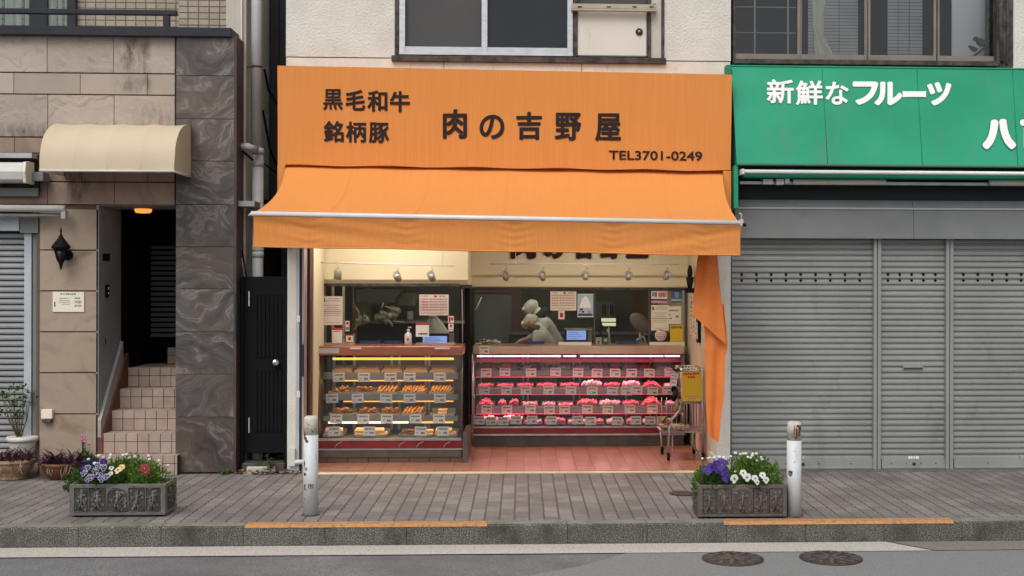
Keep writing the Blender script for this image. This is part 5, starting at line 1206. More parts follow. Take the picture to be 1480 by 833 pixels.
# ================================================================= shop interior
M_copper = mat('counter_edge_red', (.40,.13,.08), (.50,.19,.12), scale=3, stretch=(1.5,1,1), rough=.3, metal=.45)
M_copper2 = mat('counter_edge_pale', (.55,.33,.24), (.66,.46,.34), scale=2, stretch=(2,1,1), rough=.3, metal=.45)
M_band = mat('red_band', (.20,.014,.022), (.26,.03,.035), scale=5, rough=.3)
M_kick = mat('kick_steel', (.16,.14,.125), (.10,.085,.075), scale=5, rough=.5, metal=.4)
M_basetile = brickmat('base_tile', (.17,.10,.08), (.12,.07,.055), (.04,.03,.03), .2, .1, .006, plane='XZ', rough=.5)
M_caseback = mat('case_back', (.17,.15,.13), (.24,.21,.18), scale=3, rough=.35, metal=.3)
M_rail = mat('price_rail', (.30,.29,.27), (.24,.23,.22), scale=5, rough=.4)
M_caseframe = mat('case_frame', (.14,.12,.11), rough=.4, metal=.5)
M_pane = glass('case_glass', tint=(.97,.97,.96), refl=.6, rough=.03, haze=.006, hc=(.7,.7,.72))
M_part = glass('partition_glass', tint=(.93,.94,.92), refl=.55, rough=.04, haze=.008, hc=(.6,.6,.55))
M_tray = mat('tray_pale', (.52,.45,.32), (.42,.36,.26), scale=6, rough=.5)
M_trayg = mat('tray_steel', (.30,.29,.28), rough=.35, metal=.6)
E_warm = emat('tube_warm', (1, .62, .06), 1.15); E_warm2 = emat('tube_warm_dim', (1, .50, .12), 1.1); E_white = emat('reflection_white_warm', (1, .72, .45), 2.2)  # E_white: a bright reflection built as glowing strips
E_pink = emat('tube_pink', (1, .50, .62), 1.5); E_pink2 = emat('rail_pink_reflection', (1, .12, .20), .40)  # E_pink2: glow put where the rails reflect pink
def lamp(x0, x1, y, z, col, watts, tilt, parent, w=.05):
    l = bpy.data.lights.new('shelf_lamp', 'AREA'); l.shape = 'RECTANGLE'; l.size = x1-x0; l.size_y = w; l.energy = watts; l.color = col
    o = bpy.data.objects.new('shelf_lamp', l); C.objects.link(o); o.parent = parent; o.location = Vector(((x0+x1)/2, y, z))-worldloc(parent); o.rotation_euler = (tilt, 0, 0)
ORD = ['leftmost', 'second from the left', 'third from the left', 'fourth from the left', 'fifth from the left', 'sixth from the left', 'seventh from the left', 'eighth from the left', 'ninth from the left', 'tenth from the left', 'eleventh from the left', 'twelfth from the left', 'thirteenth from the left']
def od(i, n): return 'rightmost' if i == n-1 and n > 1 else ORD[i]
SHELF = ['top shelf', 'second shelf', 'third shelf', 'bottom shelf']
# ---------------- the fried food case
fc = thing('fried_food_case', 'lit glass case of fried food with a copper red edge on the left', 'display case', tuple(W(563, 670, .53)))
yf = .53; xl, xr = WX(459, yf, 580), WX(667, yf, 580); xbk = 1.28
ztop = WZ(500.5, .64, 560)
def fz(py, Y): return WZ(py, Y, 560)
s = MB(); s.box(xl-.005, xr+.005, .60, .95+.25, fz(514, .62), ztop, M_copper); s.build('counter_top', fc, .006)
s = MB(); s.box(xl, xl+.2, .594, .6, fz(511, .6), fz(503.5, .6), M_alu)  # bright piece imitating the reflection at the left of the rim
for a, b in ((506, 522), (628, 650)): s.box(WX(a, .59, 505), WX(b, .59, 505), .592, .599, fz(505, .59), fz(502.5, .59), M_paper)
build_each(s, 'edge_plate_or_reflection', fc)
s = MB()
for x in (xl, xr): s.prismx([(yf, fz(636, yf)), (.68, fz(514, .66)), (xbk, fz(514, .66)), (xbk, fz(636, yf))], x-.006, x+.006, M_part if x == xr else M_caseframe)
build_each(s, 'side_panel', fc)
s = MB(); s.tube([(xl, yf, fz(636, yf)), (xl, .66, fz(515, .66))], .014, M_caseframe, 6); s.tube([(xr, yf, fz(636, yf)), (xr, .66, fz(515, .66))], .010, M_caseframe, 6); s.box(xl, xr, yf-.012, yf+.02, fz(637, yf), fz(633.5, yf), M_steel); s.build('frame', fc)
s = MB(); s.quad((xl, yf+.012, fz(634, yf)), (xr, yf+.012, fz(634, yf)), (xr, .665, fz(515, .66)), (xl, .665, fz(515, .66)), M_pane); s.build('front_glass', fc, fix=False)
s = MB(); s.box(xl, xr, xbk, xbk+.03, fz(636, yf), ztop-.02, M_caseback)
for px in (483, 512, 566, 577, 615, 620): x = WX(px, xbk-.02, 550); s.box(x-.012, x+.012, xbk-.015, xbk, fz(636, yf), ztop-.02, M_steel)
s.build('back_panel', fc)
s = MB(); s.box(xl, xr, yf+.02, xbk, fz(638, yf), fz(634, yf), M_caseframe); s.build('case_floor', fc)
s = MB(); s.box(xl-.005, xr+.005, yf-.004, yf+.04, fz(648, yf), fz(637, yf), M_band)
for px in (484, 576, 602, 641): x = WX(px, yf, 640); s.tube([(x, yf-.006, fz(647, yf)), (x+.02, yf-.006, fz(642, yf)), (x+.07, yf-.006, fz(638.5, yf))], .004, M_tray, 5)
s.build('red_band', fc)
s = MB(); s.box(xl-.01, xr+.01, yf-.01, yf+.04, fz(650.5, yf), fz(648.3, yf), M_steel); s.box(xl, xr, yf+.0, yf+.05, fz(661, yf), fz(650.6, yf), M_kick); s.build('kick_panel', fc)
s = MB(); s.box(xl-.01, xr+.02, yf+.02, xbk+.1, 0.012, fz(661, yf), M_basetile); x = WX(668, yf, 650); s.box(xr+.012, xr+.06, yf-.02, xbk, .012, fz(627, yf), M_kick); s.build('base', fc)
shelfs = [(538.5, 550, .82), (570.5, 580, .77), (601.5, 610.5, .72)]
for k, (a, b, y) in enumerate(shelfs):
    s = MB(); x0_, x1_ = WX(466, y, a), WX(662, y, a); s.box(x0_, x1_, y+.02, xbk, WZ(a, y, 560)-.012, WZ(a, y, 560)-.004, M_part); sh = s.build('shelf', fc)
    s = MB(); s.box(x0_, x1_, y, y+.016, WZ(b-1.5, y, 560), WZ(a, y, 560), M_rail); s.build('price_rail', sh, .002)
    z = WZ(b+.6, y, 560)
    if k < 2: s = MB(); s.tube([(WX(496, y, b), y+.02, z), (WX(655, y, b), y+.02, z)], .0065, E_warm2, 8); s.build('tube_or_reflection', sh)
    else:
        for a_, b_, e_ in ((474, 530, E_white), (532, 557, E_white), (562, 590, E_white), (596, 655, E_warm2)): s = MB(); s.tube([(WX(a_, y, b), y+.02, z), (WX(b_, y, b), y+.02, z)], .010, e_, 8); s.build('tube_or_reflection', sh)  # the white pieces imitate a reflection below the third shelf, not tubes
s = MB(); z = fz(519, .74); s.tube([(WX(481, .74, 519), .74, z), (WX(656, .74, 519), .74, z)], .011, E_warm, 8); s.build('tube_or_reflection', fc)
WL = (1, .62, .28)
for z_, y_, w_ in ((517.5, .76, 1.5), (549.5, .86, 1.35), (580, .81, 1.35), (611, .76, 2.0)): lamp(WX(475, y_, 550), WX(655, y_, 550), y_, fz(z_, y_)-.006, WL, w_, -.35, fc)
# price cards
def card(cx_, cy_, w_, h_, Y, label, group, base, tilt, seed):
    R_ = random.Random(seed)
    return flat_sheet('price_card', label, 'price card', cx_-w_*.53, cy_-h_*.53, cx_+w_*.53, cy_+h_*.53, Y, base,
      [(.18, .34, .14, .86, D_, .08), (.58, .80, .52, .84, D_, .08), (.62, .70, .14, .32, T_, .08)], group, .002, tilt, seed=seed)
cards = [([489.7, 526, 564.5, 592, 635.7], 545.5, .81), ([480, 517, 558, 592, 636], 576, .76), ([486, 525, 559, 600.6, 634.6], 605.5, .71), ([483, 534, 608, 640.5], 623.5, .60)]
R0 = random.Random(3)
for k, (xs, y, Y) in enumerate(cards):
    for i, x in enumerate(xs): card(x, y, 16.5, 12.5, Y, 'white price card, %s on the %s of the fried food case' % (od(i, len(xs)), SHELF[k]), 'price cards in the fried food case', M_paper, R0.uniform(-.05, .05), k*10+i)
# trays and what lies in them
M_croq = mat('croquette', (.36,.17,.07), (.50,.27,.12), scale=60, rough=.75, isl=.15); M_fry = mat('golden_fry', (.50,.21,.04), (.66,.33,.075), scale=50, rough=.6, isl=.2)
M_kara = mat('dark_fried', (.34,.12,.03), (.50,.21,.06), scale=60, rough=.6, isl=.25); M_slab = mat('pale_cutlet', (.58,.36,.16), (.66,.45,.24), scale=60, rough=.75, isl=.12); M_saus = mat('sausage', (.17,.045,.02), rough=.4)
def tray(x0, x1, zpy, Y, depth, label, group, m=M_tray, hh=.022, seed=0):
    a, b = WX(x0, Y, zpy), WX(x1, Y, zpy); z = WZ(zpy, Y, (x0+x1)/2); t_ = .004
    s = MB(); s.box(a, b, Y, Y+depth, z, z+.004, m)
    for q in ((a, b, Y, Y+t_), (a, b, Y+depth-t_, Y+depth), (a, a+t_, Y+t_, Y+depth-t_), (b-t_, b, Y+t_, Y+depth-t_)): s.box(*q, z+.004, z+hh+(.03 if q[2] > Y+t_+.01 and q[1] == b and q[0] == a else 0), m)
    one(s, 'food_tray', label, 'tray', group); return a, b, z+.006
PROTO = {}
def proto(kind):
    s = MB()
    if kind == 'croquette': s.ball((0, 0, .016), .03, M_croq, 1.15, .8, .55, 12, 8)
    elif kind == 'fry': s.tube([(0, -.045, .01), (.006, 0, .016), (0, .045, .012)], .011, M_fry, 7, taper=[.006, .012, .007])
    elif kind == 'nugget':
        s.ball((0, 0, .014), .022, M_kara, 1.1, .9, .7, 9, 6); s.ball((.012, .004, .018), .014, M_kara, 1, 1, .8, 8, 5)
    elif kind == 'cutlet': s.box(-.045, .045, -.03, .03, 0, .022, M_slab)
    elif kind == 'slab': s.box(-.06, .06, -.05, .05, 0, .03, M_slab)
    elif kind == 'sausage': s.tube([(-.05, 0, .012), (0, .012, .02), (.05, 0, .012)], .013, M_saus, 8, taper=[.006, .014, .006])
    return s
NAMES = {'croquette': ('croquette', 'brown round croquette'), 'fry': ('fried_stick', 'golden fried stick'), 'nugget': ('fried_nugget', 'dark golden fried nugget'), 'cutlet': ('breaded_cutlet', 'pale breaded cutlet'), 'slab': ('breaded_cutlet', 'thick pale breaded cutlet'), 'sausage': ('sausage', 'dark glazed sausage')}
def heap(kind, n, a, b, y0, y1, z, where, seed):
    R_ = random.Random(seed); nm, lb = NAMES[kind]; lab = '%s %s' % (lb, where); grp = '%ss %s' % (nm.replace('_', ' '), where)
    src = PROTO.get(kind)
    for i in range(n):
        if src is None:
            o = proto(kind).build(nm, None, .006 if kind in ('cutlet', 'slab') else 0, 2, base=(0, 0, 0)); PROTO[kind] = src = o
        else: o = src.copy(); C.objects.link(o)
        tag(o, lab, nm.replace('_', ' '), grp); u = (i+.5)/n; row = i % 2; pz = (i % 4)
        if kind == 'fry': o.location = (a+.02+(b-a-.04)*u, (y0+y1)/2-.05+pz*.025, z+.004+.014*pz); o.rotation_euler = (R_.uniform(.0, .45), R_.uniform(-.2, .2), R_.uniform(-.7, .1))
        elif kind == 'nugget': o.location = (R_.uniform(a+.03, b-.03), R_.uniform(y0+.03, y1-.05), z+.013*(i % 4)); o.rotation_euler = (R_.uniform(-.4, .4), R_.uniform(-.4, .4), R_.uniform(0, 6))
        elif kind in ('cutlet', 'slab'): o.location = (a+.05+(b-a-.1)*((i//2+.5)/max(1, (n+1)//2)), y0+.05+row*.05, z+.028*row); o.rotation_euler = (.25, 0, R_.uniform(-.2, .2))
        elif kind == 'sausage': o.location = (R_.uniform(a+.05, b-.04), R_.uniform(y0+.03, y1-.05), z+.02*(i % 2)); o.rotation_euler = (0, 0, R_.uniform(-.5, .5))
        else: o.location = (a+.03+(b-a-.06)*((i//2+.5)/(n/2)), y0+.04+row*.07, z+.012*row); o.rotation_euler = (.5, R_.uniform(-.1, .1), R_.uniform(-.3, .3))
rows4 = [
 (538.3, .84, [(480,509,'croquette',12),(512,549,'croquette',16),(551,581,'croquette',12),(583,618,'croquette',14),(621,658,'croquette',14)]),
 (570, .79, [(474,507,'nugget',14),(508,540,'nugget',20),(541,575,'fry',20),(577,616,'fry',30),(619,654,'fry',26)]),
 (601, .74, [(475,511,'nugget',16),(514,544,'nugget',16),(546,577,'nugget',20),(579,613,'fry',20),(622,656,'cutlet',2)]),
 (631.5, .62, [(465,496,'slab',4),(511,533,'slab',4),(535,560,'slab',3),(577,601,'sausage',6),(612,625,'cutlet',3),(627,661,'slab',5)])]
for k, (zp, Y, lst) in enumerate(rows4):
    for i, (a, b, kind, n) in enumerate(lst):
        where = 'in the %s tray, %s' % (od(i, len(lst)), SHELF[k])
        x0_, x1_, z = tray(a, b, zp, Y, .26, '%s tray on the %s of the fried food case' % (('pale' if k < 3 else 'steel'), SHELF[k])+', '+od(i, len(lst)), 'trays in the fried food case', M_tray if k < 3 else M_trayg)
        heap(kind, n, x0_, x1_, Y, Y+.24, z, where+' of fried food', k*17+i)
# ---------------- the meat case
mc = thing('meat_case', 'long refrigerated glass meat case glowing pink on the right', 'display case', tuple(W(836, 646, 1.63)))
yf = 1.63; xl, xr = WX(684, yf, 580), WX(989, yf, 580); xbk = 2.55
def mz(py, Y, px=836): return WZ(py, Y, px)
s = MB(); s.box(xl-.01, xr+.01, 1.72, YS2+.3, mz(512, 1.72), mz(500.5, 1.72), M_copper2); s.build('counter_top', mc, .006)
s = MB(); s.box(xl+.01, xr-.005, 1.86, 1.88, mz(524, 1.86), mz(518.5, 1.86), mat('pink_fascia', (.22,.06,.07), rough=.4)); s.build('top_fascia', mc)
s = MB()
for x in (xl, xr): s.prismx([(yf, mz(618, yf)), (1.76, mz(512, 1.75)), (xbk, mz(512, 1.75)), (xbk, mz(618, yf))], x-.008, x+.008, M_caseframe)
build_each(s, 'side_panel', mc)
s = MB(); s.tube([(xl-.01, yf-.01, mz(628, yf)), (xl-.01, 1.74, mz(512, 1.75))], .012, M_steel, 6); s.tube([(xr+.01, yf, mz(628, yf)), (xr+.01, 1.75, mz(512, 1.75))], .016, M_caseframe, 6); s.box(xl, xr, yf-.012, yf+.01, mz(618.5, yf), mz(616.2, yf), M_steel); s.build('frame', mc)
s = MB(); s.quad((xl, yf+.014, mz(617, yf)), (xr, yf+.014, mz(617, yf)), (xr, 1.745, mz(512.5, 1.745)), (xl, 1.745, mz(512.5, 1.745)), M_pane); s.build('front_glass', mc, fix=False)
s = MB(); s.box(xl, xr, xbk, xbk+.03, mz(620, yf), mz(512, 1.75), mat('meat_case_back', (.09,.06,.06), (.13,.09,.09), scale=3, rough=.3, metal=.2)); 
for px in (695, 756, 763, 829, 838, 905, 940): x = WX(px, xbk-.02, 550); s.box(x-.012, x+.012, xbk-.015, xbk, mz(618, yf), mz(512, 1.75), M_steel)
s.build('back_panel', mc)
s = MB(); s.box(xl, xr, yf+.02, xbk, mz(621, yf), mz(617.5, yf), M_caseframe); s.build('case_floor', mc)
s = MB(); s.box(xl-.005, xr+.005, yf-.006, yf+.05, mz(626.5, yf), mz(618.7, yf), M_band); s.build('red_band', mc)
s = MB(); s.box(xl-.01, xr+.01, yf-.012, yf+.06, mz(629.5, yf), mz(626.8, yf), M_steel); s.box(xl, xr, yf+.05, yf+.1, mz(645, yf+.04), mz(629.5, yf), M_kick); s.box(xl, xr, yf+.1, xbk+.1, .012, mz(629.5, yf), M_shutdark); s.build('kick_panel', mc)
msh = [(535, 543.5, 1.92), (561.5, 568.5, 1.86), (588.5, 596.5, 1.79)]
for k, (a, b, y) in enumerate(msh):
    s = MB(); x0_, x1_ = WX(688, y, a), WX(984, y, a); s.box(x0_, x1_, y+.02, xbk, mz(a, y)-.014, mz(a, y)-.004, mat('shelf_pinkish', (.35,.2,.2), rough=.4)); sh = s.build('shelf', mc)
    s = MB(); s.box(x0_, x1_, y, y+.016, mz(b, y), mz(a, y), M_rail); s.build('price_rail', sh, .002)
    s = MB(); s.tube([(x0_, y+.01, mz(b+1.6, y)), (x1_, y+.01, mz(b+1.6, y))], .0075, E_pink2, 8); s.build('tube_or_reflection', sh)  # glowing strip in place of the rail's pink reflection
for a, b in ((689, 712), (713, 811), (814, 833), (839, 861), (862, 959), (961, 983)):
    s = MB(); s.tube([(WX(a, 1.78, 515), 1.80, mz(515, 1.80)), (WX(b, 1.78, 515), 1.80, mz(515, 1.80))], .010, E_pink, 8)
    s.build('tube_or_reflection', mc)
WP = (1, .36, .44)
for z_, y_, w_ in ((514, 1.80, 6.5), (546, 1.93, 3.6), (571, 1.87, 3.6), (598.5, 1.80, 3.6)): lamp(WX(690, y_, 550), WX(982, y_, 550), y_, mz(z_, y_)-.004, WP, w_, -.35, mc)
c1 = [702.6, 729.7, 767.4, 803, 835.5, 863, 889, 913, 938.5, 968]; c2_ = [700, 732, 760, 793, 825, 856, 885, 905.5, 921, 943.5, 965]; c3_ = [703.5, 732.5, 766.7, 794, 816, 849, 878.5, 910.4, 943]; c4_ = [692, 710, 727, 746, 769, 797, 835, 853.5, 892, 919, 939.6, 957]
for k, (xs, y, Y) in enumerate([(c1, 538.5, 1.905), (c2_, 564.5, 1.845), (c3_, 592, 1.775), (c4_, 608, 1.665)]):
    for i, x in enumerate(xs): card(x, y+R0.uniform(-.8, .8), 14.5, 11.5, Y, 'price card, %s on the %s of the pink meat case' % (od(i, len(xs)), SHELF[k]), 'price cards in the meat case', M_paperp if (i+k) % 2 else M_papery, R0.uniform(-.05, .05), 100+k*20+i)
card(700, 506, 14, 11, 1.71, 'lone price card on the counter edge above the pink meat case', None, M_papery, 0, 300)
M_meat = mat('meat_red', (.60,.05,.065), (.80,.22,.24), scale=45, rough=.35, isl=.25, spec=.5); M_meatp = mat('meat_pink', (.80,.36,.38), (.90,.62,.60), scale=45, rough=.35, isl=.2, spec=.5); M_meato = mat('meat_marinated', (.72,.20,.10), (.80,.34,.20), scale=45, rough=.35, isl=.2); M_herb = mat('herb', (.10,.2,.06), rough=.6)
MLAB = {'red': ('bright red sliced meat', M_meat), 'pink': ('pale pink sliced meat', M_meatp), 'mince': ('heaped red minced meat', M_meat), 'round': ('round coiled red meat cut', M_meat), 'orange': ('orange marinated meat', M_meato), 'bowl': ('pinkish meat chunks', M_meatp), 'green': ('pale herbed meat', M_meatp)}
def meat(kind, a, b, y0, y1, z, h, label, seed):
    R_ = random.Random(seed); s = MB(); m = MLAB[kind][1]; h *= .74; w_ = b-a
    if kind in ('red', 'pink', 'orange', 'green'):
        n = max(5, int(w_/.018))
        for r_ in range(3):
            for i in range(n):
                cx_ = a+.006+(w_-.012)*(i+.5)/n+R_.uniform(-.004, .004); cy_ = y0+.03+r_*.06; hh = h*(.72+.28*math.sin(PI*(i+.5)/n+R_.uniform(-.3, .3)))*R_.uniform(.7, 1.1)+.008
                M4 = Matrix.Rotation(R_.uniform(.2, .7), 4, 'Y')@Matrix.Rotation(R_.uniform(-.2, .5), 4, 'X')
                s.ball((cx_, cy_, z+hh*.55), hh*.62, m if kind != 'green' or R_.random() < .6 else M_herb, .42, 1.3, 1.0, 8, 6, M4)
        s.box(a+.004, b-.004, y0+.01, y1-.03, z, z+h*.5, m)
    elif kind == 'mince':
        for i in range(110): u = R_.uniform(-1, 1); v = R_.uniform(-1, 1); q = max(0, 1-u*u)*(1-.6*v*v); s.ball((a+w_/2+u*w_*.45, (y0+y1)/2+v*.09, z+h*q*R_.uniform(.7, 1.05)), R_.uniform(.008, .013), m, 1.6, .9, .8, 6, 4, Matrix.Rotation(R_.uniform(0, 3), 4, 'Z'))
        s.ball((a+w_/2, (y0+y1)/2, z), 1, m, w_*.44, .09, h*.9, 12, 6)
    elif kind == 'round':
        for q in range(3): s.tube([(a+w_/2+(w_*.40-q*.018)*math.cos(t*.35), y0+.03+q*.004, z+h*.55+(h*.52-q*.018)*math.sin(t*.35)) for t in range(19)], .010, m, 7)
        s.ball((a+w_/2, y0+.045, z+h*.55), h*.38, M_meatp, 1, .5, 1)
    else:
        for i in range(36): s.ball((R_.uniform(a+.015, b-.015), R_.uniform(y0+.02, y1-.04), z+R_.uniform(.2, 1)*h), R_.uniform(.012, .02), R_.choice([m, M_meat]), 1.2, 1, .8, 7, 5)
    one(s, 'meat_pile', label, 'meat', 'meats in the pink case')
mrows = [
 (534.5, 1.94, [(691,719,'orange',.05),(722,747,'orange',.07),(752,776,'green',.05),(781,800,'green',.035),(803,826,'pink',.045),(830,853,'pink',.04),(856,880,'red',.045),(883,897,'round',.09),(899,922,'red',.06),(924,945,'red',.06),(948,976,'pink',.04)]),
 (561, 1.88, [(689,714,'red',.04),(717,743,'red',.04),(746,772,'red',.045),(775,806,'red',.045),(809,838,'red',.05),(841,871,'pink',.085),(872,897,'red',.055),(899,926,'pink',.08),(928,957,'mince',.095),(960,979,'pink',.04)]),
 (588, 1.81, [(689,715,'mince',.10),(719,732,'red',.07),(735,750,'red',.08),(753,778,'bowl',.05),(783,804,'pink',.04),(806,830,'bowl',.03),(834,864,'red',.08),(866,897,'pink',.07),(899,925,'red',.06),(926,959,'mince',.13),(962,976,'pink',.05)]),
 (613.5, 1.69, [(687,720,'pink',.08),(722,755,'pink',.09),(757,784,'bowl',.025),(787,818,'red',.06),(821,850,'bowl',.035),(853,874,'red',.04),(877,903,'pink',.05),(906,928,'red',.055),(930,950,'pink',.05),(953,975,'red',.05)])]
for k, (zp, Y, lst) in enumerate(mrows):
    for i, (a, b, kind, h) in enumerate(lst):
        x0_, x1_, z = tray(a, b, zp, Y, .24, 'shallow tray of meat, %s on the %s of the meat case' % (od(i, len(lst)), SHELF[k]), 'trays in the meat case', M_trayg, .012)
        meat(kind, x0_+.006, x1_-.006, Y+.01, Y+.22, z, h, '%s, %s on the %s of meat case' % (MLAB[kind][0], od(i, len(lst)), SHELF[k]), k*31+i)
# ---------------- glass partitions above the counters
zc1 = WZ(499.5, YS1, 560)
gp = thing('glass_partition', 'sliding glass panes standing on the fried food counter', 'partition', tuple(W(560, 499, YS1+.03)))
x0_, x1_ = WX(458, YS1+.03, 450), WX(664, YS1+.03, 450)
for a, b, dy in ((458, 512.5, 0), (511.5, 600.5, .03), (599.5, 664, 0)):
    s = MB(); y = YS1+.02+dy; s.box(WX(a, y, 450), WX(b, y, 450), y, y+.005, zc1, zso1+.002, M_part); s.build('pane', gp)
s = MB()
for a, b in ((457.5, 512.5), (602, 657.5)): s.box(WX(a, YS1, 497), WX(b, YS1, 497), YS1-.02, YS1+.015, WZ(500, YS1, 560)-.0, WZ(495.5, YS1, 560), M_tray)
s.box(x0_, x1_, YS1+.002, YS1+.07, zso1-.02, zso1+.01, M_darkframe); s.build('rail', gp)
gp = thing('glass_partition', 'tall glass panes standing on the meat counter', 'partition', tuple(W(836, 499, YS2+.03)))
for a, b, dy in ((682, 807, 0), (806, 859.5, .03), (858.5, 938.5, 0), (937.5, 991, .03)):
    s = MB(); y = YS2+.02+dy; s.box(WX(a, y, 450), WX(b, y, 450), y, y+.005, WZ(500, YS2, 836), zso2+.002, M_part); s.build('pane', gp)
s = MB()
for a, b in ((807, 855), (938.5, 989)): s.box(WX(a, YS2, 497), WX(b, YS2, 497), YS2-.03, YS2+.012, WZ(501, YS2, 836), WZ(494.5, YS2, 836), M_papery)
for px in (859, 938): x = WX(px, YS2+.02, 450); s.box(x-.006, x+.006, YS2+.005, YS2+.018, WZ(500, YS2, 836), zso2, M_caseframe)
s.box(WX(682, YS2, 450), WX(992, YS2, 450), YS2+.004, YS2+.07, zso2-.02, zso2+.01, M_darkframe); x = WX(990.5, YS2, 450); s.box(x, x+.02, YS2-.02, YS2+.05, WZ(501, YS2, 990), zso2, M_caseframe); s.build('rail', gp)
s = MB(); x = WX(671.5, 1.25, 500); s.box(x, x+.045, 1.25, 1.31, .012, zso1, M_black); x2 = WX(679, 1.7, 500); s.box(x+.05, x2+.01, 1.3, 1.36, .012, zso1, M_black); s.box(x, x+.03, 1.215, 1.25, WZ(640, 1.2), WZ(560, 1.2), M_black); s.tube([W(667.5, 418, 1.1), W(668, 440, 1.1), W(668.5, 500, 1.1)], .006, M_offwhite, 6)
s.box(x-.02, x2+.04, 1.2, 1.3, zso1-.035, zso1, M_caseframe)
one(s, 'corner_post', 'black corner posts between the fried food case and the meat case', 'post')
# ---------------- papers on the glass
ROWS_DOC = [(.06,.10,.3,.92,T_,.04), (.14,.18,.2,.92,T_,.04), (.07,.2,.06,.16,D_,0), (.3,.33,.12,.9,T_,.035), (.38,.41,.25,.8,T_,.035), (.45,.48,.12,.9,T_,.035), (.52,.545,.05,.95,T_,0), (.58,.61,.12,.9,T_,.035), (.66,.68,.1,.9,T_,.035), (.9,.92,.2,.9,T_,.03)]
P__ = mat('print_pale_red', (.66,.30,.27), rough=.8)
CAL = [(.05,.12,.06,.3,P__,.05), (.04,.14,.5,.6,R__,0), (.05,.12,.68,.9,T_,.05)]+[(.22+.13*i, .25+.13*i, .05, .95, mat('grid_line', (.55,.36,.33)), 0) for i in range(6)]+[(.18+.13*i, .26+.13*i, .06, .3, P__, .05) for i in range(5)]+[(.18+.13*i, .24+.13*i, .36, .95, mat('grid_line', (0,0,0)), .025) for i in range(5)]+[(.92,.95,.3,.8,P__,.04)]
def cal_extra(m, a, b, ww, hh):
    for i in range(1, 8): m.box(a.x+ww*(.05+.112*i), a.x+ww*(.05+.112*i)+.002, a.y-.0013, a.y, a.z+hh*.1, b.z-hh*.18, mat('grid_line', (0,0,0)))
ya, yb_ = YS1+.008, YS2+.008
flat_sheet('printed_notice', 'pale pink printed notice on the glass above the left end of the fried food case', 'notice', 465, 428.5, 495, 470, ya-.004, M_paperp, ROWS_DOC, None)
flat_sheet('wall_calendar', 'wide pinkish calendar on the glass above the fried food case', 'calendar', 606, 426, 648.5, 456, ya-.004, M_paperp, CAL, None, extra=cal_extra)
flat_sheet('wall_calendar', 'cream calendar on the glass above the meat case near the two workers', 'calendar', 795.5, 421.5, 833, 449, yb_-.004, M_papery, CAL, None, extra=cal_extra)
flat_sheet('payment_card', 'white card with a red top edge taped low beside the blue screen', 'card', 601, 467, 620, 487, ya-.012, M_paper, [(.0,.15,0,1,R__,0), (.72,.86,.2,.85,D_,.08)], None)
flat_sheet('payment_card', 'white card with a red top edge standing at the left of the fried food counter', 'card', 480, 474, 494.5, 496, ya-.03, M_paper, [(.0,.15,0,1,R__,0), (.2,.28,.2,.8,R__,.08)], None)
flat_sheet('payment_card', 'small white card with a red square low on the left glass', 'card', 500, 484, 510.5, 494.5, ya-.012, M_paper, [(0,.14,0,1,R__,0), (.3,.8,.3,.7,R__,0)], None)
flat_sheet('small_tag', 'tiny pale tag hanging below the left glass joint', 'tag', 499, 464, 505, 479, ya-.004, M_paperp, [(.1,.35,.2,.8,R__,0), (.6,.9,.1,.9,D_,.1)], None)
flat_sheet('small_tag', 'small red patterned tag near the right end of the fried food glass', 'tag', 647.5, 457, 656, 466.5, ya-.004, M_paper, [(.1,.9,.1,.42,R__,0), (.2,.7,.48,.9,R__,0)], None)
flat_sheet('small_tag', 'small stacked tag under the red patterned tag on the fried food glass', 'tag', 648, 468, 655.5, 479, ya-.004, M_paper, [(.1,.5,.3,.7,R__,0), (.7,.9,.0,1,T_,.1)], None)
flat_sheet('small_tag', 'narrow tag with a red square under the cream calendar', 'tag', 807, 449.5, 816, 461.5, yb_-.004, M_papery, [(.25,.8,.25,.75,R__,0)], None)
def food_extra(m, a, b, ww, hh):
    R_ = random.Random(4)
    for k in range(9): m.ball((a.x+ww*R_.uniform(.2, .8), a.y, a.z+hh*R_.uniform(.2, .4)), ww*R_.uniform(.06, .13), R_.choice([M_yel, M_red, M_meato, M_yposter]), 1, .04, .8, 9, 6)
    m.prism([(a.x+ww*.12, a.z+hh*.4), (a.x+ww*.88, a.z+hh*.4), (a.x+ww*.7, a.z+hh*.8), (a.x+ww*.5, a.z+hh*.92), (a.x+ww*.3, a.z+hh*.8)], a.y-.002, a.y-.0005, M_paper)
    m.box(a.x+ww*.05, a.x+ww*.95, a.y-.0024, a.y, a.z+hh*.05, a.z+hh*.15, mat('navy_print', (.03,.05,.2), rough=.7))
flat_sheet('food_poster', 'blue and white poster with colourful food on the meat counter glass', 'poster', 834.5, 425, 857.5, 458.5, yb_-.004, M_lbposter, [(.0,.03,0,1,M_paper,0), (.97,1,0,1,M_paper,0), (.25,.3,.25,.75,R__,.06)], None, extra=food_extra)
flat_sheet('printed_card', 'white card with a pink foot and a black mark at the top right glass', 'card', 941, 420.5, 964.5, 438.5, yb_+.02, M_paper, [(.12,.5,.08,.35,D_,.07), (.15,.55,.45,.95,R__,.04), (.66,.8,0,1,mat('navy_print', (0,0,0)),0), (.8,1,0,1,M_pposter,0)], None)
flat_sheet('blue_sticker', 'blue sticker with a yellow foot at the top right glass', 'sticker', 970, 419.5, 986, 438.5, yb_+.02, M_bposter, [(.7,.82,.0,1,M_yposter,0), (.15,.55,.35,.7,M_lbposter,.1)], None)
flat_sheet('printed_notice', 'white printed notice on the right glass with a round sticker below it', 'notice', 941, 441, 966.5, 478, yb_+.018, M_papery, ROWS_DOC, None)
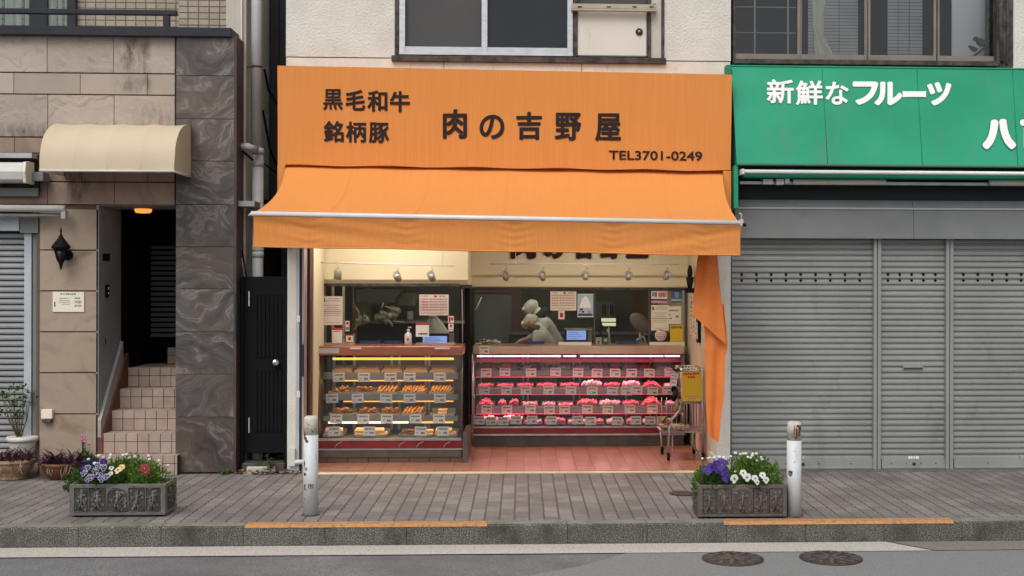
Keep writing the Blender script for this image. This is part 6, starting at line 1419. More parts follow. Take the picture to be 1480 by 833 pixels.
flat_sheet('printed_notice', 'short cream notice half hidden behind the white one on the right glass', 'notice', 965, 443, 984.5, 468.5, yb_+.022, M_papery, [(.2,.28,.05,.8,D_,.06), (.45,.52,.05,.25,D_,.06), (.5,.65,.6,.8,D_,.06), (.65,.72,.05,.3,D_,.06)], None)
s = MB(); q = W(955, 485, yb_+.018); s.lathe([(.066, -.0), (.066, .003)], q, M_paperp, 28, 'y'); 
for i, (u, w_) in enumerate(((.03, .045), (.01, .055), (-.012, .055), (-.033, .035))): s.box(q.x-w_, q.x+w_, q.y-.0015, q.y, q.z+u-.004, q.z+u+.004, mat('print_salmon', (.62,.22,.16), rough=.8))
one(s, 'round_sticker', 'round pinkish sticker under the white notice on the right glass', 'sticker')
def yel_extra(m, a, b, ww, hh):
    m.box(a.x+ww*.3, a.x+ww*.7, a.y-.0012, a.y, a.z+hh*.25, a.z+hh*.32, R__)
flat_sheet('yellow_sign', 'small yellow sign low on the right end of the meat counter glass', 'sign', 968.5, 470, 987, 497, yb_-.03, M_yposter, [(.06,.2,.08,.92,D_,.09), (.88,.93,.1,.9,T_,.04)], None)
# ---------------- things on the counters
s = MB(); q = W(590, 499.5, YS1-.06); q.z = ztop
s.lathe([(.034, 0), (.037, .01), (.037, .09), (.03, .115), (.012, .125), (.012, .14), (.016, .142), (.016, .155), (.004, .158)], q, mat('bottle_white', (.66,.66,.68), rough=.3), 18)
bt = tag(s.build('pump_bottle', None), 'white pump bottle of hand sanitiser on the fried food counter', 'bottle')
s = MB(); s.tube([q+Vector((0, 0, .158)), q+Vector((0, 0, .178)), q+Vector((.02, 0, .18)), q+Vector((.03, 0, .172))], .005, M_paper, 6); s.build('pump_head', bt)
s = MB(); s.box(q.x-.028, q.x+.025, q.y-.0385, q.y-.034, q.z+.03, q.z+.085, M_paperp); s.box(q.x-.01, q.x+.01, q.y-.0395, q.y-.0385, q.z+.04, q.z+.07, R__); s.build('label', bt)
M_bluetray = mat('blue_plastic', (.03,.10,.30), rough=.35)
for i, (a, b, Y, lab) in enumerate(((519, 547, YS1+.12, 'blue plastic tray, left of two behind the fried food glass'), (556, 578, YS1+.12, 'blue plastic tray, right of two behind the fried food glass'), (757, 786, YS2+.14, 'blue plastic tray in front of the two workers'), (892, 922, YS2+.14, 'blue plastic tray below the meat slicer'))):
    p, q = WX(a, Y, 497), WX(b, Y, 497); z = ztop if i < 2 else mz(500.5, 1.72); s = MB(); s.box(p, q, Y, Y+.2, z, z+.006, M_bluetray); 
    for r_ in ((p, q, Y-.005, Y), (p, q, Y+.2, Y+.205), (p-.005, p, Y, Y+.2), (q, q+.005, Y, Y+.2)): s.box(*r_, z, z+.024, M_bluetray)
    one(s, 'coin_tray', lab, 'tray', 'blue trays on the counters')
E_screen = emat('screen_blue', (.30, .42, .95), .75)
def register(x0, y0, x1, y1, Y, zb, label):
    t = thing('cash_register', label, 'register', tuple(W((x0+x1)/2, y1, Y)), 'registers with blue screens'); a, b = W(x0, y1, Y), W(x1, y0, Y)
    s = MB(); s.box(a.x-.02, b.x+.02, Y, Y+.05, a.z-.02, b.z+.02, M_black); s.box(a.x+.0, b.x-.0, Y+.05, Y+.22, zb, a.z+.02, M_black); s.build('body', t, .004)
    s = MB(); s.box(a.x, b.x, Y-.002, Y, a.z, b.z, E_screen); 
    for k in range(4): s.box(a.x+(b.x-a.x)*.08, a.x+(b.x-a.x)*(.6+.1*(k % 3)), Y-.003, Y-.002, b.z-(b.z-a.z)*(.2+.2*k)-.004, b.z-(b.z-a.z)*(.2+.2*k), M_bluetray)
    s.build('screen', t)
    s = MB(); s.box(b.x+.022, b.x+.07, Y, Y+.08, a.z-.02, b.z+.03, mat('khaki_box', (.22,.2,.16), rough=.6)); s.build('printer', t)
register(611, 486, 646, 496.5, YS1+.13, ztop, 'cash register with a wide blue screen behind the fried food counter')
register(819, 478, 847, 491.5, YS2+.16, mz(500.5, 1.72), 'cash register with a bright blue screen behind the meat counter')
s = MB(); a, b = W(816, 475, YS2+.3), W(855, 473, YS2+.3); s.box(a.x, b.x, YS2+.15, YS2+.4, a.z-.012, a.z+.0, M_tray); one(s, 'small_shelf', 'pale little shelf over the bright blue register screen', 'shelf')
# label stands, scale, slicer, snacks
flat_sheet('table_card', 'cream stand card with a dark mark beside the green one on the meat counter', 'card', 861, 488, 869.5, 499, YS2+.10, M_papery, [(.4,.8,.35,.65,D_,0), (.1,.2,.2,.8,R__,.1)], None, t=.01)
flat_sheet('table_card', 'small green and white stand card on the meat counter', 'card', 871, 488, 879.5, 498.5, YS2+.10, mat('card_green', (.08,.2,.06), rough=.7), [(.15,.55,.25,.75,M_papery,0)], None, t=.01)
sc = thing('weighing_scale', 'weighing scale with a lit pale green display head on a stem', 'scale', tuple(W(875, 499, YS2+.45))); Y = YS2+.45
s = MB(); a, b = W(869, 471.5, Y), W(890, 460, Y); s.box(a.x-.012, b.x+.012, Y, Y+.06, a.z-.012, b.z+.012, M_black); s.tube([W(880, 472, Y+.03), W(880, 499, Y+.03)], .012, M_steel); s.build('head', sc, .004)
s = MB(); m_ = (a.z+b.z)/2; s.box(a.x, b.x, Y-.003, Y, a.z, m_-.008, emat('display_green', (.75, .85, .55), .7)); s.box(a.x, b.x, Y-.003, Y, m_+.004, b.z, emat('display_green', (0,0,0), 0)); s.build('display', sc)
s = MB(); a = W(866, 500, Y); b = W(900, 498, Y); s.box(a.x, b.x, Y-.1, Y+.15, a.z-.02, b.z, M_steel); s.build('weighing_plate', sc, .004)
s = MB(); R_ = random.Random(2)
for k in range(16): p = W(R_.uniform(860, 872), R_.uniform(470, 497), YS2+.35+R_.uniform(-.05, .1)); s.tube([p, p+Vector((R_.uniform(-.05, .05), 0, R_.uniform(-.09, .09)))], R_.uniform(.006, .014), M_black, 6)
s.tube([W(877, 476, Y-.05), W(880, 482, Y-.05), W(882, 497, Y-.05)], .008, M_offwhite, 6)
one(s, 'tool_holder', 'dark bundle of tools and cables beside the weighing scale', 'tools')
sl = thing('meat_slicer', 'grey meat slicer with a tilted round guard by the right glass joint', 'slicer', tuple(W(925, 499, YS2+.4))); Y = YS2+.4
s = MB(); q = W(925, 467, Y); s.ball(q, .14, mat('guard_plastic', (.20,.18,.155), rough=.4), 1, .25, .62, 18, 12, Matrix.Rotation(.75, 4, 'Y')); s.build('guard', sl)
s = MB(); s.tube([W(926, 476, Y), W(934, 484, Y), W(938, 482, Y)], .010, M_steel); s.tube([W(925, 480, Y), W(926, 499, Y)], .016, M_steel); s.tube([W(920, 492, Y), W(930, 486, Y), W(934, 497, Y)], .012, M_offwhite); a = W(911, 499, Y-.05); b = W(936, 495, Y-.05); s.box(a.x, b.x, Y-.05, Y+.15, a.z, b.z, mat('kitchen_steel', (.25,.25,.22), rough=.4)); s.build('carriage', sl)
sn = thing('snack_plate', 'white plate of wrapped snacks at the left end of the meat counter', 'plate', tuple(W(705, 499, YS2+.15))); R_ = random.Random(6)
s = MB(); q = W(707, 499, YS2+.2); s.lathe([(.09, 0), (.16, .02), (.15, .02), (.08, .005)], q, M_tray, 20); s.build('plate', sn)
s = MB()
for k in range(26): s.ball(q+Vector((R_.uniform(-.12, .12), R_.uniform(-.08, .05), R_.uniform(.015, .055))), R_.uniform(.015, .028), R_.choice([M_tray, M_kara, M_leafd, M_papery]), 1.2, 1, .7, 7, 5)
s.build('snacks', sn)
# ---------------- kitchen behind the glass
M_ksteel = mat('kitchen_steel', (.25,.25,.22), rough=.4)
s = MB(); y = 3.4; s.box(XL+.05, WX(672, y, 470), y, y+.6, .012, WZ(468, y, 560), M_black); s.box(XL+.05, WX(672, y, 470), y-.02, y+.62, WZ(468, y, 560), WZ(465, y, 560), M_ksteel); one(s, 'kitchen_counter', 'black fronted kitchen counter behind the fried food case', 'counter', None, .006)
s = MB(); y = 3.2; s.prism([(WX(512, y, 430), WZ(418, y)), (WX(595, y, 430), WZ(414, y)), (WX(595, y, 430), WZ(400, y)), (WX(512, y, 430), WZ(400, y))], y, y+.7, M_shutdark); a = WX(515, y, 430); s.prism([(a, WZ(438, y)), (WX(566, y), WZ(438, y)), (WX(583, y), WZ(419, y)), (a, WZ(419, y))], y, y+.5, mat('hood_metal', (.085,.09,.08), rough=.4, metal=.4)); one(s, 'extractor_hood', 'dark sloping extractor hood in the kitchen behind the fried food case', 'hood')
s = MB(); s.box(WX(575, 4.2, 430), WX(600, 4.2, 430), 4.2, 4.6, WZ(442, 4.2), WZ(424, 4.2), mat('grey_green', (.22,.23,.19), rough=.7)); s.box(WX(471, 3.8, 440), WX(488, 3.8, 440), 3.8, 4.3, WZ(470, 3.8), WZ(412, 3.8), mat('grey_green', (0,0,0))); one(s, 'wall_cupboard', 'grey green cupboards at the back of the left kitchen', 'cupboard')
s = MB(); q = W(497, 459, 2.9); s.lathe([(.17, 0), (.19, .02), (.175, .03), (.05, .05)], q, mat('wok_brown', (.11,.06,.04), (.16,.09,.05), scale=9, rough=.5), 28, 'y', Matrix.Rotation(.2, 4, 'X')); wk = tag(s.build('round_basket', None), 'round brown basket with a yellow rim hanging behind the left glass', 'basket')
s = MB(); s.tube([q+Vector((.185*math.cos(t/16*PI*2), -.0, .185*math.sin(t/16*PI*2))) for t in range(17)], .010, mat('rim_yellow', (.45,.32,.08), rough=.5), 6); s.tube([q+Vector((.02, -.03, .09)), q+Vector((.02, -.04, -.04))], .006, M_papery, 6); s.build('rim', wk)
R_ = random.Random(12)
def bag(px, py, Y, r, n, label, ms):
    s = MB(); q = W(px, py, Y)
    for k in range(n): s.ball(q+Vector((R_.uniform(-r, r), R_.uniform(-r, r)*.5, R_.uniform(-r, r)*.6)), r*R_.uniform(.3, .6), R_.choice(ms), R_.uniform(.6, 1.3), .8, R_.uniform(.4, 1), 8, 6, Matrix.Rotation(R_.uniform(0, 3), 4, 'Y'))
    one(s, 'plastic_bag', label, 'bag', 'bags in the kitchen')
M_bag = mat('bag_pale', (.34,.35,.27), (.24,.25,.2), scale=20, rough=.4); M_bagc = mat('bag_cream', (.48,.44,.33), (.35,.32,.24), scale=20, rough=.5)
bag(524, 464, 2.6, .075, 12, 'crumpled cream bag beside the round brown basket', [M_bagc]); bag(558, 456, 3.3, .13, 16, 'heap of pale green plastic bags in the middle of the kitchen', [M_bag, M_bag, M_bagc])
s = MB(); p = [W(556, 443, 3.2), W(575, 449, 3.2)]; s.tube(p, .012, M_bagc, 6); s.tube([W(551, 447, 3.2), W(554, 438, 3.2)], .012, M_bagc, 6); s.tube([W(568, 465, 3.0), W(584, 466, 3.0)], .010, M_bagc); s.tube([W(560, 462, 3.0), W(568, 472, 3.0)], .016, M_ksteel); one(s, 'ladle_set', 'pale handled ladles lying over the kitchen bags', 'ladles')
s = MB(); a, b = W(589, 462, 3.3), W(597, 450, 3.3); s.box(a.x, b.x, 3.3, 3.34, a.z, b.z, M_ksteel); one(s, 'timer_box', 'small pale grey box on the kitchen wall by the glass joint', 'box')
s = MB(); rows = []
for j in range(9):
    v = j/8; rows.append([W(626+(4+14*v**.7)*math.cos(t/20*2*PI)+6*v, 457+25*v, 2.2+(.03+.12*v)*math.sin(t/20*2*PI)+.01*math.sin(t*2.5)) for t in range(21)])
s.grid(rows, mat('draped_cloth', (.40,.40,.36), (.30,.30,.27), scale=5, rough=.9)); s.ball(W(626, 458, 2.2), .05, mat('draped_cloth', (0,0,0)), 1, 1, .5, 12, 8); one(s, 'covered_machine', 'machine under a pale grey cloth behind the blue screen', 'machine')
s = MB(); y = 2.15
for k, (a, b, c_, d) in enumerate(((463, 478, 474, 479), (464, 479, 480, 487), (497, 508, 476, 481), (508, 514, 477, 482))): s.box(WX(a, y, 480), WX(b, y, 480), y, y+.12, WZ(d, y), WZ(c_, y), (M_drystem, M_tray, M_bagc, M_kick)[k])
s.box(WX(461, y, 480), WX(512, y, 480), y, y+.15, WZ(489, y), WZ(487.5, y), M_ksteel); one(s, 'stacked_boxes', 'small brown boxes stacked behind the left end of the fried food glass', 'boxes')
s = MB(); y = 3.9; s.box(WX(686, y, 450), WX(741, y, 450), y, y+.05, .012, WZ(424, y), mat('door_bluegrey', (.11,.125,.14), (.08,.09,.10), scale=2, rough=.5)); dr = tag(s.build('kitchen_door', None), 'blue grey door at the back of the kitchen behind the meat case', 'door')
s = MB(); s.box(WX(741, y-.02, 450), WX(753, y-.02, 450), y-.03, y+.05, .012, WZ(417, y), mat('door_brown', (.085,.04,.035), rough=.6)); s.box(WX(686, y, 450), WX(741, y-.02, 450), y-.03, y+.05, WZ(424, y), WZ(417, y), mat('door_brown', (0,0,0))); s.build('frame', dr)
s = MB(); y = 3.3; s.box(WX(735, y, 490), WX(990, y, 490), y, y+.6, .012, WZ(484, y), M_shutdark); s.box(WX(735, y, 490), WX(990, y, 490), y-.02, y+.62, WZ(484, y), WZ(482, y), mat('worktop_dull', (.10,.10,.095), rough=.6)); one(s, 'kitchen_worktop', 'steel kitchen worktop along the wall behind the meat case', 'worktop')
s = MB(); y = 4.4
for px in (871, 874, 882, 885): s.box(WX(px, y, 450), WX(px+1.3, y, 450), y, y+.03, WZ(456, y), WZ(440, y), M_blackmatt)
a, b = WX(860, y, 450), WX(889, y, 450); s.box(a, b, y+.03, y+.3, WZ(462, y), WZ(437, y), mat('cabinet_grey', (.12,.12,.11), rough=.5)); one(s, 'wall_cabinet', 'grey cabinet with two dark slots on the kitchen back wall', 'cabinet')
s = MB(); y = 4.2; s.tube([W(696, 430, 2.4), W(690, 443, 2.4), W(686, 449, 2.4)], .006, M_offwhite, 6); one(s, 'loose_wire', 'thin white cord at the left edge of the meat counter glass', 'cord')
# ---------------- people
M_coat = mat('work_coat', (.50,.49,.45), (.38,.37,.34), scale=6, rough=.9, bump=.5, bscale=14); M_skin = mat('skin', (.45,.25,.17), rough=.6); M_dkcloth = mat('dark_cloth', (.02,.022,.03), rough=.9); M_brownh = mat('brown_hair', (.10,.05,.03), rough=.8); M_hood = mat('hood_fabric', (.52,.51,.46), (.40,.39,.35), scale=9, rough=.9, bump=.6, bscale=18); M_mask = mat('mask_white', (.6,.6,.6), rough=.8)
def skinmesh(name, joints, edges, radii, m, parent, base):
    me = bpy.data.meshes.new(name); me.from_pydata([tuple(Vector(j)-base) for j in joints], edges, []); me.materials.append(m)
    o = bpy.data.objects.new(name, me); C.objects.link(o); o.parent = parent
    mod = o.modifiers.new('s', 'SKIN'); mod.use_smooth_shade = True
    pass
    lay = me.skin_vertices[0].data
    for i, r in enumerate(radii): lay[i].radius = (r, r); lay[i].use_root = (i == 0)
    sb_ = o.modifiers.new('u', 'SUBSURF'); sb_.levels = 1; sb_.render_levels = 2
    return o
def person(pel, chest, neck, head, hands, label, hood_only, seed):
    t = thing('person', label, 'person', (pel.x, pel.y, .012), 'workers behind the meat counter'); base = Vector((pel.x, pel.y, .012))
    ax = (neck-pel).normalized(); J = []; E = []; Rd = []; CO = []; CE = []; CR = []
    def add(J_, E_, R2, p, r, par=None):
        J_.append(p); R2.append(r)
        if par is not None: E_.append((par, len(J_)-1))
        return len(J_)-1
    for (J_, E_, R2, k, coat) in ((J, E, Rd, .9, False), (CO, CE, CR, 1.22, True)):
        p0 = add(J_, E_, R2, pel, .145*k); p1 = add(J_, E_, R2, pel.lerp(chest, .5), .130*k, p0); p2 = add(J_, E_, R2, chest, .155*k, p1)
        p3 = add(J_, E_, R2, chest.lerp(neck, .75), .08*k, p2)
        if not coat: p4 = add(J_, E_, R2, neck.lerp(head, .35), .055, p3); p5 = add(J_, E_, R2, head, .095, p4); add(J_, E_, R2, head+(head-neck).normalized()*.06, .075, p5)
        for sy, hd in ((-1, hands[0]), (1, hands[1])):
            sh_ = chest.lerp(neck, .45)+Vector((0, .17*sy, 0)); el = sh_.lerp(hd, .5)+Vector((.05, .05*sy, -.05)); a0 = add(J_, E_, R2, sh_, .075*k, p2); a1 = add(J_, E_, R2, el, .048*k, a0)
            wr = el.lerp(hd, .88); a2 = add(J_, E_, R2, wr, .034*k, a1)
            if not coat:
                d = (hd-el).normalized(); pa_ = add(J_, E_, R2, wr+d*.05, .036, a2)
                for q, (off, ln) in enumerate(((-.032, .065), (-.011, .080), (.011, .085), (.030, .070))): f0 = add(J_, E_, R2, wr+d*.09+Vector((0, off, 0)), .010, pa_); f1 = add(J_, E_, R2, wr+d*(.09+ln*.5)+Vector((0, off*1.1, -.012)), .009, f0); add(J_, E_, R2, wr+d*(.09+ln*.8)+Vector((0, off*1.1, -.04)), .008, f1)
                t0 = add(J_, E_, R2, wr+d*.05+Vector((0, -.045*sy, 0)), .012, pa_); add(J_, E_, R2, wr+d*.09+Vector((0, -.065*sy, -.01)), .010, t0)
            hp = pel+Vector((0, .09*sy, -.06)); kn = Vector((pel.x-.05+.02*sy, pel.y+.11*sy, .50)); an_ = Vector((pel.x+.02*sy, pel.y+.12*sy, .09)); l0 = add(J_, E_, R2, hp, .095*k, p0); l1 = add(J_, E_, R2, kn, .062*k if not coat else .13, l0)
            if not coat: l2 = add(J_, E_, R2, an_, .042, l1); add(J_, E_, R2, an_+Vector((-.14, 0, -.045)), .035, l2)
    skinmesh('body', J, E, Rd, M_skin, t, base); folds(skinmesh('work_coat', CO, CE, CR, M_coat, t, base), .045)
    fd = Vector((-.75, -.15, -.65)).normalized()           # where the face looks: down to the worktop
    s = MB(); R3 = Matrix.Rotation(.75, 4, 'Y')
    hc = head+Vector((.012, 0, .012)); R4 = random.Random(seed+40); rr_ = []
    for a in range(15):
        th = PI*a/14; row = []
        for b_ in range(25):
            ph = 2*PI*b_/24; rad = .088*(1+.05*math.sin(ph*3+th*4+seed)+.035*math.sin(ph*7+seed*2)*math.sin(th)+.03*R4.uniform(-1, 1))
            row.append(hc+R3@Vector((math.sin(th)*math.cos(ph)*rad*.98, math.sin(th)*math.sin(ph)*rad*.86, -math.cos(th)*rad*1.1+(.0 if th > 1.2 else -.01))))
        row[-1] = row[0].copy(); rr_.append(row)
    s.grid(rr_, M_hood)
    nk = neck.lerp(chest, .25); s.tube([hc+(neck-hc)*.45, neck+Vector((.01, 0, .01)), nk], .08, M_hood, 12, taper=[.075, .075, .100]); folds(s.build('hood', t), .022)
    s = MB(); sd_ = fd.cross(Vector((0, 1, 0))).normalized(); fc_ = head+fd*.056
    for e in (-1, 1): s.ball(fc_+Vector((0, .032*e, 0))-sd_*.01, .010, M_eye)
    s.ball(fc_+fd*.02+sd_*.0, .016, M_skin, .8, .8, 1.3); s.ball(fc_+sd_*-.035, .038, M_mask, .9, 1, .8, 12, 8)
    for e in (-1, 1): s.ball(head+Vector((0, .070*e, -.01)), .018, M_skin, .7, .4, 1.2)
    s.build('face', t)
    s = MB()
    if hood_only: s.tube([head.lerp(neck, .55)+Vector((.03, 0, .02)), neck+Vector((.01, 0, .03)), neck.lerp(chest, .3)+Vector((.02, 0, .04))], .1, M_dkcloth, 14, taper=[.09, .115, .11]); s.build('collar', t)
    else: s.ball(head+Vector((.055, -.035, -.06)), .072, M_brownh, 1.2, .8, .8, 14, 10); s.build('hair', t)
tex = bpy.data.textures.new('cloth_folds', 'CLOUDS'); tex.noise_scale = .11; tex.noise_depth = 1
def folds(o, s_):
    m_ = o.modifiers.new('f', 'DISPLACE'); m_.texture = tex; m_.strength = s_; m_.mid_level = .5; m_.texture_coords = 'LOCAL'
hy1, hy2 = 2.95, 2.62
person(W(804, 515, hy1), W(791, 478, hy1), W(781, 458, hy1), W(766, 446, hy1), (W(757, 492, hy1-.15), W(758, 492, hy1+.2)), 'person in a pale hooded work coat with a dark collar, bending, the farther of two', True, 1)
person(W(798, 525, hy2), W(785, 492, hy2), W(776, 478, hy2), W(765, 467, hy2), (W(758, 505, hy2-.15), W(757, 505, hy2+.15)), 'person in a pale cap and coat stooping lower, the nearer of two', False, 2)
# ---------------- track spotlights
def track(x0, x1, py0, py1, Y, wires, heads, side, label, wlabel):
    t = thing('light_track', label, 'light track', tuple(W((x0+x1)/2, (py0+py1)/2, Y))); a, b = W(x0, py0, Y), W(x1, py1, Y)
    s = MB(); s.tube([a, b], .009, M_offwhite, 6); s.build('rail', t)
    for px in wires:
        s = MB(); p = a.lerp(b, (px-x0)/(x1-x0)); s.tube([p, (p.x, p.y, 2.45)], .003, M_offwhite, 5); s.box(p.x-.012, p.x+.012, p.y-.012, p.y+.012, p.z, p.z+.03, M_offwhite); s.build('hanging_wire', t)
    for i, (px, hy, dx, yaw, pit) in enumerate(heads):
        p = a.lerp(b, (px-x0)/(x1-x0)); h = thing('spotlight', 'small %s spotlight, %s' % (side, od(i, len(heads))), 'spotlight', tuple(p), 'spotlights on the ceiling tracks')
        c = W(px+dx, hy, Y)
        s = MB(); s.box(p.x-.016, p.x+.016, p.y-.014, p.y+.014, p.z-.022, p.z-.005, M_offwhite); s.tube([p+Vector((0, 0, -.02)), p+Vector((.02 if dx > 0 else -.02, 0, -.045)), c+Vector((-.04 if dx > 0 else .04, 0, .035)), c+Vector((-.04 if dx > 0 else .04, 0, 0))], .005, M_pipe, 6); s.build('arm', h)
        M4 = Matrix.Rotation(yaw, 4, 'Z')@Matrix.Rotation(pit, 4, 'X')
        s = MB(); s.lathe([(.012, .055), (.026, .052), (.034, .035), (.040, -.045), (.036, -.045), (.026, -.005), (.001, 0)], c, mat('spot_shell', (.36,.34,.30), (.28,.26,.23), scale=9, rough=.4), 18, 'z', M4); s.build('head', h)
        s = MB(); s.ball(c+M4@Vector((0, 0, -.012)), .022, mat('spot_lens', (.55,.55,.5), rough=.2)); s.build('lens', h)
track(456, 657, 379.5, 384.5, .72, (463, 640), [(487, 397, 1.5, .6, .3), (573, 400.5, 1.5, -.3, -2.3), (623, 400.5, 1, -.3, -2.3)], 'grey track light in front of the left cream wall', 'thin white ceiling track carrying three spotlights over the fried food case', '')
track(708, 981, 381.5, 382.5, 1.68, (745, 944), [(730, 399.5, .5, -.2, -2.2), (783.5, 399.5, .5, -.2, -2.2), (846, 399.5, .5, 0, -2.0), (908, 399.5, .5, .1, -2.0), (963, 399, .5, .2, -2.1)], 'grey track light in front of the right cream wall', 'thin white ceiling track carrying five spotlights over the meat case', '')
# ---------------- right side wall things
s = MB(); q = W(1003, 395, .75); x = XR-.03
yq = 1.40; s.ball((x-.03, yq, WZ(394, yq)), .055, M_black, .5, 1.0, 1.5, 14, 10); s.tube([(x-.03, yq, WZ(400, yq)), (x-.03, yq, WZ(417, yq))], .03, M_black, 10, taper=[.045, .022]); s.box(x-.08, x+.03, yq-.08, yq+.08, WZ(423, yq), WZ(416, yq), M_black)
one(s, 'wall_fan', 'dark wall mounted fan housing high beside the hanging orange cloth', 'fan', None, .004)
s = MB(); s.box(XR-.03, XR-.0, 1.0, 1.14, WZ(495, 1.1), WZ(460, 1.1), M_black); s.box(XR-.034, XR-.03, 1.04, 1.10, WZ(490, 1.1), WZ(466, 1.1), M_offwhite); one(s, 'clipboard', 'black clipboard hanging on the right shop wall behind the orange cloth', 'clipboard')
s = MB(); R_ = random.Random(17)
for cl, (y_, z0_, z1_) in enumerate(((1.68, 428, 486), (1.50, 436, 480), (1.32, 440, 488))):
    z = WZ(z0_, y_)
    while z > WZ(z1_, y_):
        h = R_.uniform(.02, .04)
        for k in range(4): yy = y_+R_.uniform(-.05, .05); s.box(XR-.004, XR-.001, yy, yy+R_.uniform(.008, .05), z-R_.uniform(0, h), z-R_.uniform(0, h)+.006, M_txt)
        z -= h+.02
s.box(XR-.0008, XR, 1.2, 1.8, WZ(490, 1.5), WZ(425, 1.5), M_cream)
one(s, 'wall_writing', 'columns of faint handwriting on the cream wall right of the meat case', 'wall writing')
# ---------------- trolley
tr = thing('metal_trolley', 'chrome wire trolley on castors standing right of the meat case', 'trolley', tuple(W(988, 665, .62)))
Y0_, Y1_ = .62, 1.05
def tp(px, py, Y=Y0_): return W(px, py, Y)
s = MB()
s.tube([tp(966, 661), tp(966, 616), tp(972, 605), tp(983, 594), tp(986, 586), tp(985, 533)], .013, M_steel, 8)
s.tube([tp(1016, 661), tp(1015, 533)], .012, M_steel, 8)
s.tube([tp(957, 652, Y1_), tp(955, 622, Y1_)], .010, M_steel, 8); s.tube([tp(1003, 652, Y1_), tp(1002, 535, Y1_)], .010, M_steel, 8)
s.tube([tp(1015, 660), tp(1004, 648, .8), tp(1004, 626, .9)], .010, M_steel, 8); s.tube([tp(972, 655, .8), tp(972, 624, .8)], .008, M_offwhite, 6)
s.build('frame', tr)
s = MB()
a, b = tp(956, 624), tp(1016, 624)
s.box(a.x, b.x, Y0_, Y1_, a.z-.012, a.z, M_steel); s.tube([tp(958, 612), tp(962, 604), tp(968, 602, .7)], .006, M_black, 8)
for k in range(9): x = a.x+(b.x-a.x)*k/8; s.tube([(x, Y1_, a.z), (x, Y1_, a.z+.3)], .004, M_steel, 5)
s.tube([(a.x, Y0_, a.z+.05), (b.x, Y0_, a.z+.05)], .005, M_steel, 5); s.build('lower_shelf', tr)
s = MB(); a, b = tp(985, 583), tp(1015, 533)
for k in range(8): x = a.x+(b.x-a.x)*k/7; s.tube([(x, Y0_+.02, b.z), (x, Y0_+.02, a.z-.22)], .005, M_steel, 5); s.tube([(x, Y1_, b.z), (x, Y1_, a.z)], .004, M_steel, 5)
for z in (a.z, b.z): s.tube([(a.x, Y0_, z), (b.x, Y0_, z), (b.x, Y1_, z), (a.x, Y1_, z), (a.x, Y0_, z)], .008, M_steel, 6)
s.box(a.x, b.x, Y0_+.03, Y1_-.01, a.z+.003, a.z+.01, M_steel); s.build('basket', tr)
for (px, py, Y) in ((966, 664, Y0_), (1016, 663, Y0_), (957, 655, Y1_), (1003, 654, Y1_)):
    c = W(px, py, Y); c.z = .012+.038; s = MB(); s.lathe([(.012, -.012), (.036, -.012), (.038, -.006), (.038, .006), (.036, .012), (.012, .012)], c, M_black, 18, 'x'); w_ = s.build('wheel', tr)
    s = MB(); s.tube([c+Vector((-.018, 0, 0)), c+Vector((-.018, 0, .05)), c+Vector((.018, 0, .05)), c+Vector((.018, 0, 0))], .004, M_steel, 5); s.build('castor_fork', w_)
a = tp(984.5, 580.5, Y0_-.03)
flat_sheet('yellow_sign', 'larger yellow sign with dark red heading hung on the front of the trolley', 'sign', 985, 536.5, 1014.5, 580.5, Y0_-.03, M_yposter, [(.05,.14,.10,.92,R__,.07), (.16,.24,.32,.7,R__,.07), (.82,.85,.1,.9,T_,.03), (.89,.93,.3,.7,T_,.04), (.0,.015,0,1,M_txt,0), (.985,1,0,1,M_txt,0)], None, t=.006, tilt=-.03)
s = MB(); R_ = random.Random(21); a, b = tp(974, 541, .60), tp(1015, 533, .60)
for k in range(60): p = Vector((R_.uniform(a.x, b.x), R_.uniform(.60, .8), R_.uniform(a.z, b.z))); s.ball(p, R_.uniform(.008, .016), R_.choice([M_black, M_paper, M_black, M_tray]), 1.3, 1, .6, 7, 5)
one(s, 'patterned_cloth', 'black and white patterned cloth bundled over the top of the trolley', 'cloth')
flat_sheet('price_tag', 'pink handwritten tag hanging at the left side of the trolley', 'tag', 969, 540, 979, 558, .58, M_paperp, [(.15,.25,.1,.9,R__,.1), (.4,.5,.1,.9,R__,.1), (.7,.8,.2,.8,R__,.1)], None, tilt=.12)
s = MB()
for k, (px, py, r, m) in enumerate(((976, 567, .035, M_darkframe), (982, 572, .03, M_terrad), (974, 575, .03, M_black), (979, 583, .035, M_tray), (984, 590, .03, M_paperp), (977, 592, .03, M_kara), (974, 563, .03, M_blackmatt))): s.ball(W(px, py, .85), r, m, 1, .8, 1.3, 9, 7)
one(s, 'hanging_packets', 'bundle of small dark packets hanging inside the trolley', 'packets')
ep = None
for i in range(8):
    px = 968+(i % 5)*6.5+(3 if i > 4 else 0); Y = .68 if i < 5 else .76; z = WZ(624, Y0_, 980)+.024
    if ep is None: s = MB(); s.ball((0, 0, 0), .026, M_egg, 1, 1, 1.25, 12, 8); ep = s.build('egg', None, base=(0,0,0)); e = ep
    else: e = ep.copy(); C.objects.link(e)
    e.location = (WX(px, Y, 618), Y, z+.012); tag(e, 'pale brown egg lying in a row on the lower shelf of the trolley', 'egg', 'eggs on the trolley shelf')
s = MB(); a = tp(957, 622, .75)
for k in range(14): s.ball(W(R_.uniform(956, 968), R_.uniform(606, 621), .8), R_.uniform(.015, .03), R_.choice([M_paperp, M_kara, M_croq]), 1.4, 1, .6, 8, 6)
one(s, 'wrapped_packets', 'pile of wrapped brown packets on the left end of the trolley shelf', 'packets')
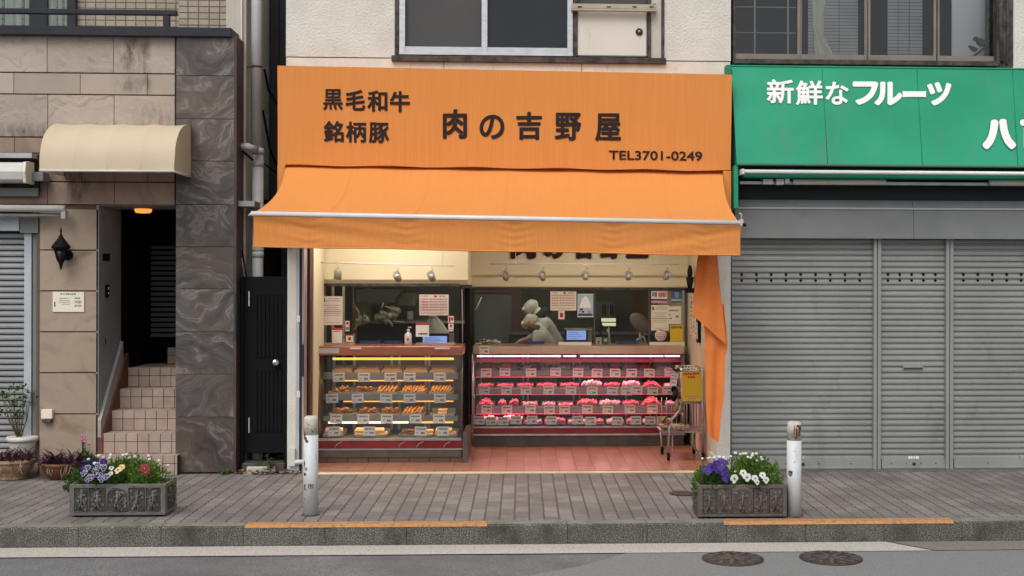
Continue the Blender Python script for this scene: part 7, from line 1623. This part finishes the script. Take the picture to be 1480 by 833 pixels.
# ---------------- room lamps
def ceiling_tube(x0, x1, y, z, e, label):
    t = thing('ceiling_light', label, 'ceiling light', ((x0+x1)/2, y, z), 'ceiling lights inside the shop')
    s = MB(); s.box(x0, x1, y-.06, y+.06, z-.02, z, M_offwhite); s.build('housing', t)
    s = MB(); s.box(x0+.02, x1-.02, y-.05, y+.05, z-.045, z-.021, e); s.build('diffuser', t)
E_room = emat('room_tube', (1, .89, .74), 37.0); E_kit = emat('kitchen_tube', (1, .95, .82), 22.0)
ceiling_tube(-1.85, -.65, .30, 2.449, E_room, 'ceiling light over the fried food case behind the fascia')
ceiling_tube(.0, 1.5, .62, 2.449, E_room, 'ceiling light over the red tiled floor behind the fascia')
ceiling_tube(-1.5, -.5, 2.3, 2.449, E_kit, 'ceiling light over the left part of the kitchen')
ceiling_tube(-.2, 1.0, 2.42, 2.449, E_kit, 'ceiling light over the right part of the kitchen')
# ================================================================= light, sky, camera
sc = bpy.context.scene
wd = bpy.data.worlds.new('World'); sc.world = wd; wd.use_nodes = True
nt = wd.node_tree; N = nt.nodes; L = nt.links; bg = N['Background']
sky = N.new('ShaderNodeTexSky'); sky.sky_type = 'NISHITA'; sky.sun_disc = False
SE, SA = math.radians(52), math.radians(200)   # elevation; the sun stands behind the camera, a little to its left
sky.sun_elevation = SE; sky.sun_rotation = SA; sky.dust_density = 4; sky.air_density = 1.0; sky.ozone_density = 1
hs = N.new('ShaderNodeHueSaturation'); hs.inputs['Saturation'].default_value = .22; L.new(sky.outputs[0], hs.inputs['Color']); L.new(hs.outputs[0], bg.inputs['Color']); bg.inputs['Strength'].default_value = .14
sun = bpy.data.lights.new('sun', 'SUN'); sun.energy = 1.0; sun.angle = math.radians(35); sun.color = (1, .95, .88)
so = bpy.data.objects.new('sun', sun); C.objects.link(so)
d = Vector((math.sin(SA)*math.cos(SE), math.cos(SA)*math.cos(SE), math.sin(SE)))
so.rotation_euler = d.to_track_quat('Z', 'Y').to_euler()
cam = bpy.data.cameras.new('camera'); co = bpy.data.objects.new('camera', cam); C.objects.link(co); sc.camera = co
M = Matrix.Identity(4)
for i in range(3): M[i][0] = Rr[i]; M[i][1] = Ur[i]; M[i][2] = -Fw[i]; M[i][3] = CAM[i]
co.matrix_world = M
cam.sensor_width = 36; cam.lens = 36*F/1480; cam.shift_x = (740-CX)/1480; cam.shift_y = -(416.5-CY)/1480; cam.clip_start = .1; cam.clip_end = 500
sc.view_settings.view_transform = 'Standard'; sc.view_settings.look = 'None'; sc.view_settings.exposure = 0.0; sc.view_settings.gamma = 1
sc.cycles.use_denoising = True
try: sc.cycles.denoiser = 'OPENIMAGEDENOISE'
except Exception: pass
sc.cycles.max_bounces = 8; sc.cycles.diffuse_bounces = 3; sc.cycles.glossy_bounces = 3; sc.cycles.transparent_max_bounces = 12; sc.cycles.sample_clamp_indirect = 4; sc.cycles.caustics_reflective = False; sc.cycles.caustics_refractive = False
